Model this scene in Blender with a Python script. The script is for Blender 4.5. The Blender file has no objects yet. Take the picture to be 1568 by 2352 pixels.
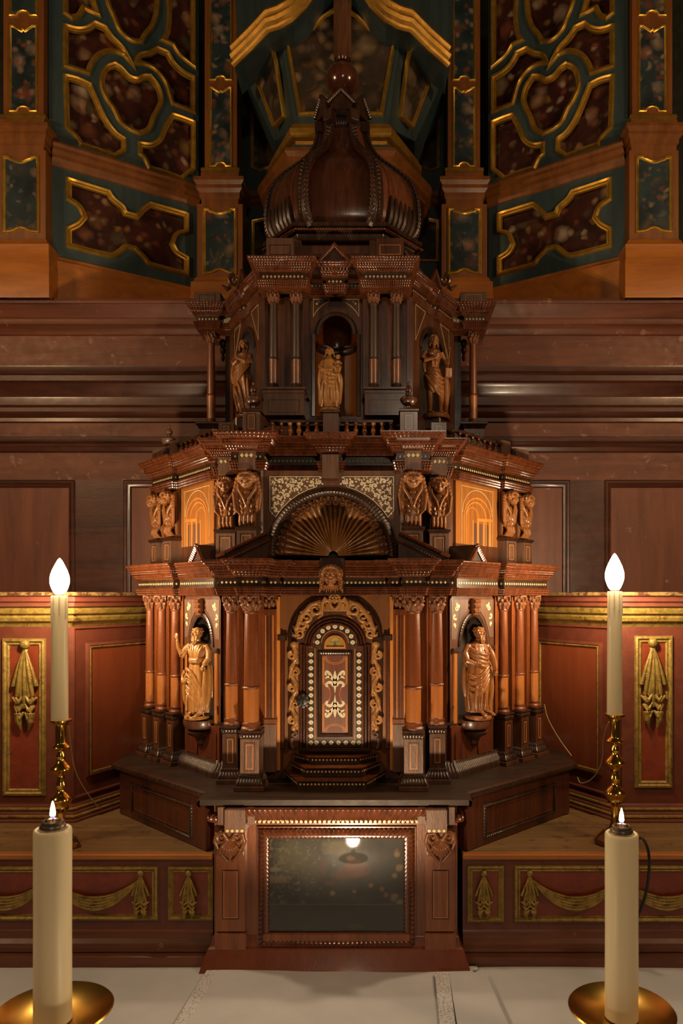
import bpy, math, random
from mathutils import Vector, Matrix, noise
random.seed(7)
PI = math.pi; sin = math.sin; cos = math.cos
SC = bpy.context.scene; COL = SC.collection
EYE = 1.82                       # height of the camera; all z below are written relative to it

# ---------------------------------------------------------------- camera
cam_d = bpy.data.cameras.new('camera'); cam = bpy.data.objects.new('camera', cam_d); COL.objects.link(cam)
cam.location = (0.129, 0, EYE); cam.rotation_euler = (PI/2, 0, 0)
cam_d.sensor_width = 36; cam_d.lens = 26.02
cam_d.shift_x = -108/2352; cam_d.shift_y = 194/2352
cam_d.clip_start = 0.05
cam_d.dof.use_dof = True; cam_d.dof.focus_distance = 1.8; cam_d.dof.aperture_fstop = 5.0
SC.camera = cam
# ---------------------------------------------------------------- world, light, exposure
w = bpy.data.worlds.new('world'); SC.world = w; w.use_nodes = True
w.node_tree.nodes['Background'].inputs[0].default_value = (1.0, 0.62, 0.36, 1)
w.node_tree.nodes['Background'].inputs[1].default_value = 0.018
SC.view_settings.view_transform = 'Standard'; SC.view_settings.look = 'None'
SC.view_settings.gamma = 1; SC.view_settings.use_curve_mapping = False
SC.view_settings.exposure = 0.35
def lamp(name, kind, loc, power, color, size=0.1, aim=None, spot=None):
    d = bpy.data.lights.new(name, kind); o = bpy.data.objects.new(name, d); COL.objects.link(o)
    o.location = (loc[0], loc[1], loc[2]+EYE); d.energy = power; d.color = color
    if kind == 'AREA': d.size = size
    else: d.shadow_soft_size = size
    if aim is not None:
        v = Vector((aim[0], aim[1], aim[2]+EYE)) - o.location
        o.rotation_euler = v.to_track_quat('-Z', 'Y').to_euler()
    if spot: d.spot_size = spot; d.spot_blend = 0.6
    return o
WARM = (1.0, 0.62, 0.32)
lamp('chancel_fill_left', 'AREA', (-2.0, 0.4, 1.3), 15, WARM, 0.25, (-0.4, 2.6, 1.1))  # unseen warm fill, added with its right twin to lift screen and walls
lamp('chancel_fill_right', 'AREA', (2.0, 0.4, 1.3), 15, WARM, 0.25, (0.4, 2.6, 1.1))  # right twin of the added fill, no fixture modelled
lamp('nave_fill', 'POINT', (0.4, -1.6, 1.3), 20, (1.0, .78, .56), 0.15)  # unseen fill behind the camera, added to brighten candles and cloth
BULB_E = 430.0; ALTAR_LAMP_W = 25.0; FLAME_E = 60.0

# ---------------------------------------------------------------- helpers
def X(px, D): return (px-892)/1700*D + 0.129
def Z(py, D): return (1370-py)/1700*D
def fr(x0, d0, x1, d1, z=0.0):
    """matrix of an upright face: origin mid-way, u along, v up, w out towards the room"""
    a = math.atan2(d1-d0, x1-x0)
    return Matrix(((cos(a), 0, sin(a), (x0+x1)/2), (sin(a), 0, -cos(a), (d0+d1)/2), (0, 1, 0, z), (0, 0, 0, 1)))
def T(x, y, z): return Matrix.Translation((x, y, z))
I4 = Matrix.Identity(4)
OFF = {}
class MB:
    def __init__(s, M=None): s.v = []; s.f = []; s.M = M or I4
    def add(s, vs, fs, M=None):
        n = len(s.v); m = s.M @ M if M is not None else s.M
        s.v += [m @ Vector(p) for p in vs]; s.f += [[i+n for i in f] for f in fs]
        return s
    def box(s, x0, x1, y0, y1, z0, z1, M=None, bev=0.0):
        b = bev
        if b:
            vs = []
            rings = [(b, z0), (0, z0+b), (0, z1-b), (b, z1)]
            for i, z in rings:
                vs += [(x0+i, y0+i, z), (x1-i, y0+i, z), (x1-i, y1-i, z), (x0+i, y1-i, z)]
            fs = [[3, 2, 1, 0], [12, 13, 14, 15]]
            for r in range(3):
                for k in range(4):
                    a = r*4+k; c = r*4+(k+1) % 4
                    fs.append([a, c, c+4, a+4])
            return s.add(vs, fs, M)
        return s.add([(x0, y0, z0), (x1, y0, z0), (x1, y1, z0), (x0, y1, z0), (x0, y0, z1), (x1, y0, z1), (x1, y1, z1), (x0, y1, z1)],
                     [[3, 2, 1, 0], [4, 5, 6, 7], [0, 1, 5, 4], [1, 2, 6, 5], [2, 3, 7, 6], [3, 0, 4, 7]], M)
    def prism(s, poly, z0, z1, M=None, top=None):
        n = len(poly); t = top or poly
        vs = [(x, y, z0) for x, y in poly] + [(x, y, z1) for x, y in t]
        return s.add(vs, [list(range(n))[::-1], list(range(n, 2*n))] + [[i, (i+1) % n, n+(i+1) % n, n+i] for i in range(n)], M)
    def lathe(s, prof, segs=20, M=None, a0=0, a1=2*PI, sq=None):
        vs = []; fs = []; full = abs(a1-a0-2*PI) < 1e-6; m = segs if full else segs+1
        for r, z in prof:
            for k in range(m):
                a = a0+(a1-a0)*k/segs
                vs.append((r*cos(a), r*sin(a), z))
        for i in range(len(prof)-1):
            for k in range(segs):
                k2 = (k+1) % m
                fs.append([i*m+k, i*m+k2, (i+1)*m+k2, (i+1)*m+k])
        if full and prof[0][0] > 1e-6: fs.append(list(range(m))[::-1])
        if full and prof[-1][0] > 1e-6: fs.append([(len(prof)-1)*m+k for k in range(m)])
        return s.add(vs, fs, M)
    def tube(s, pts, rad, segs=8, M=None, flat=1.0, closed=False):
        pts = [Vector(p) for p in pts]; n = len(pts)
        if not isinstance(rad, (list, tuple)): rad = [rad]*n
        vs = []; fs = []; up = None
        for i, p in enumerate(pts):
            if closed: t = pts[(i+1) % n]-pts[i-1]
            else: t = pts[min(i+1, n-1)]-pts[max(i-1, 0)]
            t.normalize()
            if up is None:
                up = Vector((0, 0, 1)) if abs(t.z) < .9 else Vector((0, 1, 0))
            a = t.cross(up)
            if a.length < 1e-4: a = t.cross(Vector((1, 0, 0)))
            a.normalize(); b = a.cross(t); up = b
            for k in range(segs):
                q = 2*PI*k/segs
                vs.append(p + a*cos(q)*rad[i] + b*sin(q)*rad[i]*flat)
        m = n if closed else n-1
        for i in range(m):
            j = (i+1) % n
            for k in range(segs):
                k2 = (k+1) % segs
                fs.append([i*segs+k, i*segs+k2, j*segs+k2, j*segs+k])
        if not closed:
            fs.append(list(range(segs))[::-1]); fs.append([(n-1)*segs+k for k in range(segs)])
        return s.add(vs, fs, M)
    def ell(s, c, r, M=None, rot=None, nu=12, nv=8):
        if not isinstance(r, (list, tuple)): r = (r, r, r)
        R = Matrix.Rotation(rot[0], 3, rot[1]) if rot else Matrix.Identity(3)
        vs = [Vector(c)+R @ Vector((0, 0, -r[2]))]; fs = []
        for j in range(1, nv):
            t = PI*j/nv
            for k in range(nu):
                a = 2*PI*k/nu
                vs.append(Vector(c)+R @ Vector((r[0]*sin(t)*cos(a), r[1]*sin(t)*sin(a), -r[2]*cos(t))))
        vs.append(Vector(c)+R @ Vector((0, 0, r[2]))); L = len(vs)-1
        for k in range(nu):
            k2 = (k+1) % nu
            fs.append([0, 1+k2, 1+k]); fs.append([L, L-nu+k, L-nu+k2])
            for j in range(nv-2):
                b = 1+j*nu
                fs.append([b+k, b+k2, b+nu+k2, b+nu+k])
        return s.add(vs, fs, M)
    def sweep(s, path, prof, closed=False, pitch=0.0055, M=None):
        """profile (out, height[, ripple depth]) carried along a plan path with mitres"""
        P = [Vector(p) for p in path]; n = len(P); mit = []
        def nrm(a, b):
            d = (b-a).normalized(); return Vector((d.y, -d.x))
        for i in range(n):
            if closed or 0 < i < n-1:
                n1 = nrm(P[i-1], P[i]); n2 = nrm(P[i], P[(i+1) % n])
                b = n1+n2; L = b.length
                b = b/L if L > 1e-6 else n1
                mit.append(b/max(b.dot(n1), .35))
            else: mit.append(nrm(P[0], P[1]) if i == 0 else nrm(P[-2], P[-1]))
        prof = [(p[0], p[1], p[2] if len(p) > 2 else 0) for p in prof]
        rip = any(p[2] for p in prof); np_ = len(prof); vs = []; rows = 0
        for i in range(n if closed else n-1):
            j = (i+1) % n; L = (P[j]-P[i]).length; nn = nrm(P[i], P[j])
            k = max(1, round(L/pitch))*4 if rip and L > pitch*1.5 else 1
            for q in range(k + (1 if (not closed and i == n-2) else 0)):
                t = q/k; sv = (0, .75, 1, .75)[q % 4] if k > 1 else 0
                for o, z, r in prof:
                    p = (P[i]+mit[i]*o)*(1-t)+(P[j]+mit[j]*o)*t + nn*(r*sv)
                    vs.append((p.x, p.y, z))
                rows += 1
        fs = []
        for a in range(rows if closed else rows-1):
            b = (a+1) % rows
            for c in range(np_-1):
                fs.append([a*np_+c, b*np_+c, b*np_+c+1, a*np_+c+1])
        return s.add(vs, fs, M)
    def mirror(s, cx=0.0):
        s.v = [Vector((2*cx-p.x, p.y, p.z)) for p in s.v]; s.f = [f[::-1] for f in s.f]; return s
    def both(s, cx=0.0):
        n = len(s.v); s.f += [[i+n for i in f[::-1]] for f in s.f]; s.v += [Vector((2*cx-p.x, p.y, p.z)) for p in s.v]; return s
    def mesh(s, name, m, smooth=35, off=Vector((0, 0, 0))):
        me = bpy.data.meshes.new(name); me.from_pydata([tuple(p-off) for p in s.v], [], s.f); me.update()
        me.materials.append(m)
        if smooth:
            for p in me.polygons: p.use_smooth = True
            me.set_sharp_from_angle(angle=math.radians(smooth))
        return me
    def build(s, name, m, parent=None, smooth=35, **tags):
        """verts are in room coordinates with z relative to the eye"""
        if parent is not None: off = OFF[parent.name]
        else:
            lo = [min(p[i] for p in s.v) for i in range(3)]; hi = [max(p[i] for p in s.v) for i in range(3)]
            off = Vector(((lo[0]+hi[0])/2, (lo[1]+hi[1])/2, lo[2]))
        o = bpy.data.objects.new(name, s.mesh(name, m, smooth, off)); COL.objects.link(o); OFF[o.name] = off
        if parent is not None: o.parent = parent
        else: o.location = off+Vector((0, 0, EYE))
        for k, val in tags.items(): o[k] = val
        return o
def pair(mb, name, m, cx=0.0, par=None, smooth=35):
    a = MB(); a.v = list(mb.v); a.f = [list(f) for f in mb.f]; a.mirror(cx)
    return mb.build(name, m, par, smooth), a.build(name, m, par, smooth)
def thing(name, label, cat, loc, group=None, **kw):
    o = bpy.data.objects.new(name, None); COL.objects.link(o); o.empty_display_size = .05
    o.location = Vector(loc)+Vector((0, 0, EYE)); OFF[o.name] = Vector(loc)
    if label: o['label'] = label; o['category'] = cat
    if group: o['group'] = group
    for k, v in kw.items(): o[k] = v
    return o
def place(name, me, parent, M, **tags):
    """a part that shares mesh data; M in room coordinates"""
    o = bpy.data.objects.new(name, me); COL.objects.link(o)
    if parent is not None:
        off = OFF[parent.name]; o.parent = parent; o.matrix_local = T(*(-off)) @ M
    else: o.matrix_world = T(0, 0, EYE) @ M
    for k, val in tags.items(): o[k] = val
    return o
def dup(root, loc, label=None, mirror=False):
    """copy of a thing with its parts and sub-parts"""
    def cp(o, par):
        c = o.copy(); COL.objects.link(c); c.parent = par
        for ch in list(o.children): cp(ch, c)
        return c
    c = cp(root, None); c.location = Vector(loc)+Vector((0, 0, EYE)); OFF[c.name] = Vector(loc)
    if label: c['label'] = label
    return c
def bake(mb, name, m, voxel=0.0012, smooth_it=2, dens=1.0):
    """fuse overlapping closed forms into one carved surface"""
    me = mb.mesh(name, m, 0); o = bpy.data.objects.new(name, me); COL.objects.link(o)
    r = o.modifiers.new('fuse', 'REMESH'); r.mode = 'VOXEL'; r.voxel_size = voxel; r.use_smooth_shade = True
    if smooth_it:
        q = o.modifiers.new('soft', 'SMOOTH'); q.iterations = smooth_it; q.factor = .5
    if dens < 1:
        q = o.modifiers.new('thin', 'DECIMATE'); q.ratio = dens
    dg = bpy.context.evaluated_depsgraph_get()
    out = bpy.data.meshes.new_from_object(o.evaluated_get(dg)); out.name = name
    bpy.data.objects.remove(o)
    for p in out.polygons: p.use_smooth = True
    if not out.materials: out.materials.append(m)
    return out
def rebase(me, off):
    me.transform(T(*(-Vector(off)))); return me
def plate(name, outer, holes, th, M, m, parent=None, bevel=0.0, **tags):
    """a board cut to an outline, with openings; (u,v) in the face's frame, front at w=th"""
    cu = bpy.data.curves.new(name, 'CURVE'); cu.dimensions = '2D'; cu.fill_mode = 'BOTH'; cu.extrude = th/2; cu.bevel_depth = bevel
    for ring in [outer]+list(holes):
        sp = cu.splines.new('POLY'); sp.points.add(len(ring)-1); sp.use_cyclic_u = True
        for i, (a, b) in enumerate(ring): sp.points[i].co = (a, b, 0, 1)
    o = bpy.data.objects.new(name, cu); COL.objects.link(o)
    dg = bpy.context.evaluated_depsgraph_get()
    me = bpy.data.meshes.new_from_object(o.evaluated_get(dg)); bpy.data.objects.remove(o); bpy.data.curves.remove(cu)
    me.transform(T(0, 0, th/2)); me.materials.clear(); me.materials.append(m)
    return finish(name, me, M, parent, **tags)
def finish(name, me, M, parent=None, **tags):
    if parent is None:
        me.transform(M); vs = [v.co for v in me.vertices]
        off = Vector(((min(p.x for p in vs)+max(p.x for p in vs))/2, (min(p.y for p in vs)+max(p.y for p in vs))/2, min(p.z for p in vs)))
        me.transform(T(*(-off))); o = bpy.data.objects.new(name, me); COL.objects.link(o); o.location = off+Vector((0, 0, EYE)); OFF[o.name] = off
    else:
        off = OFF[parent.name]; me.transform(T(*(-off)) @ M)
        o = bpy.data.objects.new(name, me); COL.objects.link(o); o.parent = parent; OFF[o.name] = off
    for k, val in tags.items(): o[k] = val
    return o
def chaikin(pts, it=2, closed=True):
    for _ in range(it):
        n = len(pts); q = []
        for i in range(n if closed else n-1):
            a = pts[i]; b = pts[(i+1) % n]
            q.append((a[0]*.75+b[0]*.25, a[1]*.75+b[1]*.25)); q.append((a[0]*.25+b[0]*.75, a[1]*.25+b[1]*.75))
        if not closed: q = [pts[0]]+q+[pts[-1]]
        pts = q
    return pts
def arc(cx, cy, r, a0, a1, n=16, ry=None):
    ry = ry or r
    return [(cx+r*cos(math.radians(a0+(a1-a0)*k/n)), cy+ry*sin(math.radians(a0+(a1-a0)*k/n))) for k in range(n+1)]
def crisp(pts, n=4, sharp=42):
    """closed outline: soft curves through the points, real corners kept"""
    P = [Vector(p) for p in pts]; N = len(P); out = []
    def corner(i):
        a = (P[i]-P[i-1]); b = (P[(i+1) % N]-P[i]); return math.degrees(a.angle(b, 0)) > sharp
    for i in range(N):
        j = (i+1) % N; L = (P[j]-P[i]); m0 = L if corner(i) else (P[j]-P[i-1])*.5; m1 = L if corner(j) else (P[(j+1) % N]-P[i])*.5
        if m0.length > L.length*1.3: m0 = m0*(L.length*1.3/m0.length)
        if m1.length > L.length*1.3: m1 = m1*(L.length*1.3/m1.length)
        for k in range(n):
            t = k/n; h = (2*t**3-3*t*t+1, t**3-2*t*t+t, -2*t**3+3*t*t, t**3-t*t)
            p = P[i]*h[0]+m0*h[1]+P[j]*h[2]+m1*h[3]; out.append((p.x, p.y))
    return out
def rect(x0, x1, y0, y1): return [(x0, y0), (x1, y0), (x1, y1), (x0, y1)]
def ribbon(mb, pts, wid, h=.0006, M=None):
    """flat strip let into a face: pts (u,v), widths, thickness h"""
    n = len(pts); wid = wid if isinstance(wid, (list, tuple)) else [wid]*n; L = []; R = []
    for i in range(n):
        a = Vector(pts[max(i-1, 0)]); b = Vector(pts[min(i+1, n-1)]); d = (b-a)
        d = d.normalized() if d.length > 1e-9 else Vector((1, 0)); q = Vector((-d.y, d.x))*wid[i]/2
        p = Vector(pts[i]); L.append(p+q); R.append(p-q)
    vs = [(p.x, p.y, h) for p in L]+[(p.x, p.y, h) for p in R]+[(p.x, p.y, -.0004) for p in L]+[(p.x, p.y, -.0004) for p in R]
    fs = []
    for i in range(n-1):
        fs += [[n+i, n+i+1, i+1, i], [i, i+1, 2*n+i+1, 2*n+i], [3*n+i, 3*n+i+1, n+i+1, n+i]]
    mb.add(vs, fs, M)
def spiral(cx, cy, r, turns, a0, dirn=1, n=22, rin=.12):
    out = []
    for k in range(n+1):
        t = k/n; rr = r*(1-t*(1-rin)); a = a0+dirn*turns*2*PI*t
        out.append((cx+rr*cos(a), cy+rr*sin(a)))
    return out

def childhead(m, c, r):
    """round child's face with curls, looking towards -y; r is half its height"""
    R = Matrix.Translation(c) @ Matrix.Scale(r, 4)
    E = lambda p, q: m.ell(p, q, R, None, 14, 10)
    E((0, .05, .12), (.80, .84, .84)); E((0, -.22, -.22), (.66, .58, .66)); E((0, -.58, -.70), (.26, .22, .20))
    m.tube([(0, -.74, .16), (0, -.88, -.06), (0, -.96, -.16)], [.07, .10, .14], 8, R); E((0, -.88, -.19), (.17, .10, .08))
    E((0, -.80, -.40), (.20, .10, .06)); E((0, -.78, -.50), (.16, .10, .07))
    for s in (-1, 1):
        E((s*.38, -.56, -.26), (.27, .26, .26)); E((s*.30, -.70, .08), (.15, .11, .085)); E((s*.84, .0, -.02), (.09, .17, .22))
        m.tube([(s*.10, -.76, .24), (s*.30, -.80, .31), (s*.52, -.66, .24)], [.04, .06, .04], 8, R)
    for k in range(9):
        a = math.radians(-96+24*k); E((.68*sin(a), -.46, .42+.42*cos(a)), (.20, .22, .17))
    for k in range(11):
        a = math.radians(-120+24*k); E((.84*sin(a), -.10, .28+.68*cos(a)), (.20, .26, .18))
    for k in range(9):
        a = math.radians(-100+25*k); E((.80*sin(a), .3, .30+.66*cos(a)), (.22, .26, .20))
# ---------------------------------------------------------------- materials
def newmat(name):
    m = bpy.data.materials.new(name); m.use_nodes = True; nt = m.node_tree
    return m, nt, nt.nodes['Principled BSDF']
def ramp(nt, fac, cols):
    r = nt.nodes.new('ShaderNodeValToRGB'); e = r.color_ramp.elements
    while len(e) < len(cols): e.new(.5)
    for i, (p, c) in enumerate(cols): e[i].position = p; e[i].color = (*c, 1)
    nt.links.new(fac, r.inputs[0]); return r.outputs[0]
def tex(nt, kind, scale, stretch=(1, 1, 1), **kw):
    tc = nt.nodes.new('ShaderNodeTexCoord'); mp = nt.nodes.new('ShaderNodeMapping')
    mp.inputs['Scale'].default_value = stretch; nt.links.new(tc.outputs['Object'], mp.inputs[0])
    t = nt.nodes.new('ShaderNodeTex'+kind); nt.links.new(mp.outputs[0], t.inputs['Vector']); t.inputs['Scale'].default_value = scale
    for k, v in kw.items(): t.inputs[k].default_value = v
    return t
def bump(nt, b, h, strength, dist=.001):
    n = nt.nodes.new('ShaderNodeBump'); n.inputs['Strength'].default_value = strength; n.inputs['Distance'].default_value = dist
    nt.links.new(h, n.inputs['Height']); nt.links.new(n.outputs[0], b.inputs['Normal'])
def wood(name, c0, c1, rough=.38, coat=.35, axis='z', grain=1.0, bmp=.25, worn=None, worn_at=.62, metal=0, bscale=260):
    m, nt, b = newmat(name)
    st = {'z': (1, 1, .09), 'x': (.09, 1, 1), 'n': (1, 1, 1)}[axis]
    t = tex(nt, 'Noise', 70*grain, st, Detail=5.0, Roughness=.65, Distortion=.6)
    col = ramp(nt, t.outputs[0], [(.32, c0), (.68, c1)])
    if worn:
        t2 = tex(nt, 'Noise', 22, (1, 1, 1), Detail=8.0, Roughness=.72)
        f = ramp(nt, t2.outputs[0], [(worn_at, (0, 0, 0)), (worn_at+.05, (1, 1, 1))])
        mx = nt.nodes.new('ShaderNodeMix'); mx.data_type = 'RGBA'
        nt.links.new(f, mx.inputs[0]); nt.links.new(col, mx.inputs[6]); mx.inputs[7].default_value = (*worn, 1); col = mx.outputs[2]
    nt.links.new(col, b.inputs['Base Color'])
    t3 = tex(nt, 'Noise', bscale, (1, 1, 1) if axis == 'n' else tuple(.3 if k < 1 else 1 for k in st), Detail=3.0)
    bump(nt, b, t3.outputs[0], bmp)
    rr = tex(nt, 'Noise', 35, (1, 1, 1), Detail=4.0)
    mr = nt.nodes.new('ShaderNodeMapRange'); mr.inputs[3].default_value = max(.05, rough-.12); mr.inputs[4].default_value = rough+.16
    nt.links.new(rr.outputs[0], mr.inputs[0]); nt.links.new(mr.outputs[0], b.inputs['Roughness'])
    b.inputs['Metallic'].default_value = metal
    b.inputs['Coat Weight'].default_value = coat; b.inputs['Coat Roughness'].default_value = .18
    return m
EBON = wood('blackened pearwood', (.016, .007, .004), (.052, .020, .009), .34, .22)
DARK = wood('dark walnut', (.045, .015, .007), (.115, .040, .015), .36, .45)
RED = wood('red brown varnished wood', (.085, .021, .006), (.21, .056, .012), .27, .35)
RIPP = wood('ripple moulding wood', (.055, .015, .006), (.14, .038, .011), .22, .6)
HONEY = wood('honey boxwood', (.25, .100, .024), (.45, .22, .058), .34, .25, bmp=.35)
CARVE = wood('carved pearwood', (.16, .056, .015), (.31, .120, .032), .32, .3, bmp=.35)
CARVD = wood('darker carved pearwood', (.10, .031, .010), (.20, .068, .018), .32, .3, bmp=.35)  # darker tone of the carved pearwood, for capitals and brackets
DRUM = wood('pale column drum', (.26, .080, .017), (.42, .150, .034), .25, .5)
INL = wood('orange inlay wood', (.46, .17, .035), (.66, .27, .06), .3, .4)
GREYW = wood('worn dark oak', (.075, .038, .026), (.17, .085, .050), .42, .3, bmp=.5)
SLAB = wood('table slab wood', (.012, .005, .002), (.036, .015, .006), .5, 0, 'x', .6, worn=(.09, .05, .028), worn_at=.70)
PRED = wood('predella wood', (.13, .035, .011), (.25, .075, .020), .34, .35)
WALL = wood('old brown panelling', (.080, .022, .009), (.165, .048, .019), .5, 0, 'x', .35, .35, worn=(.22, .11, .07), worn_at=.60)
WALLP = wood('wall panel', (.095, .028, .013), (.19, .060, .028), .5, 0, 'z', .25, .3, worn=(.26, .14, .09), worn_at=.64)
WALLD = wood('dark cornice wood', (.035, .010, .006), (.085, .024, .011), .36, .3, 'x', .4)
REDP = wood('red painted board', (.14, .022, .008), (.21, .036, .011), .42, .2, 'n', .4, .6, worn=(.10, .030, .012), worn_at=.6)
REDD = wood('brown red stile paint', (.085, .020, .010), (.13, .032, .014), .45, .15, 'n', .4, .6, worn=(.26, .15, .07), worn_at=.70)
REDW = wood('red plain panel', (.13, .028, .010), (.19, .044, .013), .36, .25, 'z', .3, .3)
STEPW = wood('dusty step boards', (.13, .068, .022), (.22, .12, .040), .6, 0, 'x', .5, worn=(.09, .045, .02), worn_at=.58)
OLDG = wood('old gold paint', (.15, .095, .018), (.36, .24, .055), .42, 0, 'n', 1, .9, worn=(.09, .045, .015), worn_at=.60, metal=.35)
OLDW = wood('dull gold with losses', (.16, .10, .03), (.34, .23, .08), .5, 0, 'n', 1, .9, worn=(.08, .03, .012), worn_at=.5, metal=.3)
GILT = wood('bright gilding', (.55, .31, .04), (.78, .48, .08), .34, 0, 'n', .6, .3, metal=.85)
GILTD = wood('dull gilding', (.34, .18, .025), (.52, .29, .05), .45, 0, 'n', .6, .4, metal=.7)
ARCHW = wood('walnut arch wall', (.085, .034, .014), (.16, .068, .028), .36, .3)
NICHE = wood('matt dark niche wood', (.012, .006, .004), (.03, .014, .008), .7, 0)  # very dark matt wood without coat, lines the statue niches
BLUE = wood('blue green paint', (.022, .042, .048), (.040, .070, .076), .45, .05, 'z', .3, .3)
ORNG = wood('orange pine', (.30, .095, .014), (.46, .16, .022), .4, .2, 'x', .4, .2)
BRWN = wood('brown pine', (.13, .044, .008), (.23, .078, .013), .42, .12, 'z', .4, .2)
IVORY = wood('ivory inlay', (.62, .55, .36), (.80, .74, .54), .35, .3, 'n')
IVYEL = wood('yellowed bone inlay', (.50, .40, .18), (.68, .58, .30), .35, .3, 'n')
BLACK = wood('black ground', (.012, .010, .009), (.03, .022, .018), .35, .4, 'n')
def plain(name, c, rough=.4, metal=0, coat=0, sss=0, emit=None, es=0, trans=0, bmp=0, bs=200):
    m, nt, b = newmat(name); b.inputs['Base Color'].default_value = (*c, 1)
    b.inputs['Roughness'].default_value = rough; b.inputs['Metallic'].default_value = metal; b.inputs['Coat Weight'].default_value = coat
    if sss: b.inputs['Subsurface Weight'].default_value = sss; b.inputs['Subsurface Radius'].default_value = (.02, .012, .006); b.inputs['Subsurface Scale'].default_value = .4
    if emit: b.inputs['Emission Color'].default_value = (*emit, 1); b.inputs['Emission Strength'].default_value = es
    b.inputs['Transmission Weight'].default_value = trans
    if bmp:
        t = tex(nt, 'Noise', bs, Detail=3.0); bump(nt, b, t.outputs[0], bmp)
    return m
WAX = plain('candle wax', (.82, .72, .48), .38, sss=.25, bmp=.1, bs=60)
SLEEVE = plain('cream plastic candle sleeve', (.62, .55, .36), .3, coat=.3)
BRASS = plain('polished brass', (.72, .44, .09), .14, 1)
BRASSD = plain('dull brass', (.55, .32, .06), .22, 1, bmp=.05, bs=40)
IRON = plain('dark iron', (.05, .045, .04), .4, .8, bmp=.3)
CHROME = plain('steel cup', (.50, .44, .38), .28, 1)
CABLE = plain('black rubber cable', (.01, .01, .01), .35)
WIRE = plain('thin brass coloured wire', (.30, .22, .10), .4)
GLASS = bpy.data.materials.new('glass'); GLASS.use_nodes = True
_n = GLASS.node_tree; _n.nodes.clear(); _o = _n.nodes.new('ShaderNodeOutputMaterial'); _m = _n.nodes.new('ShaderNodeMixShader'); _f = _n.nodes.new('ShaderNodeFresnel')
_t = _n.nodes.new('ShaderNodeBsdfTransparent'); _g = _n.nodes.new('ShaderNodeBsdfGlossy'); _g.inputs['Roughness'].default_value = .02; _f.inputs[0].default_value = 1.5
_n.links.new(_f.outputs[0], _m.inputs[0]); _n.links.new(_t.outputs[0], _m.inputs[1]); _n.links.new(_g.outputs[0], _m.inputs[2]); _n.links.new(_m.outputs[0], _o.inputs[0])
CORPUS = plain('pale corpus', (.55, .48, .38), .5)
def emissive(name, c, s):
    m = bpy.data.materials.new(name); m.use_nodes = True; nt = m.node_tree; nt.nodes.clear()
    e = nt.nodes.new('ShaderNodeEmission'); o = nt.nodes.new('ShaderNodeOutputMaterial')
    e.inputs[0].default_value = (*c, 1); e.inputs[1].default_value = s; nt.links.new(e.outputs[0], o.inputs[0]); return m
BULB = emissive('lit bulb', (1.0, .74, .46), BULB_E)
FLAME = emissive('candle flame', (1.0, .55, .22), FLAME_E)
FLAMEB = emissive('blue base of flame', (.25, .25, .9), 1.2)
def cloth_mat(name, c, lace=False):
    m, nt, b = newmat(name); b.inputs['Roughness'].default_value = .85
    t = tex(nt, 'Noise', 9, Detail=3.0)
    col = ramp(nt, t.outputs[0], [(.3, tuple(x*.86 for x in c)), (.7, c)]); nt.links.new(col, b.inputs['Base Color'])
    if lace:
        v = tex(nt, 'Voronoi', 230); r = ramp(nt, v.outputs['Distance'], [(.28, tuple(x*.45 for x in c)), (.42, c)])
        nt.links.new(r, b.inputs['Base Color']); bump(nt, b, v.outputs['Distance'], .8, .002)
    else:
        t2 = tex(nt, 'Noise', 700); bump(nt, b, t2.outputs[0], .15)
    return m
LINEN = cloth_mat('white linen', (.58, .60, .64)); LACE = cloth_mat('linen lace', (.64, .65, .68), True)
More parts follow.
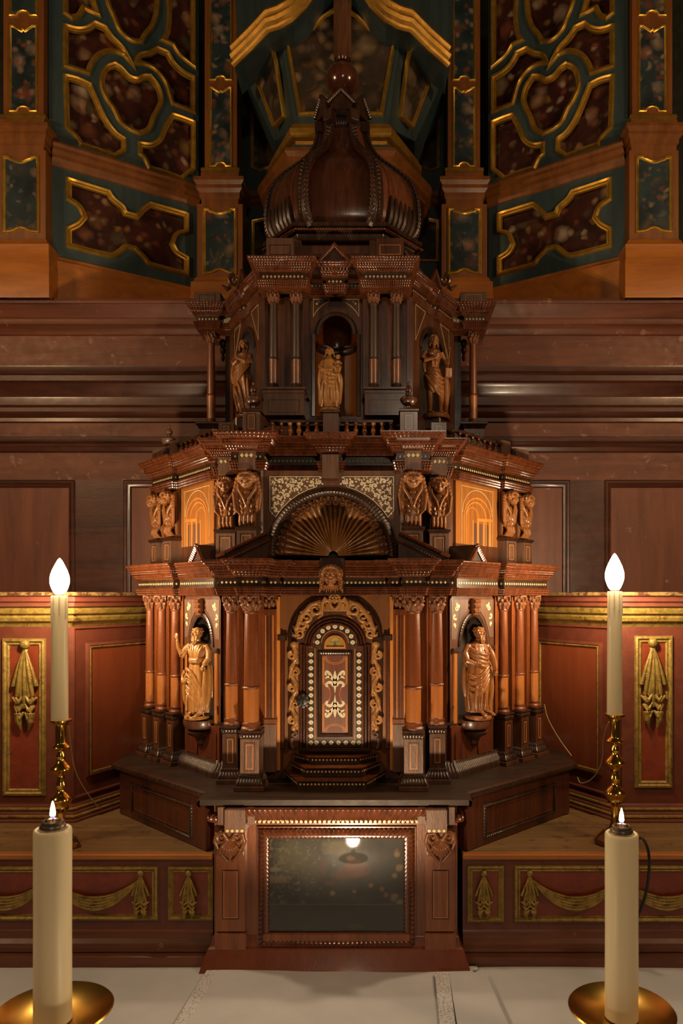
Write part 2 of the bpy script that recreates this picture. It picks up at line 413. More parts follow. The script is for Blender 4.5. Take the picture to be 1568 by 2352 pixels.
def paint_mat(name, ground, patches, scale=28, rough=.4, thr=.56, keep=.45):
    """flat old painting: soft round blossoms and loose brush patches over a dark ground"""
    m, nt, b = newmat(name); b.inputs['Roughness'].default_value = rough; b.inputs['Specular IOR Level'].default_value = .25
    t0 = tex(nt, 'Noise', 12, Detail=4.0)
    col = ramp(nt, t0.outputs[0], [(.3, tuple(x*.5 for x in ground)), (.7, tuple(x*1.5 for x in ground))])
    def mix(f, col, c):
        mx = nt.nodes.new('ShaderNodeMix'); mx.data_type = 'RGBA'; nt.links.new(f, mx.inputs[0]); nt.links.new(col, mx.inputs[6])
        if isinstance(c, tuple): mx.inputs[7].default_value = (*c, 1)
        else: nt.links.new(c, mx.inputs[7])
        return mx.outputs[2]
    for i, c in enumerate(patches[:2]):
        t = tex(nt, 'Noise', scale*(.8+.3*i), Detail=3.0, Roughness=.6, Distortion=.6)
        t.inputs['Vector'].links[0].from_node.inputs['Location'].default_value = (3.1*i+1, 1.7*i, 2.3*i)
        col = mix(ramp(nt, t.outputs[0], [(thr+.02, (0, 0, 0)), (thr+.16, (.6, .6, .6))]), col, tuple(x*.6 for x in c))
    n = tex(nt, 'Noise', scale*1.3, Detail=2.0)
    for j, sc_ in enumerate((scale*1.0, scale*2.1)):
        v = nt.nodes.new('ShaderNodeTexVoronoi'); v.inputs['Scale'].default_value = sc_
        tc = nt.nodes.new('ShaderNodeTexCoord'); ad = nt.nodes.new('ShaderNodeMix'); ad.data_type = 'RGBA'; ad.blend_type = 'ADD'; ad.inputs[0].default_value = .035
        nt.links.new(tc.outputs['Object'], ad.inputs[6]); nt.links.new(n.outputs['Color'], ad.inputs[7]); nt.links.new(ad.outputs[2], v.inputs['Vector'])
        sep = nt.nodes.new('ShaderNodeSeparateColor'); nt.links.new(v.outputs['Color'], sep.inputs[0])
        cr = ramp(nt, sep.outputs[0], [(k/(len(patches)-1), c) for k, c in enumerate(patches)])
        f1 = ramp(nt, v.outputs['Distance'], [(.12, (1, 1, 1)), (.52, (0, 0, 0))]); f2 = ramp(nt, sep.outputs[1], [(keep, (0, 0, 0)), (keep+.08, (.85, .85, .85))])
        mu = nt.nodes.new('ShaderNodeMath'); mu.operation = 'MULTIPLY'; nt.links.new(f1, mu.inputs[0]); nt.links.new(f2, mu.inputs[1])
        col = mix(mu.outputs[0], col, cr)
    nt.links.new(col, b.inputs['Base Color']); return m
FLOR = paint_mat('flower painting', (.040, .012, .009), [(.26, .20, .12), (.20, .045, .022), (.05, .06, .03), (.28, .14, .04), (.42, .34, .25)], 15, thr=.57)
FIGP = paint_mat('figure painting', (.040, .030, .022), [(.20, .12, .05), (.30, .22, .13), (.09, .035, .02), (.24, .16, .08)], 11, thr=.53)
PILP = paint_mat('pillar painting', (.020, .035, .040), [(.20, .13, .08), (.28, .22, .15), (.20, .045, .02), (.10, .07, .03)], 18, thr=.57)
def picture(name, M, w, h, nx, ny, fn, rough, parent):
    """flat painted picture: colours written per point of a fine grid"""
    vs = []; fs = []; cols = []
    for j in range(ny+1):
        for i in range(nx+1):
            u = i/nx; v = j/ny; vs.append(((u-.5)*w, v*h, 0)); cols += [*fn(u, v), 1]
    for j in range(ny):
        for i in range(nx):
            a = j*(nx+1)+i; fs.append([a, a+1, a+nx+2, a+nx+1])
    me = bpy.data.meshes.new(name); me.from_pydata(vs, [], fs)
    at = me.color_attributes.new('paint', 'FLOAT_COLOR', 'POINT'); at.data.foreach_set('color', cols)
    m, nt, b = newmat(name+' paint'); b.inputs['Roughness'].default_value = rough; b.inputs['Specular IOR Level'].default_value = .15
    a = nt.nodes.new('ShaderNodeVertexColor'); a.layer_name = 'paint'; nt.links.new(a.outputs[0], b.inputs['Base Color'])
    me.materials.append(m)
    return finish(name, me, M, parent)
# ================================================================ the room and the panelled surround
def st(mb, name, m, parent=None, **k):
    if parent is None: k['kind'] = 'structure'
    return mb.build(name, m, parent, **k)
st(MB().box(-3.2, 3.2, -1.2, 3.4, -EYE-.1, -EYE), 'floor', WALL)
# back wall: panels, cornice and shelf carried along x; profile goes from the ledge up (out = towards the room)
WD = 2.60
def hz(prof, x0, x1, D=WD):
    return MB().sweep([(x0, D), (x1, D)], prof)
wb = st(MB().box(-2.0, 2.0, WD+.02, WD+.10, -EYE, .95), 'wall_back', WALL)
def zz(py, D=WD): return Z(py, D)
# flat rail above the panels
st(MB().box(-2.0, 2.0, WD, WD+.02, zz(1103), zz(1040)), 'panel_rail', WALL, wb)
# stiles and raised panels
stile_px = [(-330, -230), (172, 284), (430, 560), (1010, 1130), (1308, 1388), (1780, 1900)]
for a, b in stile_px:
    st(MB().box(X(a, WD), X(b, WD), WD, WD+.02, -.10, zz(1103)), 'panel_stile', WALLD, wb)
for i in range(len(stile_px)-1):
    x0 = X(stile_px[i][1], WD); x1 = X(stile_px[i+1][0], WD); z1 = zz(1103); z0 = -.10
    st(MB().box(x0+.02, x1-.02, WD+.008, WD+.022, z0+.02, z1-.02, bev=.006), 'wall_panel', WALLP, wb)
    M = fr(x0, WD, x1, WD); hw = (x1-x0)/2
    st(MB(M).sweep(rect(-hw, hw, z0, z1)[::-1], [(.0, .004), (.004, .007), (.010, .006), (.014, .002), (.022, -.001), (.026, -.010)], True), 'panel_moulding', WALLD, wb)
# the great cornice: list of (out, z) from 1040 up to the shelf at 685
def D2(o): return WD-o
def pz2(py, o): return Z(py, WD-o)
pr = [(.0, pz2(1040, 0)), (.012, pz2(1036, .01)), (.016, pz2(1026, .016)), (.010, pz2(1020, .012)), (.020, pz2(1012, .02)), (.020, pz2(1004, .02))]
def strip(name, m, pts): 
    return st(hz([(o, pz2(py, o)) for o, py in pts], -2.0, 2.0), name, m, wb)
strip('cornice_moulding', WALLD, [(0, 1040), (.012, 1036), (.016, 1027), (.010, 1020), (.022, 1013), (.024, 1005), (.024, 1003)])
strip('cornice_fascia', WALL, [(.024, 1004), (.024, 972)])
strip('cornice_moulding', WALLD, [(.024, 972), (.034, 968), (.034, 960), (.044, 955), (.052, 945), (.050, 936), (.058, 930), (.060, 915), (.060, 912)])
strip('cornice_cove', WALLD, [(.060, 912), (.064, 900), (.078, 888), (.082, 880), (.092, 874), (.094, 862), (.088, 858), (.100, 852), (.104, 842), (.104, 840)])
strip('shelf_fascia', WALL, [(.104, 840), (.104, 772)])
strip('cornice_moulding', WALL, [(.104, 772), (.112, 768), (.116, 760), (.124, 752), (.138, 744), (.142, 736), (.142, 733)])
strip('shelf_edge', WALL, [(.142, 733), (.146, 730), (.150, 726), (.156, 712), (.168, 702), (.172, 697), (.178, 696), (.180, 690), (.176, 685)])
SHZ = pz2(685, .18)
st(MB().box(-2.0, 2.0, WD-.178, WD+.9, SHZ-.012, SHZ-.001), 'shelf_board', WALL, wb)
# dark wall far behind the painted screen
st(MB().box(-3.0, 3.0, 3.3, 3.36, -EYE, 3.4), 'wall_back', wood('dim green wall', (.018, .022, .014), (.05, .045, .026), .6, 0, 'n', .3, .2))

# ---- red wainscot: a flat part and a canted part on each side, same profile
WZ = Z(1360, 1.92)
def wain(side):
    nm = 'wall_left' if side < 0 else 'wall_right'
    # plan, from outside to the middle (left side); mirrored for the right
    if side < 0: p = [(-1.45, 1.92), (X(165, 1.92), 1.92), (X(345, 2.18), 2.18), (X(430, 2.42), 2.42)]
    else: p = [(X(1160, 2.42), 2.42), (X(1240, 2.18), 2.18), (X(1428, 1.92), 1.92), (1.50, 1.92)]
    z0 = Z(1882, 1.92)
    root = st(MB().sweep(p, [(0, z0), (0, WZ-.06), (.0, WZ)]), nm, REDD)
    st(MB().sweep(p, [(-.5 if 0 else -.12, WZ), (.040, WZ), (.044, WZ-.004), (.042, WZ-.009)]), 'wainscot_top_board', OLDW, root)
    st(MB().sweep(p, [(.042, WZ-.009), (.032, WZ-.012), (.034, WZ-.024), (.026, WZ-.027), (.028, WZ-.036), (.020, WZ-.040)]), 'wainscot_cornice', REDD, root)
    st(MB().sweep(p, [(.020, WZ-.041), (.026, WZ-.046), (.024, WZ-.055), (.014, WZ-.059)]), 'gold_moulding', OLDG, root)
    st(MB().sweep(p, [(.014, WZ-.060), (.019, WZ-.066), (.016, WZ-.075), (.005, WZ-.080), (0, WZ-.090)]), 'gold_moulding', OLDG, root)
    st(MB().sweep(p, [(0, z0+.040), (.010, z0+.036), (.012, z0+.026), (.022, z0+.022), (.026, z0+.010), (.036, z0+.006), (.036, z0)]), 'wainscot_base', REDD, root)
    for q, o_ in ((.030, .013), (.014, .026)): st(MB().sweep(p, [(o_-.002, z0+q+.004), (o_+.003, z0+q+.002), (o_+.003, z0+q-.002), (o_-.002, z0+q-.004)]), 'gold_line', OLDG, root)
    # flat part: gold framed upright panel with hanging cloth
    if side < 0: xa, xb = X(8, 1.92), X(104, 1.92)
    else: xa, xb = X(1458, 1.92), X(1542, 1.92)
    za, zb = Z(1826 if side < 0 else 1808, 1.92), Z(1468 if side < 0 else 1462, 1.92)
    M = fr(xa, 1.92, xb, 1.92); hw = (xb-xa)/2
    st(MB(M).sweep(rect(-hw, hw, za, zb)[::-1], [(-.002, 0), (0, .006), (.005, .008), (.009, .004), (.010, .0035), (.013, .0055), (.016, .003), (.018, .0005)], True), 'gold_frame', OLDG, root)
    st(MB(M).box(-hw+.015, hw-.015, za+.015, zb-.015, .0005, .0015), 'red_panel', REDP, root)
    for e in (-1, 1):
        c = .055 if e > 0 else -.055
    st(MB(M).sweep(rect(-hw-.045, hw+.045, za-.05, zb+.055)[::-1], [(-.001, 0), (.001, .003), (.005, .004), (.008, 0)], True), 'stile_bead', REDD, root)
    # further gold panels outside the frame of the picture are left out; canted part: plain red panel
    if side < 0: A, B = p[1], p[2]; u0, u1 = .16, 1.02
    else: A, B = p[1], p[2]; u0, u1 = -.02, .78
    L = math.hypot(B[0]-A[0], B[1]-A[1]); M = fr(A[0], A[1], B[0], B[1])
    ua = (u0-.5)*L; ub = (u1-.5)*L; z1 = WZ-.135; z2 = z0+.10
    st(MB(M).sweep(rect(ua, ub, z2, z1)[::-1], [(-.001, 0), (.001, .006), (.006, .008), (.010, .005), (.014, .001)], True), 'panel_bead', REDD, root)
    st(MB(M).sweep(rect(ua+.009, ub-.009, z2+.009, z1-.009)[::-1], [(-.001, .003), (.000, .0075), (.003, .0075), (.004, .003)], True), 'gold_line', OLDG, root)
    st(MB(M).box(ua+.012, ub-.012, z2+.012, z1-.012, .0005, .003, bev=.001), 'red_panel', REDW, root)
    st(MB(M).sweep(rect(ua-.045, ub+.045, z2-.05, z1+.045)[::-1], [(-.001, 0), (.001, .004), (.005, .005), (.009, 0)], True), 'stile_bead', REDD, root)
    return root, p
wl, pl = wain(-1); wr, prr = wain(1)

# ---- gilded carvings (baked once, shared)
def drape_mb(h, w_):
    """cloth hanging from a ball: narrow at the knot, wide and zigzag at the hem; z from 0 (top) down to -h"""
    m = MB()
    m.ell((0, -.004, -h*.05), (w_*.17, w_*.15, w_*.17))
    for k in range(-3, 4):
        x1 = k*w_*.135; amp = 1-abs(k)*.10
        pts = []; rad = []
        for i in range(9):
            t = i/8; z = -h*(.09+t*(.60 if k % 2 else .66)*amp)
            pts.append((x1*(t**.8)+.0, -.004-.004*sin(PI*t)*(1.4 if k % 2 == 0 else .6), z)); rad.append(w_*(.030+.048*t))
        m.tube(pts, rad, 8)
    for s_ in (-1, 1):
        for j in range(3):
            z = -h*(.66+j*.09); x = s_*w_*(.30-.035*j)
            m.tube([(s_*w_*.03, -.006, z+h*.05), (x*.6, -.010, z-h*.02), (x, -.006, z+h*.03)], [w_*.05, w_*.085, w_*.05], 8)
            m.tube([(s_*w_*.42*(1-.18*j), -.004, z+h*.03), (s_*w_*.2, -.010, z-h*.04)], [w_*.05, w_*.07], 8)
        m.tube([(s_*w_*.22, -.006, -h*.80), (s_*w_*.20, -.006, -h*.90), (s_*w_*.14, -.004, -h*.985)], [w_*.14, w_*.11, w_*.03], 8)
    m.box(-w_*.30, w_*.30, -.004, 0, -h*.75, -h*.3); m.box(-w_*.10, w_*.10, -.003, 0, -h*.4, -h*.03)
    return m
def swag_mb(L, drop, wid):
    m = MB()
    for k in range(5):
        o = (k-2)/4; pts = []; rad = []
        for i in range(21):
            t = i/20; s_ = 4*t*(1-t)
            pts.append(((t-.5)*L, -.003-.005*s_, -drop*s_-o*wid*(.18+.95*s_)))
            rad.append(wid*.105*(.65+.55*s_)*(1+.15*sin(i*1.3+k*2)))
        m.tube(pts, rad, 8)
    return m
DRL = bake(drape_mb(.235, .075), 'hanging_cloth', OLDG, .0012, 0)
DRS = bake(drape_mb(.108, .045), 'hanging_cloth', OLDG, .0008, 0)
SWG = bake(swag_mb(.190, .048, .024), 'swag', OLDG, .0008, 0)
place('hanging_cloth', DRL, wl, T(X(57, 1.91), 1.914, Z(1470, 1.91)), kind='structure')
place('hanging_cloth', DRL, wr, T(X(1499, 1.91), 1.914, Z(1466, 1.91)), kind='structure')

# ---- the gradine: painted step on the altar, left and right of the predella
GT = -.577; TB = -.82
def step(side):
    D = 1.66
    if side < 0: x0, x1 = -1.25, X(489, D)
    else: x0, x1 = X(1062, D), 1.30
    lab = ('red painted altar step with gold swags, at the side with the small-cloth panel left of the glazed painting' if side < 0
           else 'red painted altar step with gold swags, right of the glazed painting, black cable hanging down it')
    root = thing('altar_step', lab, 'altar step', ((x0+x1)/2, 1.66, TB), 'painted steps beside the predella')
    root['label'] = ('red altar step with gold swags, left of the glazed painting' if side < 0 else 'red altar step with gold swags, right of the glazed painting, black cable before it')
    M = MB().box(x0, x1, D, 2.6 if 0 else 1.935, TB, GT-.012); M.build('carcass', REDD, root)
    MB().box(x0, x1, D-.006, D+.012, GT-.012, GT, bev=.002).build('front_edge', ORNG, root)
    n = 3
    for k in range(n):   # boards of the top, running along the step
        MB().box(x0, x1, D+.012+k*.095, D+.0105+(k+1)*.095, GT-.012, GT-.0005*(k % 2), bev=.001).build('top_board', STEPW, root)
    MB().box(x0 if side < 0 else x0, x1, D+.297, 2.42, GT-.013, GT-.002).build('top_board', STEPW, root)
    MB().sweep([(x0, D), (x1, D)], [(0, GT-.17), (.004, GT-.176), (.004, GT-.188), (.012, GT-.196), (.012, GT-.200), (.018, GT-.204), (.020, GT-.210), (.016, GT-.214), (.026, GT-.220), (.028, GT-.228), (.028, GT-.243)]).build('base_moulding', RED if 0 else wood('step base', (.07, .022, .010), (.16, .048, .020), .4, .2, 'x', .5, worn=(.24, .13, .06), worn_at=.64), root)
    fa = [(-60, 362), (387, 490)] if side < 0 else [(1073, 1156), (1182, 1640)]
    for a, b in fa:
        xa, xb = X(a, D), X(b, D); za, zb = Z(2112, D), Z(1990, D)
        if side > 0: za, zb = Z(2116, D), Z(1988, D)
        F = fr(xa, D, xb, D); hw = (xb-xa)/2
        MB(F).sweep(rect(-hw, hw, za, zb)[::-1], [(-.001, 0), (0, .005), (.004, .007), (.008, .003), (.011, .0045), (.013, .001)], True).build('gold_frame', OLDG, root)
        MB(F).box(-hw+.012, hw-.012, za+.012, zb-.012, .0004, .0014).build('red_panel', REDP, root)
    ds = [118, 325, 435] if side < 0 else [1110, 1215, 1425]
    for d in ds: place('hanging_cloth', DRS, root, T(X(d, D), D-.003, Z(1998, D)))
    for d in ([14, 221] if side < 0 else [1320, 1528]):
        place('swag', SWG, root, T(X(d, D), D-.003, Z(2022, D)))
    return root
step(-1); step(1)

# ---- altar table, cloth, runner
tb = thing('altar_table', 'wooden altar table under the white linen cloth', 'table', (0, 1.5, -EYE))
MB().box(-1.5, 1.5, 1.0, 2.35, TB-.045, TB-.001, bev=.004).build('tabletop', WALL, tb)
MB().box(-1.3, 1.3, 1.15, 2.3, -EYE, TB-.045).build('altar_block', WALL, tb)
MB().box(-1.5, 1.5, .55, 1.0, TB-.045, TB-.001, bev=.004).build('table_leaf', WALL, tb)
MB().box(-1.3, 1.3, .62, .66, -EYE, TB-.045).build('front_board', WALL, tb)
def cloth(name, x0, x1, y0, y1, z, amp, nx, ny, m, fn=None, th=.0015):
    vs = []; fs = []
    for j in range(ny+1):
        for i in range(nx+1):
            u = i/nx; v = j/ny; x = x0+(x1-x0)*u; y = y0+(y1-y0)*v
            if fn: x, y = fn(u, v, x, y)
            h = noise.noise(Vector((x*3.2, y*5, z*7)))*amp+noise.noise(Vector((x*9, y*3.0, 4)))*amp*.45
            vs.append((x, y, z+amp+max(-amp*.9, h)))
    n = len(vs); vs += [(a, b, z) for a, b, c in vs]
    for j in range(ny):
        for i in range(nx):
            a = j*(nx+1)+i; fs.append([a, a+1, a+nx+2, a+nx+1]); fs.append([n+a, n+a+nx+1, n+a+nx+2, n+a+1])
    edge = [i for i in range(nx+1)]+[(j+1)*(nx+1)-1 for j in range(1, ny+1)]+[ny*(nx+1)+i for i in range(nx-1, -1, -1)]+[j*(nx+1) for j in range(ny-1, 0, -1)]
    for a, b in zip(edge, edge[1:]+edge[:1]): fs.append([a, n+a, n+b, b])
    return MB().add(vs, fs)
o = cloth('altar_cloth', -1.48, 1.48, .56, 1.634, TB, .0022, 150, 60, LINEN).build('altar_cloth', LINEN, None, 0)
o['label'] = 'large white linen cloth covering the whole altar table'; o['category'] = 'cloth'
def rf(u, v, x, y):
    k = 1-v
    return x+(u-.5)*k*.10, y+.004*sin(u*9)
TR = TB+.0046
R = thing('lace_runner', 'white linen runner with lace borders lying below the glazed painting', 'cloth', (0, 1.4, TR))
xl, xr = X(478, 1.60), X(1098, 1.60)
cloth('r', xl+.02, xr-.012, .80, 1.612, TR, .0040, 110, 60, LINEN, rf).build('linen', LINEN, R, 0)
cloth('r', xl-.004, xl+.022, .80, 1.612, TR, .0040, 8, 60, LACE, lambda u, v, x, y: (x-.5*(1-v)*.10, y)).build('lace_border', LACE, R, 0)
cloth('r', xl-.004, xr, 1.612, 1.626, TR, .003, 90, 3, LACE).build('lace_border', LACE, R, 0)
TF = TR+.0085
R2 = thing('folded_napkin', 'small folded white cloth with a lace strip lying on the right of the lace runner', 'cloth', (X(1060, 1.5), 1.4, TF))
xa, xb = X(1000, 1.56), X(1118, 1.56)
cloth('n', xa, xa+.030, .95, 1.585, TF, .0028, 8, 50, LACE, lambda u, v, x, y: (x-.01*(1-v), y)).build('lace_strip', LACE, R2, 0)
cloth('n', xa+.030, xb, .95, 1.583, TF, .0028, 24, 50, LINEN, lambda u, v, x, y: (x+(1-v)*.06*u, y)).build('linen', LINEN, R2, 0)
# ================================================================ painted and gilded screen (retable) behind
AX = -.038
RT = thing('painted_screen', 'tall blue-green painted altarpiece with gilt mouldings and painted panels behind the tabernacle', 'altarpiece', (AX, 2.7, SHZ))
def hitp(px, py, A, B):
    """where the sight line of a pixel meets the upright plane through A and B (plan points); returns u along A->B and z"""
    dx = (px-892)/1700; ax, ad = A; ux, ud = B[0]-A[0], B[1]-A[1]; L = math.hypot(ux, ud)
    # 0.129+dx*D = ax+ux*t ; D = ad+ud*t
    t = (0.129+dx*ad-ax)/(ux-dx*ud); D = ad+ud*t
    return (t-.5)*L, Z(py, D)
LA = (X(118, 2.47), 2.47); LB = (X(456, 2.74), 2.74)
FL = fr(*LA, *LB); U = lambda px, py: hitp(px, py, LA, LB)
def gild(mb, ring, w_=.0098, h=.009):
    mb.sweep(ring, [(w_*.95, -.006), (w_*.8, .002), (w_*.3, h), (-w_*.3, h*.75), (-w_*.55, .0015), (-w_*1.0, .001), (-w_*1.15, -.008)], True)
def ccw(r):
    a = sum(r[i][0]*r[(i+1) % len(r)][1]-r[(i+1) % len(r)][0]*r[i][1] for i in range(len(r)))
    return r if a > 0 else r[::-1]
holes_px = {
 'A': [(150, -60), (150, 30), (165, 42), (182, 35), (192, 18), (225, 33), (215, 0), (205, -60)],
 'B': [(243, -60), (246, 0), (262, 40), (275, 70), (300, 92), (325, 96), (335, 78), (350, 60), (360, 30), (362, -10), (355, -60)],
 'C': [(378, -60), (388, 20), (385, 70), (373, 92), (398, 103), (415, 128), (445, 152), (445, -60)],
 'D': [(150, 60), (178, 67), (200, 64), (218, 53), (243, 64), (258, 86), (283, 112), (303, 148), (285, 126), (257, 117), (228, 126), (211, 146), (203, 168), (150, 152)],
 'E': [(310, 145), (322, 126), (343, 121), (361, 111), (386, 122), (400, 146), (421, 165), (445, 178), (445, 257), (396, 238), (389, 214), (379, 186), (357, 160), (332, 147)],
 'F': [(264, 147), (279, 157), (296, 175), (314, 182), (329, 175), (346, 175), (364, 200), (371, 229), (364, 250), (354, 268), (343, 296), (321, 307), (296, 296), (275, 279), (261, 250), (246, 229), (234, 200), (236, 171), (246, 154)],
 'G': [(150, 175), (179, 182), (207, 195), (218, 221), (229, 246), (243, 275), (264, 304), (286, 320), (286, 345), (264, 359), (229, 346), (186, 332), (175, 314), (154, 293)],
 'H': [(321, 330), (346, 332), (368, 318), (379, 293), (396, 264), (418, 271), (446, 282), (446, 389), (429, 400), (418, 411), (379, 396), (343, 386), (332, 364), (321, 354)]}
fz = [(440, 1155), (700, 1235), (730, 1280), (790, 1330), (810, 1370), (880, 1390), (920, 1345), (965, 1310), (1205, 1380), (1205, 1490), (1140, 1510), (1112, 1570), (1140, 1620), (1205, 1660), (1205, 1765), (965, 1700), (930, 1660), (870, 1600), (810, 1590), (770, 1620), (710, 1645), (440, 1580), (440, 1470), (500, 1440), (540, 1395), (510, 1330), (440, 1280)]
fz = [(a/2.8, b/2.8) for a, b in fz]
def smooth_ring(r, it): return ccw(crisp(r))
HL = [smooth_ring([U(*p) for p in h], 1 if k != 'F' else 2) for k, h in holes_px.items()]
FZ = smooth_ring([U(*p) for p in fz], 1)
def mirM(): 
    m = Matrix.Identity(4); m[0][0] = -1; m[0][3] = 2*AX; return m
def two(fn):
    """build on the left, then the mirror image on the right"""
    fn(1); fn(-1)
def flip(me): me.flip_normals(); return me
def pboard(name, outer, holes, th, F, m, par, sgn, inset=0):
    if sgn > 0: return plate(name, outer, holes, th, F, m, par)
    o = plate(name, outer, holes, th, F, m, par)
    me = o.data; off = OFF[par.name]
    me.transform(T(*off)); me.transform(mirM()); me.transform(T(*(-off))); me.flip_normals(); return o
def pmb(mb, name, m, par, sgn, **k):
    if sgn < 0: mb.mirror(AX)
    return mb.build(name, m, par, **k)
def retside(s):
    top = Z(-260, 2.45)
    z1 = [U(112, 318), U(456, 425)]
    outer = [U(112, 300)[:1]+(U(112, 300)[1],), (U(456, 300)[0], U(456, 420)[1]), (U(456, 0)[0], top), (U(112, 0)[0], top)]
    zb = U(112, 330)[1]
    outer = [(U(112, 0)[0], zb-.002), (U(456, 0)[0], zb-.002), (U(456, 0)[0], top), (U(112, 0)[0], top)]
    board = pboard('lattice_board', outer, HL, .014, FL @ T(0, 0, -.014), BLUE, RT, s)
    for r in HL:
        xs = [p[0] for p in r]; ys = [p[1] for p in r]
        pboard('painted_panel', r, [], .002, FL @ T(0, 0, -.022), FLOR, board, s)
        g = MB(FL); gild(g, r[::-1][::-1]); pmb(g, 'gilt_moulding', GILT, board, s)
    # rail below the lattice
    g = MB(FL).sweep([(U(112, 0)[0]-.01, 0), (U(456, 0)[0]+.01, 0)], [(0, 0)])
    zt = U(112, 330)[1]; d = lambda py: U(300, py)[1]-U(300, 395)[1]+zt
    rail = MB(); P = [LA, LB]
    rail.sweep(P, [(0, zt+.004), (.030, zt), (.034, zt-.008), (.026, zt-.014), (.028, zt-.026), (.016, zt-.034), (.018, zt-.048), (.008, zt-.056), (.006, zt-.068), (0, zt-.070)])
    pmb(rail, 'moulded_rail', BRWN, RT, s)
    zf = U(130, 590)[1]
    bd = pboard('frieze_board', [(U(112, 0)[0], zf), (U(456, 0)[0], zf), (U(456, 0)[0], zt-.06), (U(112, 0)[0], zt-.06)], [FZ], .012, FL @ T(0, 0, -.012), BLUE, RT, s)
    pboard('painted_panel', FZ, [], .002, FL @ T(0, 0, -.018), FLOR, bd, s)
    g = MB(FL); gild(g, FZ, .0105, .010); pmb(g, 'gilt_moulding', GILT, bd, s)
    b = MB().sweep([LA, LB], [(0, zf+.002), (.004, zf), (.006, zf-.012), (.012, zf-.016), (.012, SHZ-.01)])
    pmb(b, 'base_board', ORNG, RT, s)
    # pillars
    def pillar(pc, D, w_, wb_, y):
        """pc centre px, w_ shaft width px, y: dict of heights"""
        P_ = MB(); x = X(pc, D); k = D/1700; h = w_*k/2; hb = wb_*k/2; dp = .05
        z = lambda py: Z(py, D)
        MBs = lambda: MB()
        pil = MBs().box(x-h, x+h, D, D+.09, z(y['sh']), z(-260)); pil = pmb(pil, 'pillar', BRWN, RT, s)
        # sunk painted fields with gilt edges on the shaft
        F = fr(x-h, D, x+h, D)
        for (ya, yb) in y['fields']:
            za, zb2 = z(yb), z(ya); q = h*.66; sc_ = q*.5
            ring = [(-q, za), (-q*.5, za)]+[(q*.5*cos(math.radians(a)), za+sc_*.7*sin(math.radians(a))) for a in (150, 120, 90, 60, 30)]+[(q*.5, za), (q, za), (q, zb2)]
            if ya > 0: ring += [(q*.75, zb2), (q*.5, zb2-sc_*.3), (q*.15, zb2-sc_*.75), (0, zb2-sc_*.45), (-q*.15, zb2-sc_*.75), (-q*.5, zb2-sc_*.3), (-q*.75, zb2)]
            ring += [(-q, zb2)]
            ring = ccw(ring)
            pboard('painted_field', ring, [], .001, F @ T(0, 0, .0003), PILP, pil, s)
            g = MB(F).sweep(ring, [(.004, 0), (.003, .004), (0, .0055), (-.003, .002), (-.005, .0012)], True); pmb(g, 'gilt_edge', GILT, pil, s)
        # gilt collar, cornice, pedestal block, base
        box = lambda e: [(x-e, D+.10), (x-e, D-(e-h)), (x+e, D-(e-h)), (x+e, D+.10)]
        g = MBs().sweep([(x-h-.002, D+.08), (x-h-.002, D-.004), (x+h+.002, D-.004), (x+h+.002, D+.08)], [(0, z(y['col'])+.022), (.008, z(y['col'])+.020), (.010, z(y['col'])+.010), (.004, z(y['col'])+.004), (0, z(y['col']))]); pmb(g, 'gilt_collar', GILT, pil, s)
        zc = z(y['col']); zb0 = z(y['cor'])
        H = zc-zb0
        pp = [(x-h-.004, D+.10), (x-h-.004, D-.012), (x+h+.004, D-.012), (x+h+.004, D+.10)]
        c = MBs().sweep(pp, [(-.02, zc), (.006, zc), (.006, zc-H*.18), (.026, zc-H*.22), (.028, zc-H*.34), (.018, zc-H*.44), (.020, zc-H*.56), (.010, zc-H*.66), (.010, zc-H*.80), (.004, zc-H*.84), (.004, zc-H), (-.02, zc-H)])
        pmb(c, 'pillar_cornice', BRWN, pil, s)
        zd = z(y['blk'])
        bk = pmb(MBs().box(x-hb, x+hb, D-.016, D+.10, zd, zb0), 'pedestal_block', BRWN, pil, s)
        F2 = fr(x-hb, D-.016, x+hb, D-.016); q = hb*.70; za, zb2 = z(y['pan'][1]), z(y['pan'][0]); e = .018
        ring = [(-q, za), (-q*.62, za+e*.1)]+[(-q*.5+q*t, za+e*(.1+.7*sin(PI*t))) for t in (.1, .25, .5, .75, .9)]+[(q*.62, za+e*.1), (q, za), (q, zb2), (q*.66, zb2), (q*.6, zb2-e*.3)]+[(q*.5-q*t, zb2-e*(.3+.55*sin(PI*t))) for t in (.1, .3, .5, .7, .9)]+[(-q*.6, zb2-e*.3), (-q*.66, zb2), (-q, zb2)]
        ring = ccw(ring)
        pboard('painted_field', ring, [], .001, F2 @ T(0, 0, .0003), PILP, bk, s)
        g = MB(F2).sweep(ring, [(.005, 0), (.004, .005), (0, .007), (-.003, .003), (-.006, .0015)], True); pmb(g, 'gilt_edge', GILT, bk, s)
        bs = MBs().sweep([(x-hb, D+.10), (x-hb, D-.016), (x+hb, D-.016), (x+hb, D+.10)], [(0, zd+.002), (.006, zd-.004), (.010, zd-.016), (.018, zd-.022), (.018, zd-.07), (.020, zd-.075), (.020, SHZ-.004)])
        pmb(bs, 'pillar_base', ORNG, pil, s)
    pillar(54, 2.44, 92, 112, dict(sh=262, col=282, cor=352, blk=556, pan=(368, 538), fields=[(60, 256), (-200, 36)]))
    pillar(507, 2.68, 74, 104, dict(sh=388, col=402, cor=474, blk=642, pan=(486, 632), fields=[(202, 382), (-180, 184)]))
    # blue return between the inner pillar and the middle, with a painted panel
    D = 2.86; xa, xb = X(556, D), X(700, D)
    F = fr(xa, D, xb, D); uu = lambda px: X(px, D)-(xa+xb)/2
    hole = ccw([(uu(578), Z(248, D)), (uu(600), Z(236, D)), (uu(700), Z(236, D)), (uu(700), Z(380, D)), (uu(612), Z(385, D)), (uu(596), Z(393, D)), (uu(578), Z(386, D))])
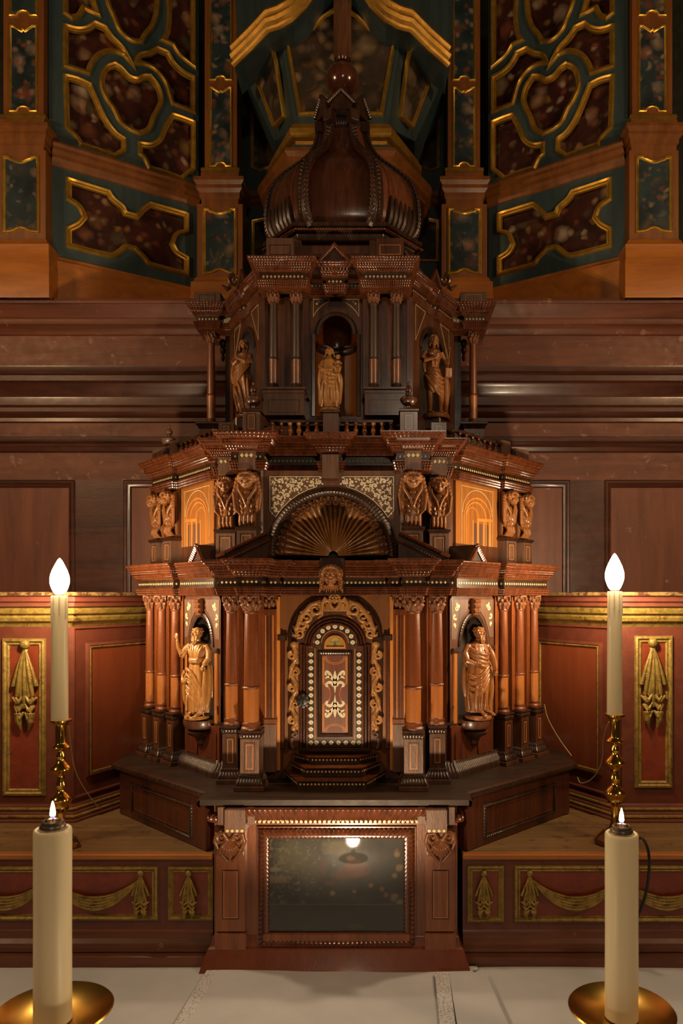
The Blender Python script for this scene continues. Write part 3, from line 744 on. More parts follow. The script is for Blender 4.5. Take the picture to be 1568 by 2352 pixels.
    h2 = ccw([(uu(580), Z(508, D)), (uu(620), Z(500, D)), (uu(700), Z(508, D)), (uu(700), Z(600, D)), (uu(580), Z(600, D))])
    h3 = ccw([(uu(580), Z(-200, D)), (uu(700), Z(-200, D)), (uu(700), Z(200, D)), (uu(610), Z(190, D)), (uu(580), Z(130, D))])
    bd = pboard('recess_board', [(uu(550), SHZ), (uu(712), SHZ), (uu(712), Z(-260, D)), (uu(550), Z(-260, D))], [hole, h2, h3], .01, F @ T(0, 0, -.01), BLUE, RT, s)
    for h_ in (hole, h2, h3):
        pboard('painted_panel', h_, [], .002, F @ T(0, 0, -.016), FIGP, bd, s)
        g = MB(F); gild(g, h_, .007, .006); pmb(g, 'gilt_moulding', GILT, bd, s)
    r_ = MB().sweep([(xa-.03, D), (xb, D)], [(0, Z(440, D)), (.02, Z(444, D)), (.02, Z(455, D)), (.01, Z(460, D)), (.012, Z(468, D)), (0, Z(474, D))]); pmb(r_, 'moulded_rail', BRWN, bd, s)
two(retside)
MB().box(AX-.2, AX+.2, 2.87, 2.89, SHZ, Z(-260, 2.87)).build('recess_back', BLUE, RT)
# middle: a tapering three-sided canopy box with painted faces, on a gilt and a wooden cornice
CN = RT
def P3(px, py, D): return Vector((X(px, D), D, Z(py, D)))
cxp = (688+893)/2
def mid():
    Df, Ds = 2.42, 2.62
    # front face polygon (px,py)
    tl, tr, bl, br = P3(640, 60, Df), P3(930, 60, Df), P3(672, 290, Df), P3(905, 290, Df)
    axx = AX+.012
    def sym(v): return Vector((2*axx-v.x, v.y, v.z))
    top = Z(-220, Df)
    f0 = [P3(676, 292, Df), P3(652, 130, Df)]
    f0.append(Vector((f0[1].x-.01, Df, top)))
    g0 = [P3(630, 325, Ds), P3(548, 140, Ds)]; g0.append(Vector((g0[1].x-.02, Ds, top)))
    vs = [f0[0], sym(f0[0]), sym(f0[1]), f0[1], f0[2], sym(f0[2]), g0[0], g0[1], g0[2], sym(g0[0]), sym(g0[1]), sym(g0[2])]
    fs = [[0, 1, 2, 3], [3, 2, 5, 4], [6, 0, 3], [6, 3, 7], [7, 3, 4, 8], [9, 2, 1], [9, 10, 2], [2, 10, 11, 5]]
    b = [Vector((v.x, 2.86, v.z)) for v in (vs[6], vs[7], vs[8], vs[9], vs[10], vs[11])]
    n = len(vs); vs += b; fs += [[n, 6, 7, n+1], [n+1, 7, 8, n+2], [9, n+3, n+4, 10], [10, n+4, n+5, 11], [6, n, n+3, 9, 1, 0], [8, 4, 5, 11, n+5, n+2]]
    box = MB().add(vs, fs).build('canopy_box', BLUE, CN, 0)
    F = fr(axx-.2, Df, axx+.2, Df)
    u = lambda px, py: (X(px, Df)-axx, Z(py, Df))
    q = [(495, 225), (560, 188), (620, 150), (680, 90), (740, 52), (785, 50)]
    q = [(440+a/2.24, b_/2.24) for a, b_ in q]; bot = (440+558/2.24, 585/2.24)
    left = [u(*p) for p in q]; off = -left[-1][0]
    left = [(a+off*0, b_) for a, b_ in left]; cx0 = u(782, 0)[0]
    ring = [u(*bot)]+left[:-1]; ring = [(a-cx0, b_) for a, b_ in ring]
    ring = ring+[(-a, b_) for a, b_ in ring[::-1]]; ring = [(a+cx0, b_) for a, b_ in ring]
    ring = ccw(ring)
    plate('painted_panel', ring, [], .001, F @ T(0, 0, .0004), FIGP, box)
    g = MB(F); gild(g, ring, .010, .010); g.build('gilt_moulding', GILT, box)
    # side face panels
    for s in (1, -1):
        A, B, C = g0[0], f0[0], f0[1]
        o = (g0[0]+f0[0])/2; ex = (f0[1]-g0[1]).normalized(); n_ = ex.cross(Vector((0, 0, 1))); zdir = (g0[1]-g0[0]+f0[1]-f0[0]); zdir = (zdir-ex*zdir.dot(ex)).normalized()
        nn = ex.cross(zdir).normalized(); cc = (g0[0]+f0[0]+g0[1]+f0[1])/4
        Mx = Matrix(((ex.x, zdir.x, nn.x, cc.x), (ex.y, zdir.y, nn.y, cc.y), (ex.z, zdir.z, nn.z, cc.z), (0, 0, 0, 1)))
        inv = Mx.inverted()
        pts = [(335, 370), (375, 350), (405, 310), (430, 268), (446, 330), (487, 600), (437, 650)]
        ring = []
        for a, b_ in pts:
            d = Vector(((440+a/2.24-892)/1700, 1, (1370-b_/2.24)/1700)); c0 = Vector((.129, 0, 0))
            t = (cc-c0).dot(nn)/d.dot(nn); pnt = inv @ (c0+d*t); ring.append((pnt.x, pnt.y))
        ring = ccw(ring)
        o1 = plate('painted_panel', ring, [], .001, Mx @ T(0, 0, .010), FIGP, box)
        g = MB(Mx @ T(0, 0, .010)); gild(g, ring, .008, .008)
        if s < 0:
            g.mirror(axx); me = o1.data; off = OFF[box.name]; m2 = Matrix.Identity(4); m2[0][0] = -1; m2[0][3] = 2*axx
            me.transform(T(*off)); me.transform(m2); me.transform(T(*(-off))); me.flip_normals()
        g.build('gilt_moulding', GILT, box)
    # gilt cornice below, then wooden cornice, then blue drum
    def path(e, D0, sd): return [(X(628, Ds)-e, 2.86), (X(628, Ds)-e, Ds), (X(676, Df)-e*.4, Df-e*.3), (2*axx-X(676, Df)+e*.4, Df-e*.3), (2*axx-X(628, Ds)+e, Ds), (2*axx-X(628, Ds)+e, 2.86)]
    z = Z(290, Df)
    MB().sweep(path(0, 0, 0), [(-.03, z+.006), (.004, z+.006), (.010, z), (.012, z-.010), (.020, z-.018), (.020, z-.034), (.012, z-.040), (-.004, z-.046), (-.008, z-.060), (-.06, z-.062)]).build('gilt_cornice', GILTD, CN)
    z2 = z-.062
    MB().sweep(path(.012, 0, 0), [(-.06, z2+.002), (.0, z2), (.004, z2-.010)]).build('blue_fillet', BLUE, CN)
    MB().sweep(path(.014, 0, 0), [(-.06, z2-.010), (.006, z2-.012), (.008, z2-.022), (0, z2-.026)]).build('gilt_fillet', GILT, CN)
    z3 = z2-.026
    MB().sweep(path(.03, 0, 0), [(-.06, z3), (.022, z3), (.026, z3-.012), (.014, z3-.024), (.016, z3-.040), (.002, z3-.050), (.002, z3-.062), (-.012, z3-.066), (-.06, z3-.066)]).build('wooden_cornice', BRWN, CN)
    dr = MB().sweep(path(-.01, 0, 0), [(0, z3-.06), (0, SHZ)]).build('blue_drum', BLUE, CN)
    # roof edge of the canopy: gilt, rising to the middle
    pts = [P3(534, 132, 2.40), P3(575, 92, 2.36), P3(614, 50, 2.33), P3(640, 42, 2.31), P3(668, 26, 2.29), P3(700, -6, 2.28), P3(735, -60, 2.28), P3(780, -120, 2.28)]
    for s in (1, -1):
        r = MB()
        for e, zz_, rad in ((0, 0, .015), (.004, .022, .012), (-.004, -.018, .010)):
            r.tube([p+Vector((0, -e*2, zz_)) for p in pts], rad, 8)
        if s < 0: r.mirror(axx+.0)
        r.build('gilt_roof_edge', GILTD, CN)
        bl = MB()
        vs = []; 
        for p in pts: vs += [p+Vector((0, .0, -.012)), Vector((p.x, max(2.46, p.y+.16), p.z-.012)), p+Vector((0, 0, .02)), Vector((p.x, max(2.46, p.y+.16), p.z+.02))]
        fs = []
        for i in range(len(pts)-1):
            a = i*4; b_ = a+4
            fs += [[a, b_, b_+1, a+1], [a+2, a+3, b_+3, b_+2], [a, a+2, b_+2, b_], [a+1, b_+1, b_+3, a+3]]
        bl.add(vs, fs)
        if s < 0: bl.mirror(axx)
        bl.build('canopy_roof', BLUE, CN, 0)
mid()
# ================================================================ predella: the low cabinet with the glazed painting
PX = .011
PR = thing('predella_cabinet', 'low wooden cabinet with a glazed dark painting, carrying the carved tabernacle', 'cabinet', (PX, 1.7, TB))
Dp = 1.63; x0, x1 = X(492, Dp), X(1050, Dp); z0, z1 = TB, -.455
MB().box(x0, x1, Dp, 1.95, z0+.012, z1).build('carcass', PRED, PR)
MB().sweep([(x0, 1.95), (x0, Dp), (x1, Dp), (x1, 1.95)], [(0, z0+.075), (.004, z0+.070), (.006, z0+.052), (.012, z0+.048), (.024, z0+.014), (.028, z0+.001), (-.05, z0+.001)]).build('base_board', REDW, PR)
MB().box(x0+.10, x1-.10, Dp-.012, Dp+.01, z0+.055, z0+.082, bev=.002).build('lower_rail', PRED, PR)
# pilasters with shell brackets
def shellbracket():
    m = MB()
    for s in (-1, 1):
        p = spiral(s*.014, -.014, .014, 1.1, PI*(.5), -s, 14)
        m.tube([(a, -.006, b) for a, b in p], [.0055-.002*i/14 for i in range(15)], 8)
        m.tube([(s*.001, -.006, -.022), (s*.012, -.009, -.002), (s*.026, -.008, -.004), (s*.030, -.006, -.020), (s*.020, -.004, -.042), (s*.004, -.003, -.062)], [.004, .005, .005, .0045, .004, .003], 8)
    for k in range(-3, 4):
        a = k*.27; m.tube([(0, -.006, -.014), (.020*sin(a), -.013, -.014-.020*cos(a)), (.027*sin(a), -.008, -.018-.030*cos(a))], [.003, .0042, .0025], 8)
    m.box(-.028, .028, -.004, 0, -.05, 0)
    return m
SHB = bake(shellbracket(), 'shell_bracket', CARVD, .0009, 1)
for sx in (-1, 1):
    c = (x0+.038) if sx < 0 else (x1-.038)
    p = MB().box(c-.032, c+.032, Dp-.010, Dp, z0+.085, -.575+.062, bev=.002).build('pilaster', PRED, PR)
    place('shell_bracket', SHB, PR, T(c, Dp-.012, -.512) @ Matrix.Scale(1.08, 4))
    for e in (0, 1):
        F = fr(c-.03, Dp-.0105, c+.03, Dp-.0105); q = .014 if e else .017
        MB(F).sweep(rect(-q, q, z0+.115+e*.003, -.60), [(0, .0), (0, .0006), (.0012, .0006), (.0012, 0)], True).build('inlay_line', EBON if not e else INL, p)
    MB().box(c-.034, c+.034, Dp-.012, Dp, z0+.04, z0+.083, bev=.002).build('pilaster_foot', PRED, PR)
# ripple frame and picture behind glass
xa, xb = X(594, Dp), X(952, Dp); za, zb = Z(2168, Dp), Z(1900, Dp)
F = fr(xa, Dp, xb, Dp); hw = (xb-xa)/2
MB(F).sweep(rect(-hw, hw, za, zb)[::-1], [(-.004, 0), (-.003, .006), (0, .006)], True).build('frame_border', RED, PR)
MB(F).sweep(rect(-hw, hw, za, zb)[::-1], [(0, .006), (.001, .012, .0022), (.006, .015, .0022), (.010, .012, .0022), (.012, .008, .0015), (.015, .009, .0022), (.020, .008, .0022), (.023, .004, .001), (.025, .002)], True, pitch=.0105).build('ripple_frame', RIPP, PR)
wI, hI = 2*hw-.046, (zb-za)-.046
def lands(u, v):
    n = noise.noise(Vector((u*7, v*5, 1))); n2 = noise.noise(Vector((u*26, v*20, 5))); n3 = noise.noise(Vector((u*60, v*50, 9)))
    g = .030+.022*n+.012*n2; c = [g*.95, g, g*.62]
    def e(cx, cy, rx, ry, col, k=1, soft=.5):
        d = math.sqrt(((u-cx)/rx)**2+((v-cy)/ry)**2)+.35*n2; a = max(0, min(1, (1-d)/soft))*k
        for i in range(3): c[i] += (col[i]-c[i])*a
    if v < .30+.01*n: c[:] = [.026+.012*n3*.5, .021, .013]
    else:
        e(.16, .78, .14, .22, (.10, .09, .045), .8); e(.30, .70, .10, .30, (.09, .075, .04), .6)
        if n2+n3*.8 > .22+max(0, u-.20)*1.8+.25*abs(v-.72): c[:] = [.13, .115, .065]
        e(.06, .56, .12, .05, (.22, .14, .06), .8); e(.05, .66, .05, .03, (.26, .22, .15), .7)
        e(.50, .88, .12, .10, (.16, .14, .08), .8)
        e(.64, .66, .12, .10, (.14, .045, .028), .9, .4); e(.54, .60, .10, .06, (.12, .04, .025), .8); e(.45, .52, .05, .03, (.16, .05, .03), .6)
        e(.40, .68, .035, .12, (.09, .035, .022), .7); e(.60, .78, .04, .03, (.26, .17, .11), .6)
        for (a, b, r) in ((.94, .82, .030), (.96, .68, .034), (.925, .60, .026), (.83, .46, .022), (.86, .40, .022), (.92, .38, .035), (.96, .33, .028), (.75, .50, .02), (.47, .42, .026), (.63, .44, .018)):
            e(a, b, r, r*1.4, (.34, .24, .12) if r > .025 else (.28, .18, .08), .85, .5)
        e(.94, .86, .016, .02, (.34, .10, .06), .7)
    if abs(v-.305) < .006: c[:] = [.15, .11, .06]
    e(.64, .08, .08, .03, (.09, .085, .03), .6)
    return [x*.62 for x in c]
pic = picture('painting', F @ T(0, za+.022, .0012), wI+.004, hI+.004, 170, 118, lands, .45, PR)
MB(F).box(-wI/2-.001, wI/2+.001, za+.0225, zb-.0225, .0025, .0045).build('glass_pane', GLASS, PR, 0)
# cornice of the predella: corner blocks and a ripple band with bone dots
zc = Z(1895, Dp)
MB().sweep([(x0, 1.75), (x0, Dp), (x1, Dp), (x1, 1.75)], [(0, zc+.004), (.006, zc+.007, .001), (.012, zc+.012, .002), (.013, zc+.020, .002), (.008, zc+.026, .001), (0, zc+.028)], pitch=.0105).build('ripple_moulding', RIPP, PR)
xm0, xm1 = X(568, 1.60), X(984, 1.60); zt = -.455
MB().box(xm0-.004, xm1+.004, 1.607, Dp, zc+.028, zt).build('frieze', BLACK, PR)
MB().sweep([(xm0, 1.63), (xm0, 1.606), (xm1, 1.606), (xm1, 1.63)], [(0, zt-.030), (.002, zt-.028), (.004, zt-.022, .0015), (.012, zt-.012, .0025), (.014, zt-.004, .0015), (.010, zt)], pitch=.0105).build('ripple_moulding', RIPP, PR)
for sx in (-1, 1):
    cc = (X(538, 1.58)) if sx < 0 else (X(1003, 1.58))
    MB().box(cc-.022, cc+.022, 1.585, 1.64, zt-.052, zt-.002, bev=.0015).build('corner_block', GREYW, PR)
    MB().box(cc-.040, cc-.024, 1.60, 1.64, zt-.040, zt, bev=.0015).build('corner_block', GREYW, PR)
    MB().box(cc+.024, cc+.040, 1.60, 1.64, zt-.040, zt, bev=.0015).build('corner_block', GREYW, PR)
dots = MB(); 
L = xm1-xm0; n = int(L/.0098)
for k in range(n): dots.lathe([(.0034, 0), (.0034, .0008), (0, .0010)], 8, fr(xm0+(k+.5)*L/n-.01, 1.6065, xm0+(k+.5)*L/n+.01, 1.6065, zt-.034))
for sx in (538, 1003):
    for k in range(4): dots.lathe([(.0034, 0), (.0034, .0008), (0, .0010)], 8, fr(X(sx, 1.58)-.016+k*.0105-.01, 1.5847, X(sx, 1.58)-.016+k*.0105+.01, 1.5847, zt-.047))
dots.build('bone_dots', IVYEL, PR, kind='stuff')

# ================================================================ tabernacle
TBN = thing('tabernacle', 'carved dark wooden tabernacle of three columned storeys under an onion dome', 'tabernacle', (0, 1.9, -.455))
def tp(mb, name, m, parent=None, smooth=35, **k): return mb.build(name, m, parent or TBN, smooth, **k)
def lr(l, cx=0.0): return l+[(2*cx-x, y) for x, y in l[::-1]]
# ---- slab with the two framed wings
ZS = -.440
slabL = [(-.60, 2.30), (X(262, 1.96), 1.96), (X(474, 1.665), 1.665), (X(474, 1.66), 1.60)]
slab = lr(slabL, .012)
tp(MB().prism([(x, y) for x, y in slab], -.452, ZS), 'base_slab', SLAB)
pair(MB().sweep([(x, y) for x, y in slabL], [(.0, -.456), (.004, -.454, .0016), (.007, -.449, .002), (.006, -.443, .001), (0, ZS)], pitch=.009), 'slab_edge_moulding', EBON, .012, TBN)
wA, wB = (X(262, 1.96)+.012, 1.968), (X(474, 1.66)-.004, 1.672)
for s in (1, -1):
    Fw = fr(*wA, *wB); Lw = math.hypot(wB[0]-wA[0], wB[1]-wA[1])
    g = MB(Fw).box(-Lw/2, Lw/2, -.577+.002, -.452, -.12, 0); 
    if s < 0: g.mirror(.012)
    wing = tp(g, 'base_wing', wood('wing mahogany', (.05, .012, .006), (.10, .026, .010), .34, .4) if s > 0 else bpy.data.materials['wing mahogany'])
    a, b = -Lw*.34, Lw*.36; za_, zb_ = -.562, -.482
    for nm, mt, pr_, rg in (('ripple_frame', EBON, [(0, 0), (.001, .003, .0012), (.004, .005, .0016), (.007, .003, .0012), (.008, .0)], rect(a, b, za_, zb_)[::-1]),
                       ('panel_line', RED, [(0, 0), (0, .0012), (.0015, .0012), (.0015, 0)], rect(a+.012, b-.012, za_+.012, zb_-.012)[::-1])):
        g = MB(Fw).sweep(rg, pr_, True, pitch=.008)
        if s < 0: g.mirror(.012)
        tp(g, nm, mt, wing)
# ---- generic pieces
def capital_mb():
    """unit: height 1 from z=0 to 1, neck radius .36, abacus half width .62"""
    m = MB(); m.lathe([(.36, -.02), (.36, .1), (.40, .35), (.46, .65), (.56, .86), (.40, .9)], 16)
    for row, (n, z0_, z1_, r0, r1, w_) in enumerate(((8, .04, .44, .40, .60, .15), (8, .30, .68, .42, .66, .14))):
        for k in range(n):
            a = 2*PI*(k+.5*row)/n; c, s_ = cos(a), sin(a)
            m.tube([(c*r0, s_*r0, z0_), (c*(r0+.02), s_*(r0+.02), z0_*.4+z1_*.6), (c*r1, s_*r1, z1_), (c*(r1+.06), s_*(r1+.06), z1_-.07)], [w_*.7, w_, w_*.8, w_*.35], 8)
    for k in range(4):
        a = PI/4+k*PI/2; c, s_ = cos(a), sin(a)
        p = spiral(0, 0, .17, 1.3, PI/2, -1, 14)
        m.tube([(c*(.66+q[0]), s_*(.66+q[0]), .74+q[1]) for q in p], .052, 8)
        m.tube([(c*.40, s_*.40, .50), (c*.50, s_*.50, .78), (c*.66, s_*.66, .91)], .06, 8)
        a = k*PI/2; m.ell((cos(a)*.58, sin(a)*.58, .86), .10)
    q = .60
    m.prism([(q, q), (0, q*.86), (-q, q), (-q*.86, 0), (-q, -q), (0, -q*.86), (q, -q), (q*.86, 0)], .88, 1.0)
    return m
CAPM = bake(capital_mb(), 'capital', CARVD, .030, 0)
def lathe_me(name, prof, m, segs=20): return MB().lathe(prof, segs).mesh(name, m, 40)
def column_parts(kind):
    # unit height 1, radius 1 -> scaled on placing; separate meshes per part
    d = {}
    d['column_base'] = lathe_me('column_base', [(1.32, 0), (1.34, .012), (1.26, .022), (1.12, .026), (1.10, .034), (1.20, .040), (1.18, .050), (1.02, .054), (1.0, .058)], RED if kind else EBON)
    d['drum'] = lathe_me('drum', [(1.0, .056), (1.0, .305)], DRUM if kind else RED)
    d['ring'] = lathe_me('ring', [(1.0, .303), (1.14, .306), (1.18, .313), (1.14, .320), (1.0, .323)], RED if kind else EBON)
    d['shaft'] = lathe_me('shaft', [(.98, .322), (.97, .45), (.93, .65), (.86, .82), (.84, .862), (.94, .866), (.96, .872), (.86, .878), (.84, .885)], RED if kind else EBON)
    return d
CP = {1: column_parts(1), 0: column_parts(0)}
def column(x, D, z0, z1, r, kind=1, rot=0.0):
    o = bpy.data.objects.new('column', None); COL.objects.link(o); o.parent = TBN; o.empty_display_size = .02
    off = OFF[TBN.name]; o.location = Vector((x, D, z0))-off; o.rotation_euler.z = rot
    H = z1-z0
    for k, me in CP[kind].items():
        c = bpy.data.objects.new(k, me); COL.objects.link(c); c.parent = o; c.scale = (r, r, H)
    ch = H*.125; c = bpy.data.objects.new('capital', CAPM); COL.objects.link(c); c.parent = o; c.location = (0, 0, H-ch); k = r*2.12
    c.scale = (k, k, ch); return o
def entab(path, z0, z1, z2, z3, over=.032, mats=(RIPP, EBON, RIPP), cx=0.0, pitch=.0056, diam=True, half=True, dsz=.0032):
    """architrave z0-z1, frieze z1-z2 with diamonds, cornice z2-z3 over a plan path (left half, mirrored)"""
    h = z1-z0; c = z3-z2
    def do(pr, nm, m):
        g = MB().sweep(path, pr, False, pitch)
        if half: g.both(cx)
        tp(g, nm, m)
    def beads(o0, za, o1, zb, n, d=.0026):
        r = []
        for i in range(n):
            a, b = i/n, (i+1)/n; oa = o0+(o1-o0)*a; ob = o0+(o1-o0)*b; A = za+(zb-za)*a; B = za+(zb-za)*b
            r += [(oa, A), ((oa*.75+ob*.25)+.0006, A*.75+B*.25, d), ((oa*.25+ob*.75)+.0006, A*.25+B*.75, d), (ob, B-(B-A)*.04)]
        return r
    do([(-.04, z0), (.001, z0)]+beads(.001, z0+h*.03, .006, z0+h*.9, 3)+[(.009, z0+h*.92), (.009, z1), (-.04, z1)], 'architrave', mats[0])
    do([(.0, z1), (.0, z2)], 'frieze', mats[1])
    do([(-.04, z2), (.003, z2), (.006, z2+c*.06)]+beads(.006, z2+c*.07, .012, z2+c*.33, 2)+[(over*.50, z2+c*.36)]+beads(over*.52, z2+c*.37, over*.60, z2+c*.62, 2)+[(over*.68, z2+c*.64)]+beads(over*.70, z2+c*.66, over, z2+c*.93, 2)+[(over+.001, z2+c*.94), (over+.001, z3), (-.05, z3)], 'cornice', mats[2])
    if diam:
        P = [Vector(p) for p in path]; dm = MB(); zc_ = (z1+z2)/2; s = dsz
        for a, b in zip(P, P[1:]):
            L = (b-a).length; n = int((L-.003)/.0100)
            if n < 1: continue
            F = fr(a.x, a.y, b.x, b.y)
            for k in range(n):
                u = (k-(n-1)/2)*.0100
                dm.add([(u-s, zc_, .0002), (u, zc_-s*1.15, .0002), (u+s, zc_, .0002), (u, zc_+s*1.15, .0002), (u, zc_, .0011)], [[0, 1, 4], [1, 2, 4], [2, 3, 4], [3, 0, 4]], F)
        if half: dm.both(cx)
        tp(dm, 'diamond_inlays', IVYEL, None, 0, kind='stuff')
def walls(path, z0, z1, m, name='wall_panel', cx=0.0, half=True):
    g = MB().sweep(path, [(0, z0), (0, z1)])
    return pair(g, name, m, cx, TBN) if half else tp(g, name, m)
def niche(A, B, z0, z1, hw, zs, ztop, depth, mw, mi, mirror=None, zb=None, name='niche'):
    """wall face between plan points A and B with an arched niche; the niche is a half round with a vaulted head"""
    F = fr(*A, *B); L = math.hypot(B[0]-A[0], B[1]-A[1])/2; ry = ztop-zs; zb = z0 if zb is None else zb; n = 16
    arcp = [(hw*cos(PI*k/n), zs+ry*sin(PI*k/n)) for k in range(n+1)]
    inner = [(hw, zb)]+arcp+[(-hw, zb)]
    outer = [(L, zb)]+[(L, zs)]+[(max(-L, min(L, L*1.6*cos(PI*k/n))), z1 if 0 < k < n and abs(cos(PI*k/n))*1.6 < 1.0 or k == n//2 else zs+(z1-zs)*min(1, sin(PI*k/n)/.78)) for k in range(1, n)]+[(-L, zs)]+[(-L, zb)]
    g = MB(F); m_ = len(inner)
    g.add([(u, v, 0) for u, v in inner]+[(u, v, 0) for u, v in outer], [[i, i+m_, i+m_+1, i+1] for i in range(m_-1)])
    if zb > z0+.001: g.add([(-L, z0, 0), (L, z0, 0), (L, zb, 0), (-L, zb, 0)], [[0, 1, 2, 3]])
    if mirror is not None: g.mirror(mirror)
    wl_ = tp(g, name+'_wall', mw, None, 20)
    g = MB(F); vs = []; fs = []; m2 = 14
    zr_ = [zb, (zb+zs)/2, zs]
    for zz_ in zr_:
        for k in range(m2+1):
            a = PI*k/m2; vs.append((hw*cos(a), zz_, -depth*sin(a)))
    for j in range(1, 9):
        t = j/8*PI/2
        for k in range(m2+1):
            a = PI*k/m2; vs.append((hw*cos(a)*cos(t), zs+ry*sin(t), -depth*sin(a)*cos(t)))
    R_ = len(vs)//(m2+1)
    for j in range(R_-1):
        for k in range(m2): q = j*(m2+1)+k; fs.append([q, q+1, q+m2+2, q+m2+1])
    vs2 = [(hw*cos(PI*k/m2), zb, -depth*sin(PI*k/m2)) for k in range(m2+1)]
    g.add(vs, fs); g.add(vs2, [list(range(m2+1))])
    if mirror is not None: g.mirror(mirror)
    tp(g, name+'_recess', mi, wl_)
    # ripple archivolt
    g = MB(F).sweep([(hw*cos(PI*k/n), zs+ry*sin(PI*k/n)) for k in range(n+1)][::-1], [(-.001, -.003), (-.001, .003), (.002, .005, .0014), (.006, .004, .0014), (.010, .003, .001), (.011, 0)], False, pitch=.0065)
    if mirror is not None: g.mirror(mirror)
    tp(g, 'archivolt', EBON, wl_)
    return wl_, F
def inlay_rects(F, cxu, za_, zb_, hw_, parent, mats=(EBON, INL), step_=.0045):
    for i, m in enumerate(mats):
        e = i*step_
        MB(F).sweep(rect(cxu-hw_+e, cxu+hw_-e, za_+e, zb_-e), [(0, -.0002), (0, .0005), (.0013, .0005), (.0013, -.0002)], True).build('inlay_line', m, parent)
# ================= lower storey
n1 = Vector((-.729, -.684))           # outward normal of the outer column group
oc = [(-.534, 2.060), (-.483, 2.000), (-.431, 1.950)]
LP = [(-.600, 2.30), (-.573, 2.076), (-.428, 1.918), (-.416, 1.930), (-.295, 1.800), (-.272, 1.800), (-.272, 1.741), (-.212, 1.741), (-.212, 1.679), (-.160, 1.679), (-.160, 1.752), (-.128, 1.752), (-.128, 1.775)]
LPf = lr(LP)
entab(LPf, .002, .022, .044, .085, .032, half=False, pitch=.0056)
tp(MB().prism([(x, y) for x, y in lr([(-.58, 2.3), (-.56, 2.10), (-.42, 1.95), (-.28, 1.82), (-.20, 1.76), (-.12, 1.79)])], .060, .0845), 'cornice_top', EBON)
# wall behind the columns
walls([(-.560, 2.35), (-.545, 2.105), (-.400, 1.955)], -.305, .004, RED)
walls([(-.292, 1.845), (-.272, 1.800), (-.225, 1.800), (-.218, 1.765), (-.168, 1.765), (-.168, 1.800)], -.305, .004, RED)
# pilaster strips beside the outer columns
for (cx_, cd) in oc[:]:
    p = Vector((cx_, cd))+Vector((.684, -.729))*(.020)-n1*.006
    F = fr(p.x-.007*.684, p.y+.007*.729, p.x+.007*.684, p.y-.007*.729)
    for s in (1, -1):
        g = MB(F).box(-.008, .008, -.305, .002, -.02, 0)
        if s < 0: g.mirror(0)
        tp(g, 'pilaster_strip', RED)
for s in (1, -1):
    for (cx_, cd), r in zip(oc, (.0125, .0130, .0135)): column(s*cx_, cd, -.305, .003, r)
    column(s*-.244, 1.762, -.305, .003, .0148); column(s*-.186, 1.700, -.305, .003, .0178)
# niche bays
NA, NB = (-.404, 1.932), (-.278, 1.796)
for s in (1, -1):
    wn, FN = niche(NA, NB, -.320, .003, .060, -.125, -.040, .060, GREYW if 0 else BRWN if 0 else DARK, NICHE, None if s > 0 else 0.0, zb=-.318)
    # spandrels with ivory sprays, framed
    for e in (-1, 1):
        g = MB(FN)
        pts = [(e*.088, -.008), (e*.088, -.105), (e*.070, -.105)]+[(e*.071*cos(math.radians(t)), -.125+.096*sin(math.radians(t))) for t in (15, 30, 45, 58, 70)]+[(e*.020, -.008)]
        g.prism(pts if e > 0 else pts[::-1], .0002, .0012)
        if s < 0: g.mirror(0)
        sp = tp(g, 'spandrel', GREYW, wn)
        g = MB(FN @ T(0, 0, .0013))
        for (cx_, cz, r, a0, d_) in ((.070, -.028, .010, 2.2, 1), (.060, -.022, .009, .8, -1), (.075, -.048, .009, 4.0, 1), (.078, -.070, .006, 4.4, -1)):
            ribbon(g, [(e*a, b_) for a, b_ in spiral(cx_, cz, r, .8, a0, d_, 12)], [.0055-.003*i/12 for i in range(13)], .0006)
            g.ell((e*cx_, cz, 0), (.0028, .0028, .0009), None, None, 8, 4)
        if s < 0: g.mirror(0)
        tp(g, 'ivory_spray', IVYEL, sp)
        g = MB(FN)
        g.box(-.0055+e*.075, .0055+e*.075, -.31, -.135, 0, .004)
        if s < 0: g.mirror(0)
        tp(g, 'pilaster_strip', DRUM, wn)
        g = MB(FN).box(e*.073-.014, e*.073+.014, -.138, -.126, 0, .008, bev=.002)
        if s < 0: g.mirror(0)
        tp(g, 'impost', EBON, wn)
    # keystone scroll over the niche
    g = MB(FN).box(-.010, .010, -.048, -.004, 0, .012, bev=.003)
    for q in range(3): g.tube([(-.011, -.012-q*.013, .013), (.011, -.012-q*.013, .013)], .005-.0006*q, 8)
    if s < 0: g.mirror(0)
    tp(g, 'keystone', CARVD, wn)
    # corbel under the figure
    g = MB(FN); cb = []
    prof = [(.006, -.375), (.012, -.368), (.010, -.358), (.034, -.345, ), (.038, -.338), (.030, -.334), (.042, -.328), (.046, -.318), (.046, -.308), (0, -.308)]
    for i, (r, z_) in enumerate(prof): cb.append((r, z_))
    M2 = FN @ Matrix(((1, 0, 0, 0), (0, 0, 1, 0), (0, -1, 0, 0), (0, 0, 0, 1)))
    g = MB(M2).lathe(cb, 18)
    if s < 0: g.mirror(0)
    tp(g, 'corbel', DARK, wn)
    g = MB(FN).box(-.088, .088, -.425, -.318, -.02, .001)
    for e in (-1, 1): g.add([(e*.012, -.35, .0015), (e*.075, -.33, .0015), (e*.075, -.40, .0015), (e*.02, -.40, .0015), (e*.012, -.35, .004), (e*.075, -.33, .003), (e*.075, -.40, .003), (e*.02, -.40, .004)], [[4, 5, 6, 7], [0, 1, 5, 4], [1, 2, 6, 5], [2, 3, 7, 6], [3, 0, 4, 7]])
    if s < 0: g.mirror(0)
    tp(g, 'niche_apron', wood('apron mahogany', (.06, .013, .006), (.12, .030, .010), .3, .5) if s > 0 else bpy.data.materials['apron mahogany'])
    # sill
    g = MB(FN).sweep([(-.088, 0), (.088, 0)], [(0, 0)])
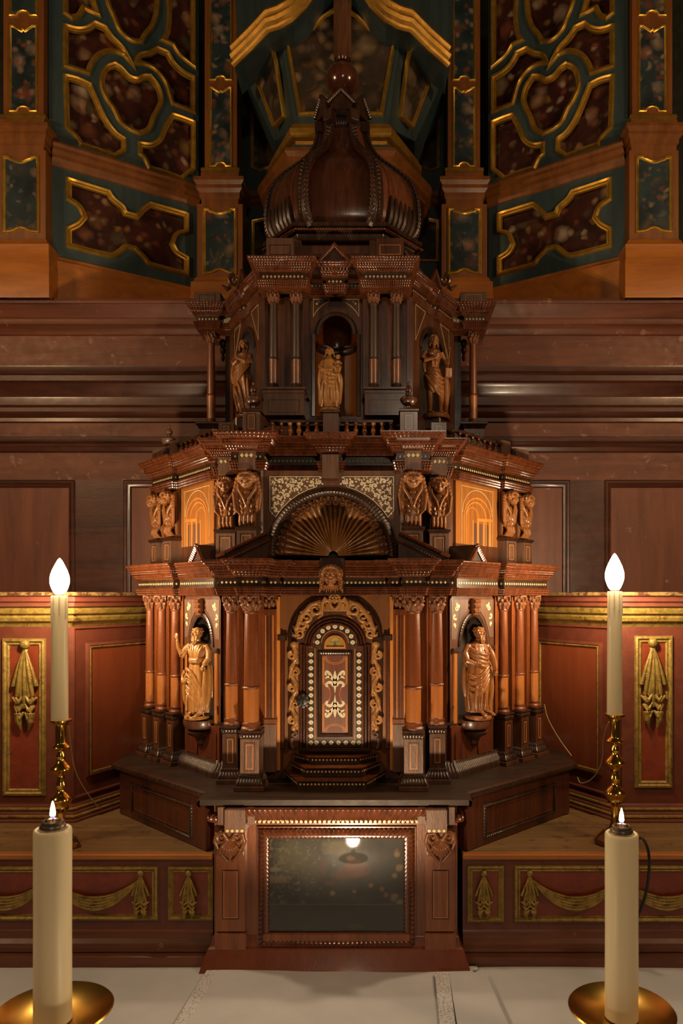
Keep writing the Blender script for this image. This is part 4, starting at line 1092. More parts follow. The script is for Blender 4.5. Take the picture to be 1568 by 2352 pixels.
# pedestals
def pedestal(x, D, hw_, rot, z1_=-.305, m=GREYW, foot=True, nm='pedestal'):
    for s in (1, -1):
        a = rot*s; M = T(s*x, D, 0) @ Matrix.Rotation(a, 4, 'Z')
        g = MB(M).box(-hw_, hw_, -hw_, hw_*1.6, ZS+.020, z1_-.012); pd = tp(g, nm, m)
        g = MB(M).sweep([(-hw_, hw_*1.6), (-hw_, -hw_), (hw_, -hw_), (hw_, hw_*1.6)], [(-.01, z1_), (.004, z1_), (.0045, z1_-.004), (.001, z1_-.006), (.003, z1_-.010, .001), (.002, z1_-.016, .0012), (0, z1_-.019)], pitch=.006); tp(g, 'pedestal_cap', EBON, pd)
        g = MB(M).sweep([(-hw_, hw_*1.6), (-hw_, -hw_), (hw_, -hw_), (hw_, hw_*1.6)], [(0, ZS+.036), (.002, ZS+.034, .0015), (.003, ZS+.030, .0018), (.004, ZS+.027), (.005, ZS+.025, .002), (.008, ZS+.018, .002), (.010, ZS+.013), (.010, ZS+.011)], pitch=.0056); tp(g, 'ripple_foot', EBON, pd)
        g = MB(M).box(-hw_-.012, hw_+.012, -hw_-.012, hw_*1.5, ZS, ZS+.011, bev=.001); tp(g, 'plinth', DARK if foot else EBON, pd)
        F = M @ fr(-1, -hw_, 1, -hw_)
        inlay_rects(F, 0, ZS+.045, z1_-.028, hw_*.52, pd, (EBON, INL))
pedestal(-.186, 1.700, .0215, 0); pedestal(-.244, 1.762, .0185, 0, m=DARK)
for (cx_, cd) in oc: pedestal(cx_, cd, .0175, -.82, m=DARK)
# base moulding between, along the bay
bp = [(-.600, 2.25), (-.560, 2.105), (-.415, 1.945), (-.290, 1.805), (-.262, 1.80)]
pair(MB().sweep(bp, [(0, ZS+.040), (.003, ZS+.036), (.004, ZS+.030, .0022), (.014, ZS+.018, .003), (.018, ZS+.010), (.018, ZS)], pitch=.0065), 'ripple_base', EBON, 0.0, TBN)
walls([(-.575, 2.35), (-.555, 2.110), (-.410, 1.950)], ZS, -.305, DARK)
walls([(-.290, 1.835), (-.262, 1.790), (-.222, 1.790), (-.215, 1.74), (-.168, 1.74), (-.168, 1.79), (-.125, 1.79)], ZS, -.305, DARK)
tp(MB().prism([(x, y) for x, y in lr([(-.57, 2.3), (-.557, 2.09), (-.41, 1.935), (-.275, 1.79), (-.20, 1.75), (-.16, 1.80)])], -.3125, -.3055), 'ledge', EBON)
# ---- door bay
DB = 1.80
walls([(-.180, DB), (-.128, DB)], ZS, .004, BRWN)
for s in (1, -1):
    c = s*-.157; F = fr(c-.02, DB-.030, c+.02, DB-.030)
    pb = tp(MB().box(c-.017, c+.017, DB-.030, DB, -.300, -.030, bev=.001), 'pilaster', RED)
    for u in (-.008, -.002, .004, .010): MB(F).box(u-.0012, u+.0012, -.290, -.045, -.0002, .0006).build('inlay_line', INL if abs(u) > .005 else EBON, pb)
    tp(MB().box(c-.019, c+.019, DB-.034, DB, -.305, -.292, bev=.002), 'pilaster_foot', CARVD, pb)
    tp(MB().box(c-.018, c+.018, DB-.034, DB, ZS+.02, -.305, bev=.001), 'pilaster_pedestal', GREYW, pb)
    M = T(c, DB-.012, -.030) @ Matrix.Scale(.034, 4) @ Matrix.Diagonal((.9, .9, 1.0, 1))
    me = CAPM.copy(); place('capital', me, TBN, M)
    tp(MB().box(s*-.1365-.004, s*-.1365+.004, DB-.016, DB, ZS+.02, .0, bev=.001), 'pale_strip', INL)
tp(MB().box(-.128, .128, DB-.004, DB+.02, ZS, .004), 'door_wall', BRWN)
# ripple frame around the door: stepped arch outline. centre u=0
FD = fr(-.5, DB-.004, .5, DB-.004) @ Matrix.Diagonal((1.08, 1, 1, 1))
zS = -.098                         # springing
def door_outline(hw_, r, base, zsp):
    return [(-hw_, base), (-hw_, zsp), (-r, zsp)]+[(r*cos(math.radians(a)), zsp+r*sin(math.radians(a))) for a in range(170, 9, -10)]+[(r, zsp), (hw_, zsp), (hw_, base)]
zB = -.366
frm = tp(MB(FD).sweep(door_outline(.104, .104, zB, -.098), [(-.001, 0), (-.001, .010), (.003, .014, .001), (.006, .012), (.008, .004, .001), (.010, 0)], False, pitch=.006), 'outer_door_frame', EBON)
tp(MB(FD).box(-.103, .103, zB, -.098, 0, .006), 'carving_ground', DARK, frm)
g = MB(FD); g.prism([(.103*cos(math.radians(a)), -.098+.103*sin(math.radians(a))) for a in range(0, 181, 10)], 0, .006); tp(g, 'carving_ground', DARK, frm)
for s in (-1, 1):
    tp(MB(FD).sweep([(s*.118, zB), (s*.118, -.100)], [(-.005, 0), (-.005, .010), (-.002, .013, .0015), (.002, .013, .0015), (.005, .010), (.005, 0)], False, pitch=.0068), 'ripple_post', RIPP, frm)
    tp(MB(FD).box(s*.118-.010, s*.118+.010, -.106, -.092, 0, .016, bev=.002), 'impost', EBON, frm)
# door leaf
DO = MB(FD)
leafo = door_outline(.062, .052, zB+.004, -.118)
door = tp(MB(FD).prism([(a, b) for a, b in leafo][::-1], .004, .012), 'door', DARK)
for k, (ow, m, hgt) in enumerate(((.064, RIPP, .018), (.071, EBON, .014), (.078, RIPP, .012))):
    tp(MB(FD).sweep(door_outline(ow, ow-.010, zB, -.118+k*.001), [(-.002, .004), (-.002, hgt-.004), (0, hgt, .0014), (.003, hgt, .0014), (.005, hgt-.004), (.006, .006)], False, pitch=.0062), 'ripple_door_frame', m, door)
tp(MB(FD).box(-.080, .080, zB-.008, zB+.002, 0, .018, bev=.002), 'door_sill', EBON, door)
# border tiles with four-petal flowers
tile = MB().box(-.0068, .0068, 0, 0, 0, 0)
tile = MB().box(-.0068, .0068, -.0068, .0068, -.0004, .0004); TILE = tile.mesh('inlay_tile', BLACK, 0)
fl = MB()
for a in range(4):
    q = a*PI/2+0; fl.ell((.0030*cos(q+PI/4)*1.0, .0030*sin(q+PI/4), .0008), (.0027, .0027, .0006), None, None, 8, 3)
    fl.ell((.0045*cos(q), .0045*sin(q), .0007), (.0016, .0016, .0005), None, None, 6, 3)
FLW = fl.mesh('ivory_flower', IVORY, 0)
FD2 = FD @ T(0, 0, .0125)
def tileat(u, v, rot=0):
    M = FD2 @ T(u, v, 0) @ Matrix.Rotation(rot, 4, 'Z')
    t = bpy.data.objects.new('inlay_tile', TILE); COL.objects.link(t); t.parent = door; t.matrix_local = T(*(-OFF[door.name])) @ M
    f = bpy.data.objects.new('ivory_flower', FLW); COL.objects.link(f); f.parent = door; f.matrix_local = T(*(-OFF[door.name])) @ M
for s in (-1, 1):
    for k in range(14): tileat(s*.0535, zB+.014+k*.0163)
for k in range(6): tileat(-.041+k*.0163, zB+.014)
for k in range(9):
    a = math.radians(2+22*k); tileat(.0395*cos(a), -.118+.006+.0395*sin(a), a)
for s in (-1, 1):
    for e in (.0445, .0620): tp(MB(FD2).box(s*e-.0008, s*e+.0008, zB+.006, -.125, -.0003, .0007), 'inlay_line', INL, door)
for r in (.031, .0485): tp(MB(FD2).sweep([(r*cos(math.radians(a)), -.112+r*sin(math.radians(a))) for a in range(180, -1, -12)], [(0, 0), (0, .0007), (.0015, .0007), (.0015, 0)]), 'inlay_line', INL, door)
# little arched picture
def lun(r, n=14): return [(r, -.124)]+[(r*cos(PI*k/n), -.118+r*1.05*sin(PI*k/n)) for k in range(n+1)]+[(-r, -.124)]
tp(MB(FD2).sweep(lun(.0225)[::-1]+[], [(-.002, 0), (-.001, .005), (.002, .006), (.004, .002), (.004, 0)], True), 'small_arched_frame', INL, door)
def lpaint(u, v):
    n = noise.noise(Vector((u*9, v*9, 2))); c = [.30+.06*n, .24+.05*n, .06]
    if v < .22: c = [.20, .15, .04]
    def e(cx, cy, rx, ry, col, k):
        d = math.sqrt(((u-cx)/rx)**2+((v-cy)/ry)**2); a = max(0, min(1, (1-d)/.4))*k
        for i in range(3): c[i] += (col[i]-c[i])*a
    e(.5, .7, .22, .3, (.45, .38, .12), .8); e(.5, .38, .10, .30, (.10, .10, .05), .9); e(.52, .68, .06, .07, (.32, .18, .08), .9)
    e(.36, .55, .14, .05, (.10, .09, .04), .8); e(.64, .58, .12, .05, (.13, .10, .04), .8); e(.5, .2, .18, .06, (.07, .05, .02), .7)
    return c
g = picture('small_painting', FD2 @ T(0, -.1235, .0005), .036, .026, 24, 18, lpaint, .4, door)
plate('small_painting_ground', lun(.0215), [], .0004, FD2, g.data.materials[0] if 0 else plain('olive painting ground', (.24, .19, .05), .5), door)
# inner panel with ripple frame and ivory scrollwork
za_, zb_ = zB+.030, -.134; hw_ = .0365
tp(MB(FD2).sweep(rect(-hw_, hw_, za_, zb_)[::-1], [(-.003, 0), (-.002, .004), (.001, .006, .001), (.004, .005, .001), (.007, .001), (.008, 0)], True, pitch=.0055), 'ripple_panel_frame', EBON, door)
tp(MB(FD2).box(-hw_+.005, hw_-.005, za_+.005, zb_-.005, -.0004, .0006), 'panel_field', wood('violet wood', (.12, .04, .028), (.20, .075, .045), .35, .4), door)
zm = (za_+zb_)/2
FD3 = FD2 @ T(0, zm, .0007)
hh = (zb_-za_)/2-.011
for s in (-1, 1):
    for w_, e in ((.0013, 0), (.0009, .0025)):
        pts = [(s*(.027-e), (hh-e))]+[(s*(.027-e), .026+e)]+[(s*(.026-(.016)*cos(math.radians(a))*1.0-e*.3), (.0225+e*.5)*sin(math.radians(a))) for a in (75, 55, 35, 15, 0, -15, -35, -55, -75)]+[(s*(.027-e), -.026-e), (s*(.027-e), -(hh-e))]
        g = MB(FD3); ribbon(g, pts, w_*1.3, .0005); tp(g, 'inlay_line', INL, door)
    for e in (0, .0035):
        g = MB(FD3); ribbon(g, [((.024-e)*cos(math.radians(a)), s*(hh+.001)-s*(.019-e)*sin(math.radians(a))) for a in range(0, 181, 12)], .0013, .0005); tp(g, 'inlay_line', INL, door)
for s in (-1, 1):
    g = MB(FD3 @ T(0, 0, .0002) @ Matrix.Diagonal((1.12, 1.22, 1, 1)))
    y = lambda t: s*(.006+t)
    def ribb(g, p, w_, h):
        q = chaikin(p, 2, False); ws = [a_[0] for a_ in chaikin([(x, 0) for x in w_], 2, False)]; ribbon(g, q, ws, h)
    ribb(g, [(0, y(-.004)), (0, y(.006)), (0, y(.016)), (0, y(.030)), (0, y(.040))], [.0006, .004, .009, .007, .001], .0006)
    for e in (-1, 1):
        ribb(g, [(e*.002, y(.010)), (e*.008, y(.018)), (e*.016, y(.016)), (e*.018, y(.010)), (e*.013, y(.008))], [.006, .006, .005, .004, .002], .0006)
        ribb(g, [(e*.001, y(.020)), (e*.007, y(.026)), (e*.010, y(.034)), (e*.017, y(.040)), (e*.020, y(.034))], [.004, .006, .006, .005, .001], .0006)
        ribb(g, [(e*.008, y(.028)), (e*.016, y(.028)), (e*.019, y(.024))], [.005, .004, .0015], .0006)
        g.lathe([(.0028, 0), (.0028, .0006), (0, .0007)], 8, T(e*.0165, y(.0105), 0)); g.lathe([(.0024, 0), (.0024, .0006), (0, .0007)], 8, T(e*.018, y(.033), 0))
    tp(g, 'ivory_scrollwork', IVORY, door, 0)
# keyhole plate
g = MB(FD @ T(-.0705, -.250, .020))
for k in range(8):
    a = k*PI/4; g.lathe([(.0062, 0), (.0062, .0014), (.005, .002), (0, .002)], 8, T(.0095*cos(a), .0125*sin(a), 0))
g.lathe([(.011, 0), (.011, .002), (.008, .003), (0, .003)], 14); kp = tp(g, 'keyhole_plate', IRON, door)
g = MB(FD @ T(-.0705, -.250, .0232)); g.ell((0, .003, 0), (.0026, .0030, .0006)); g.add([(-.0012, .002, .0005), (.0012, .002, .0005), (.0026, -.009, .0005), (-.0026, -.009, .0005)], [[0, 1, 2, 3]]); tp(g, 'keyhole', plain('keyhole black', (.002, .002, .002), .8), door)
for s in (0, 1):
    tp(MB(FD).tube([(.128, -.35+s*.20, .006), (.128, -.31+s*.20, .006)], .0035, 8), 'hinge', IRON, door)
# carved scrolls round the arch and down the sides
def scroll_arch():
    m = MB()
    for s in (-1, 1):
        for (an, rr_, r, d_, a0) in ((33, .080, .0150, 1, 2.0), (52, .080, .0125, -1, 5.0), (68, .082, .0120, 1, 2.4), (84, .080, .0105, -1, 5.2)):
            cx_ = rr_*sin(math.radians(an)); cz = rr_*cos(math.radians(an)); q = spiral(cx_, cz, r, 1.25, a0, d_, 18, .2)
            m.tube([(s*a, -.008-.003*i/18, b) for i, (a, b) in enumerate(q)], [r*(.36-.16*i/18) for i in range(19)], 8)
            for j in range(3):
                aa = a0+.5+j*1.2; m.tube([(s*(cx_+r*cos(aa)), -.006, cz+r*sin(aa)), (s*(cx_+r*1.35*cos(aa+.35)), -.010, cz+r*1.35*sin(aa+.35)), (s*(cx_+r*1.5*cos(aa+.8)), -.006, cz+r*1.5*sin(aa+.8))], [.003, .0036, .0015], 6)
        m.tube([(s*.020, -.005, .090), (s*.052, -.007, .078), (s*.076, -.007, .050), (s*.086, -.006, .018), (s*.084, -.005, .000)], [.006, .007, .007, .006, .005], 8)
        # wings of the angel head
        for k in range(4): m.tube([(s*.008, -.010, .078+.004*k), (s*(.022+.002*k), -.014, .096-.004*k), (s*(.028), -.009, .074-.007*k)], [.004, .0045, .003], 8)
        m.tube([(s*.013, -.012, .092), (s*.009, -.012, .076), (0, -.011, .066)], .004, 8)
    childhead(m, (0, -.014, .093), .0135)
    m.box(-.04, .04, -.004, 0, .062, .082)
    return m
SA = bake(scroll_arch(), 'carved_scroll_arch', HONEY, .0008, 1)
place('carved_scroll_arch', SA, TBN, T(0, DB-.010, -.098) @ Matrix.Diagonal((1.08, 1, 1, 1)))
def scroll_side():
    m = MB(); zs_ = [0, -.030, -.058, -.085, -.115, -.142, -.168, -.195]
    pts = []; rad = []
    for i in range(41):
        t = i/40; pts.append((.0065*sin(t*PI*5.0), -.006, -.010-t*.195)); rad.append(.0048+.0018*sin(t*PI*10)**2)
    m.tube(pts, rad, 8)
    for k in range(5):
        s = 1 if k % 2 == 0 else -1; z_ = -.030-k*.039
        q = spiral(-s*.004, z_, .0105, 1.3, PI/2 if s > 0 else PI/2, s, 16); m.tube([(a, -.009, b) for a, b in q], [.0042-.0018*i/16 for i in range(17)], 8)
        for j in range(4):
            m.tube([(s*.001, -.006, z_-.002-.004*j), (s*(.008+.001*j), -.010, z_+.004-.005*j), (s*.011, -.006, z_-.004-.005*j)], [.0025, .003, .0015], 6)
    m.ell((0, -.008, -.004), (.009, .006, .008)); m.ell((0, -.008, -.205), (.007, .005, .008))
    m.box(-.010, .010, -.003, 0, -.21, .002)
    return m
SS = bake(scroll_side(), 'carved_side_scroll', HONEY, .0010, 1)
place('carved_side_scroll', SS, TBN, T(-.0995, DB-.010, -.112)); place('carved_side_scroll', SS, TBN, T(.0995, DB-.010, -.112) @ Matrix.Diagonal((-1, 1, 1, 1)))
for s in (-1, 1):
    g = MB(FD @ T(s*.0915, -.345, .006)); g.tube([(a, b, .004) for a, b in spiral(0, .012, .008, 1.2, PI/2, s, 14)], .0028, 8); g.tube([(s*.004, .004, .004), (s*.006, -.012, .004), (s*.002, -.022, .004)], .003, 8); tp(g, 'scroll_foot', GREYW)
# steps before the door
def stp(hw_, d0, z0_, z1_, m, nm):
    P_ = [(-hw_-.045, DB), (-hw_, d0), (hw_, d0), (hw_+.045, DB)]
    s_ = tp(MB().prism(P_, z0_, z1_), nm, m)
    dm = MB(); zc_ = (z0_+z1_)/2+.001
    for a, b in zip(P_, P_[1:]):
        L = math.hypot(b[0]-a[0], b[1]-a[1]); F = fr(*a, *b); n = int(L/.0085)
        for k in range(n): dm.lathe([(.0024, 0), (.0024, .0006), (0, .0008)], 6, F @ T((k-(n-1)/2)*.0085, zc_, 0))
    dm.build('bone_dots', IVYEL, s_, 0, kind='stuff')
    tp(MB().sweep(P_, [(0, z1_-.003), (.003, z1_-.002), (.003, z1_), (-.02, z1_+.0003)]), 'step_edge', RED, s_)
stp(.078, 1.690, ZS, ZS+.020, EBON, 'door_step'); stp(.078, 1.688, ZS+.0203, ZS+.0205, EBON, 'door_step') if 0 else None
stp(.064, 1.722, ZS+.0205, ZS+.042, EBON, 'door_step')
stp(.058, 1.755, ZS+.0425, ZS+.060, EBON, 'door_step')
# ---- small pediments over the lower cornice
def gable(F, hw_, h, dep, mirror=None, z=.085):
    g = MB(F).prism([(-hw_, z), (hw_, z), (0, z+h)], -dep, 0)
    if mirror is not None: g.mirror(mirror)
    r = tp(g, 'small_pediment', EBON)
    for s in (-1, 1):
        g = MB(F); p = [(-hw_-.004, z), (0, z+h+.003)] if s < 0 else [(0, z+h+.003), (hw_+.004, z)]
        g.sweep(p[::-1], [(.0, 0), (-.001, .006), (-.004, .008, .0016), (-.008, .006, .0016), (-.012, .004), (-.012, 0)][::1], False, pitch=.006)
        if mirror is not None: g.mirror(mirror)
        tp(g, 'raking_moulding', RIPP, r)
    return r
Fg = FN @ T(0, 0, .012)
gable(Fg, .036, .045, .085); gable(Fg, .036, .045, .085, 0.0)
for s in (-1, 1):
    # broken pediment leaning to the shell arch
    a, b = (s*-.268, .088), (s*-.152, .143)
    F = fr(-.5, 1.72, .5, 1.72)
    g = MB(F).prism([a, (b[0], .088), b] if s > 0 else [a, b, (b[0], .088)], -.06, 0); r = tp(g, 'broken_pediment', EBON)
    pth = [a, b] if s > 0 else [b, a]
    tp(MB(F).sweep(pth[::-1], [(-.001, 0), (0, .004), (.001, .008, .0015), (.005, .009, .0015), (.009, .007), (.010, .0)][::1], False, pitch=.0065), 'raking_moulding', RIPP, r)
    tp(MB(F).sweep(pth[::-1], [(-.016, 0), (-.015, .004, .0015), (-.010, .005, .0015), (-.008, .0)], False, pitch=.0065), 'raking_moulding', RIPP, r)
# ================= middle storey
OM = -.012
def cherub_mb():
    """winged child's head on a tapering scroll bracket; z 0..-.145, width about .05, front towards -y"""
    m = MB(); hz_ = -.026
    childhead(m, (0, -.024, hz_-.001), .0205)
    for s in (-1, 1):
        # wings: feathers sweeping from behind the head down to the point
        for k in range(5):
            x = .0175+.0015*k
            m.tube([(s*.016, -.006, hz_+.018-.004*k), (s*(x+.005), -.014-.001*k, hz_+.006-.009*k), (s*(x+.001), -.016, hz_-.026-.010*k), (s*(x-.010), -.012, hz_-.052-.007*k)], [.003, .0050, .0048, .0020], 8)
        m.tube([(s*.021, -.012, hz_+.008), (s*.0180, -.020, hz_-.020), (s*.006, -.024, hz_-.042), (0, -.019, hz_-.060)], [.003, .0036, .0034, .003], 8)
        for k in range(4): m.tube([(s*.003, -.014, hz_-.034-.012*k), (s*(.014-.002*k), -.018, hz_-.046-.012*k), (s*(.010-.002*k), -.012, hz_-.062-.012*k)], [.003, .0042, .002], 8)
    m.ell((0, -.012, hz_-.030), (.012, .010, .012))
    m.tube([(0, -.008, hz_-.03), (0, -.010, -.095), (0, -.012, -.112)], [.014, .011, .010], 10)
    for k in range(4): m.tube([(-.0135+.009*k, -.004, -.098), (-.0135+.009*k, -.018, -.108), (-.0135+.009*k, -.021, -.120), (-.0135+.009*k, -.012, -.132), (-.0135+.009*k, -.002, -.135)], .0048, 8)
    m.box(-.018, .018, -.004, .004, -.14, -.004)
    return m
CHR = bake(cherub_mb(), 'cherub_bracket', CARVE, .0008, 1)
MM = [(-.200, 1.800, 0), (-.268, 1.880, 0), (-.475, 2.130, -.80), (-.534, 2.200, -.86)]
for s in (1, -1):
    for i, (x, D, a) in enumerate(MM):
        k = 1.04 if i == 0 else 1.0
        # support block, then the cherub
        M = T(OM+s*x, D, 0) @ Matrix.Rotation(a*s, 4, 'Z')
        tp(MB(M).box(-.022, .022, 0, .05, .09, .308), 'herm_post', DARK)
        zt_ = .306
        c = place('cherub_bracket', CHR, TBN, M @ T(0, 0, zt_) @ Matrix.Diagonal((s*k*1.05, 1.05, k, 1)))
        pb = tp(MB(M).box(-.024, .024, -.024, .03, .090, .160, bev=.001), 'herm_pedestal', GREYW)
        inlay_rects(M @ fr(-1, -.024, 1, -.024), 0, .102, .150, .014, pb, (EBON, INL), .004)
        tp(MB(M).sweep([(-.024, .03), (-.024, -.024), (.024, -.024), (.024, .03)], [(-.03, .168), (.004, .168), (.005, .164), (.001, .160), (0, .158)]), 'herm_cap', EBON, pb)
MP = [(-.565, 2.36), (-.565, 2.212), (-.470, 2.098), (-.458, 2.110), (-.325, 1.940), (-.298, 1.936), (-.298, 1.872), (-.240, 1.872), (-.240, 1.792), (-.160, 1.792), (-.160, 1.850), (-.026, 1.850), (-.026, 1.806)]
MPo = [(x+OM, y) for x, y in MP]
entab(lr(MPo, OM), .305, .328, .349, .394, .036, half=False, pitch=.0058)
tp(MB().prism(lr([(-.56+OM, 2.4), (-.55+OM, 2.24), (-.33+OM, 1.97), (-.20+OM, 1.86)], OM), .36, .3935), 'storey_top', EBON)
# hanging block in the middle and over the first cherubs
tp(MB().box(OM-.020, OM+.020, 1.796, 1.85, .288, .345, bev=.001), 'hanging_block', GREYW)
for s in (1, -1):
    for (x, D) in ((-.200, 1.780), (-.268, 1.862)):
        b = tp(MB().box(OM+s*x-.020, OM+s*x+.020, D, D+.03, .306, .352, bev=.001), 'frieze_block', GREYW)
        dm = MB(fr(OM+s*x-.02, D-.0003, OM+s*x+.02, D-.0003))
        for k in (-1, 0, 1): dm.add([(k*.011-.0048, .340, 0), (k*.011, .3345, 0), (k*.011+.0048, .340, 0), (k*.011, .3455, 0), (k*.011, .340, .001)], [[0, 1, 4], [1, 2, 4], [2, 3, 4], [3, 0, 4]])
        dm.build('diamond_inlays', IVYEL, b, 0, kind='stuff')
        tp(MB().sweep([(OM+s*x-.022, D+.04), (OM+s*x-.022, D+.004), (OM+s*x+.022, D+.004), (OM+s*x+.022, D+.04)], [(-.02, .352), (.002, .352), (.006, .364), (.018, .374), (.018, .382), (.022, .386), (.022, .394), (-.03, .394)]), 'block_cornice', RIPP, b)
# outer walls of the storey
walls([(x+OM, y) for x, y in [(-.555, 2.40), (-.555, 2.225), (-.455, 2.120)]], .085, .31, DARK, cx=OM)
walls([(x+OM, y) for x, y in [(-.315, 1.955), (-.29, 1.93), (-.17, 1.87), (-.15, 1.86)]], .085, .31, DARK, cx=OM)
walls([(-.455+OM, 2.120), (-.318+OM, 1.945)], .085, .14, DARK, cx=OM)
# inlaid perspective arches
BA, BB = (-.452+OM, 2.118), (-.318+OM, 1.947)
FB = fr(*BA, *BB); LB_ = math.hypot(BB[0]-BA[0], BB[1]-BA[1])/2
HON = wood('honey veneer', (.24, .085, .018), (.38, .14, .032), .3, .45)
VIO = wood('grey brown veneer', (.10, .045, .032), (.17, .08, .055), .35, .4)
for s in (1, -1):
    def add(m_, nm, mt, par=None):
        if s < 0: m_.mirror(OM)
        return tp(m_, nm, mt, par)
    bay = add(MB(FB).box(-LB_, LB_, .115, .306, -.01, 0), 'inlaid_bay', HON)
    F4 = FB @ T(0, 0, .0004)
    z_ = .135; q = LB_*.74
    add(MB(F4).sweep(rect(-q, q, z_, .295), [(0, 0), (0, .0006), (.0014, .0006), (.0014, 0)], True), 'inlay_line', IVYEL, bay)
    add(MB(F4).sweep([(q*.98*cos(math.radians(a)), .225+.066*sin(math.radians(a))) for a in range(180, -1, -10)], [(0, 0), (0, .0007), (.0016, .0007), (.0016, 0)]), 'inlay_line', IVYEL, bay)
    for (cu, r, ry, w_) in ((0, q*.86, .060, .007), (q*.10, q*.66, .048, .007), (q*.34, q*.40, .034, .005)):
        pts = [(cu-r, z_)]+[(cu+r*cos(math.radians(a)), .215+ry*sin(math.radians(a))*.9-.012*(cu/q)) for a in range(180, -1, -12)]+[(cu+r, z_)]
        g = MB(F4); ribbon(g, [(a, b) for a, b in pts], w_*.55, .0006); add(g, 'inlay_arch', INL, bay)
    g = MB(F4); ribbon(g, [(-q*.95, .214), (q*.05, .210)], .008, .0009); add(g, 'inlay_entablature', INL, bay)
    for u in (-.80, -.42, -.02, .30):
        g = MB(F4); ribbon(g, [(q*u, z_+.001), (q*u, .208)], .0085 if u < .2 else .006, .0005); add(g, 'inlay_column', INL, bay)
    for (u0, u1) in ((-.74, -.50), (-.32, -.10), (.06, .24)):
        add(MB(F4).box(q*u0, q*u1, z_+.004, .200, 0, .0003), 'inlay_shadow', VIO, bay)
# ---- centre: wall with the shell arch
SCX, SD = OM+.002, 1.812; CZ = .098; RS = .150
FS = fr(SCX-.5, SD, SCX+.5, SD)
def archhole(r, n=30): return [(r*cos(PI*k/n), CZ+r*1.06*sin(PI*k/n)) for k in range(n+1)]
wallc = plate('arch_wall', [(-.168, .085), (-.168, .308), (.168, .308), (.168, .085)], [[(RS, .088)]+archhole(RS)+[(-RS, .088)]], .010, FS @ T(0, 0, -.010), ARCHW, TBN)
for k, (r, m, p) in enumerate(((RS, EBON, [(-.012, -.004), (-.011, .004), (-.006, .008, .0016), (0, .010, .0016), (.004, .008, .0010), (.008, .004, .0016), (.012, .0)]),)):
    tp(MB(FS).sweep([(a, b) for a, b in archhole(r)][::-1], [(-o, *rest) if 0 else (o, *rest) for (o, *rest) in p], False, pitch=.0085), 'arch_moulding', m, wallc)
SHELL = wood('striped shell wood', (.17, .070, .020), (.36, .16, .050), .26, .5)
vs = []; fs = []; NA_ = 26*6; NR = 16; R0 = .012
for j in range(NR+1):
    t = j/NR
    for i in range(NA_+1):
        a = PI*i/NA_; fl_ = abs(sin(a*26/2*1.0)) ; f2 = abs(sin(i/6*PI))
        r = (R0+(RS-.016-R0)*t); sc_ = 1+ (0.035*f2 if j == NR else 0)
        dep = -.048*math.sqrt(max(0, 1-(t*.98)**2))*1.0-.004+.0105*t*(f2**.8)
        vs.append((r*sc_*cos(a), CZ+.004+r*sc_*1.05*sin(a), dep))
for j in range(NR):
    for i in range(NA_): q = j*(NA_+1)+i; fs.append([q, q+1, q+NA_+2, q+NA_+1])
sh = tp(MB(FS).add(vs, fs), 'fluted_shell', SHELL, None, 60)
g = MB(FS); g.prism([(RS*1.0*cos(PI*k/24), CZ+RS*1.05*sin(PI*k/24)) for k in range(25)], -.072, -.070); tp(g, 'shell_back', BLACK, sh)
# looping ribbon along the shell rim
pts = []
NL = 21
for i in range(NL*12+1):
    ph = i/12*2*PI; a = PI*.02+PI*.96*i/(NL*12)
    rr = RS-.0235-.0085*cos(ph); da = .030*sin(2*ph)*.9
    pts.append((rr*cos(a+da), CZ+.004+rr*1.05*sin(a+da), -.006))
tp(MB(FS).tube(pts, .0020, 6), 'looping_ribbon', DARK, sh)
# ivory spandrels
for s in (-1, 1):
    tri = [(s*.152, .294), (s*.152, .215)]+[(s*(RS+.018)*cos(math.radians(a)), CZ+(RS+.018)*1.06*sin(math.radians(a))) for a in (46, 55, 64, 73)]+[(s*.036, .294)]
    tri = [(s*.152, .294), (s*.152, .210)]+[(s*(RS+.014)*cos(math.radians(a)), CZ+(RS+.014)*1.06*sin(math.radians(a))) for a in (33, 42, 51, 60, 69, 77)]+[(s*.028, .294)]
    tri = [p for p in tri if p[0]*s <= .1521 and p[1] <= .2941]
    g = MB(FS); g.prism(tri if s < 0 else tri[::-1], .0002, .0010); sp = tp(g, 'spandrel_ground', GREYW, wallc)
    rg = ccw(tri)
    tp(MB(FS).sweep(rg, [(0, .0008), (0, .0017), (-.0016, .0017), (-.0016, .0008)], True), 'ivory_line', IVORY, sp)
    g = MB(FS @ T(0, 0, .0012))
    rnd = random.Random(5); cs = []
    def dist(u, v): return min(.152-u, .294-v, (math.hypot(u, (v-CZ)/1.06)-(RS+.014)))
    for big in (.0098, .0078, .006, .0045, .0034):
        for _ in range(900):
            u = rnd.uniform(.03, .152); v = rnd.uniform(.20, .294); r = big
            if dist(u, v) > r+.0016 and all(math.hypot(u-a_, v-b_) > r+c_-.0006 for a_, b_, c_ in cs): cs.append((u, v, r))
    for i, (u, v, r) in enumerate(cs):
        a0 = rnd.uniform(0, 6.28); d_ = 1 if i % 2 else -1
        ribbon(g, [(s*a, b) for a, b in spiral(u, v, r*.86, .85, a0, d_, 12, .22)], [r*(.50-.22*k/12) for k in range(13)], .0006)
        g.ell((s*u, v, .0001), (r*.30, r*.30, .0006), None, None, 8, 4)
        for q in (0, 1, 2):
            aa = a0+1.1+q*1.9; g.ell((s*(u+r*1.0*cos(aa)), v+r*1.0*sin(aa), .0001), (r*.30, r*.22, .0006), None, (s*aa, 'Z'), 8, 4)
    tp(g, 'ivory_foliage', IVORY, sp, 0)
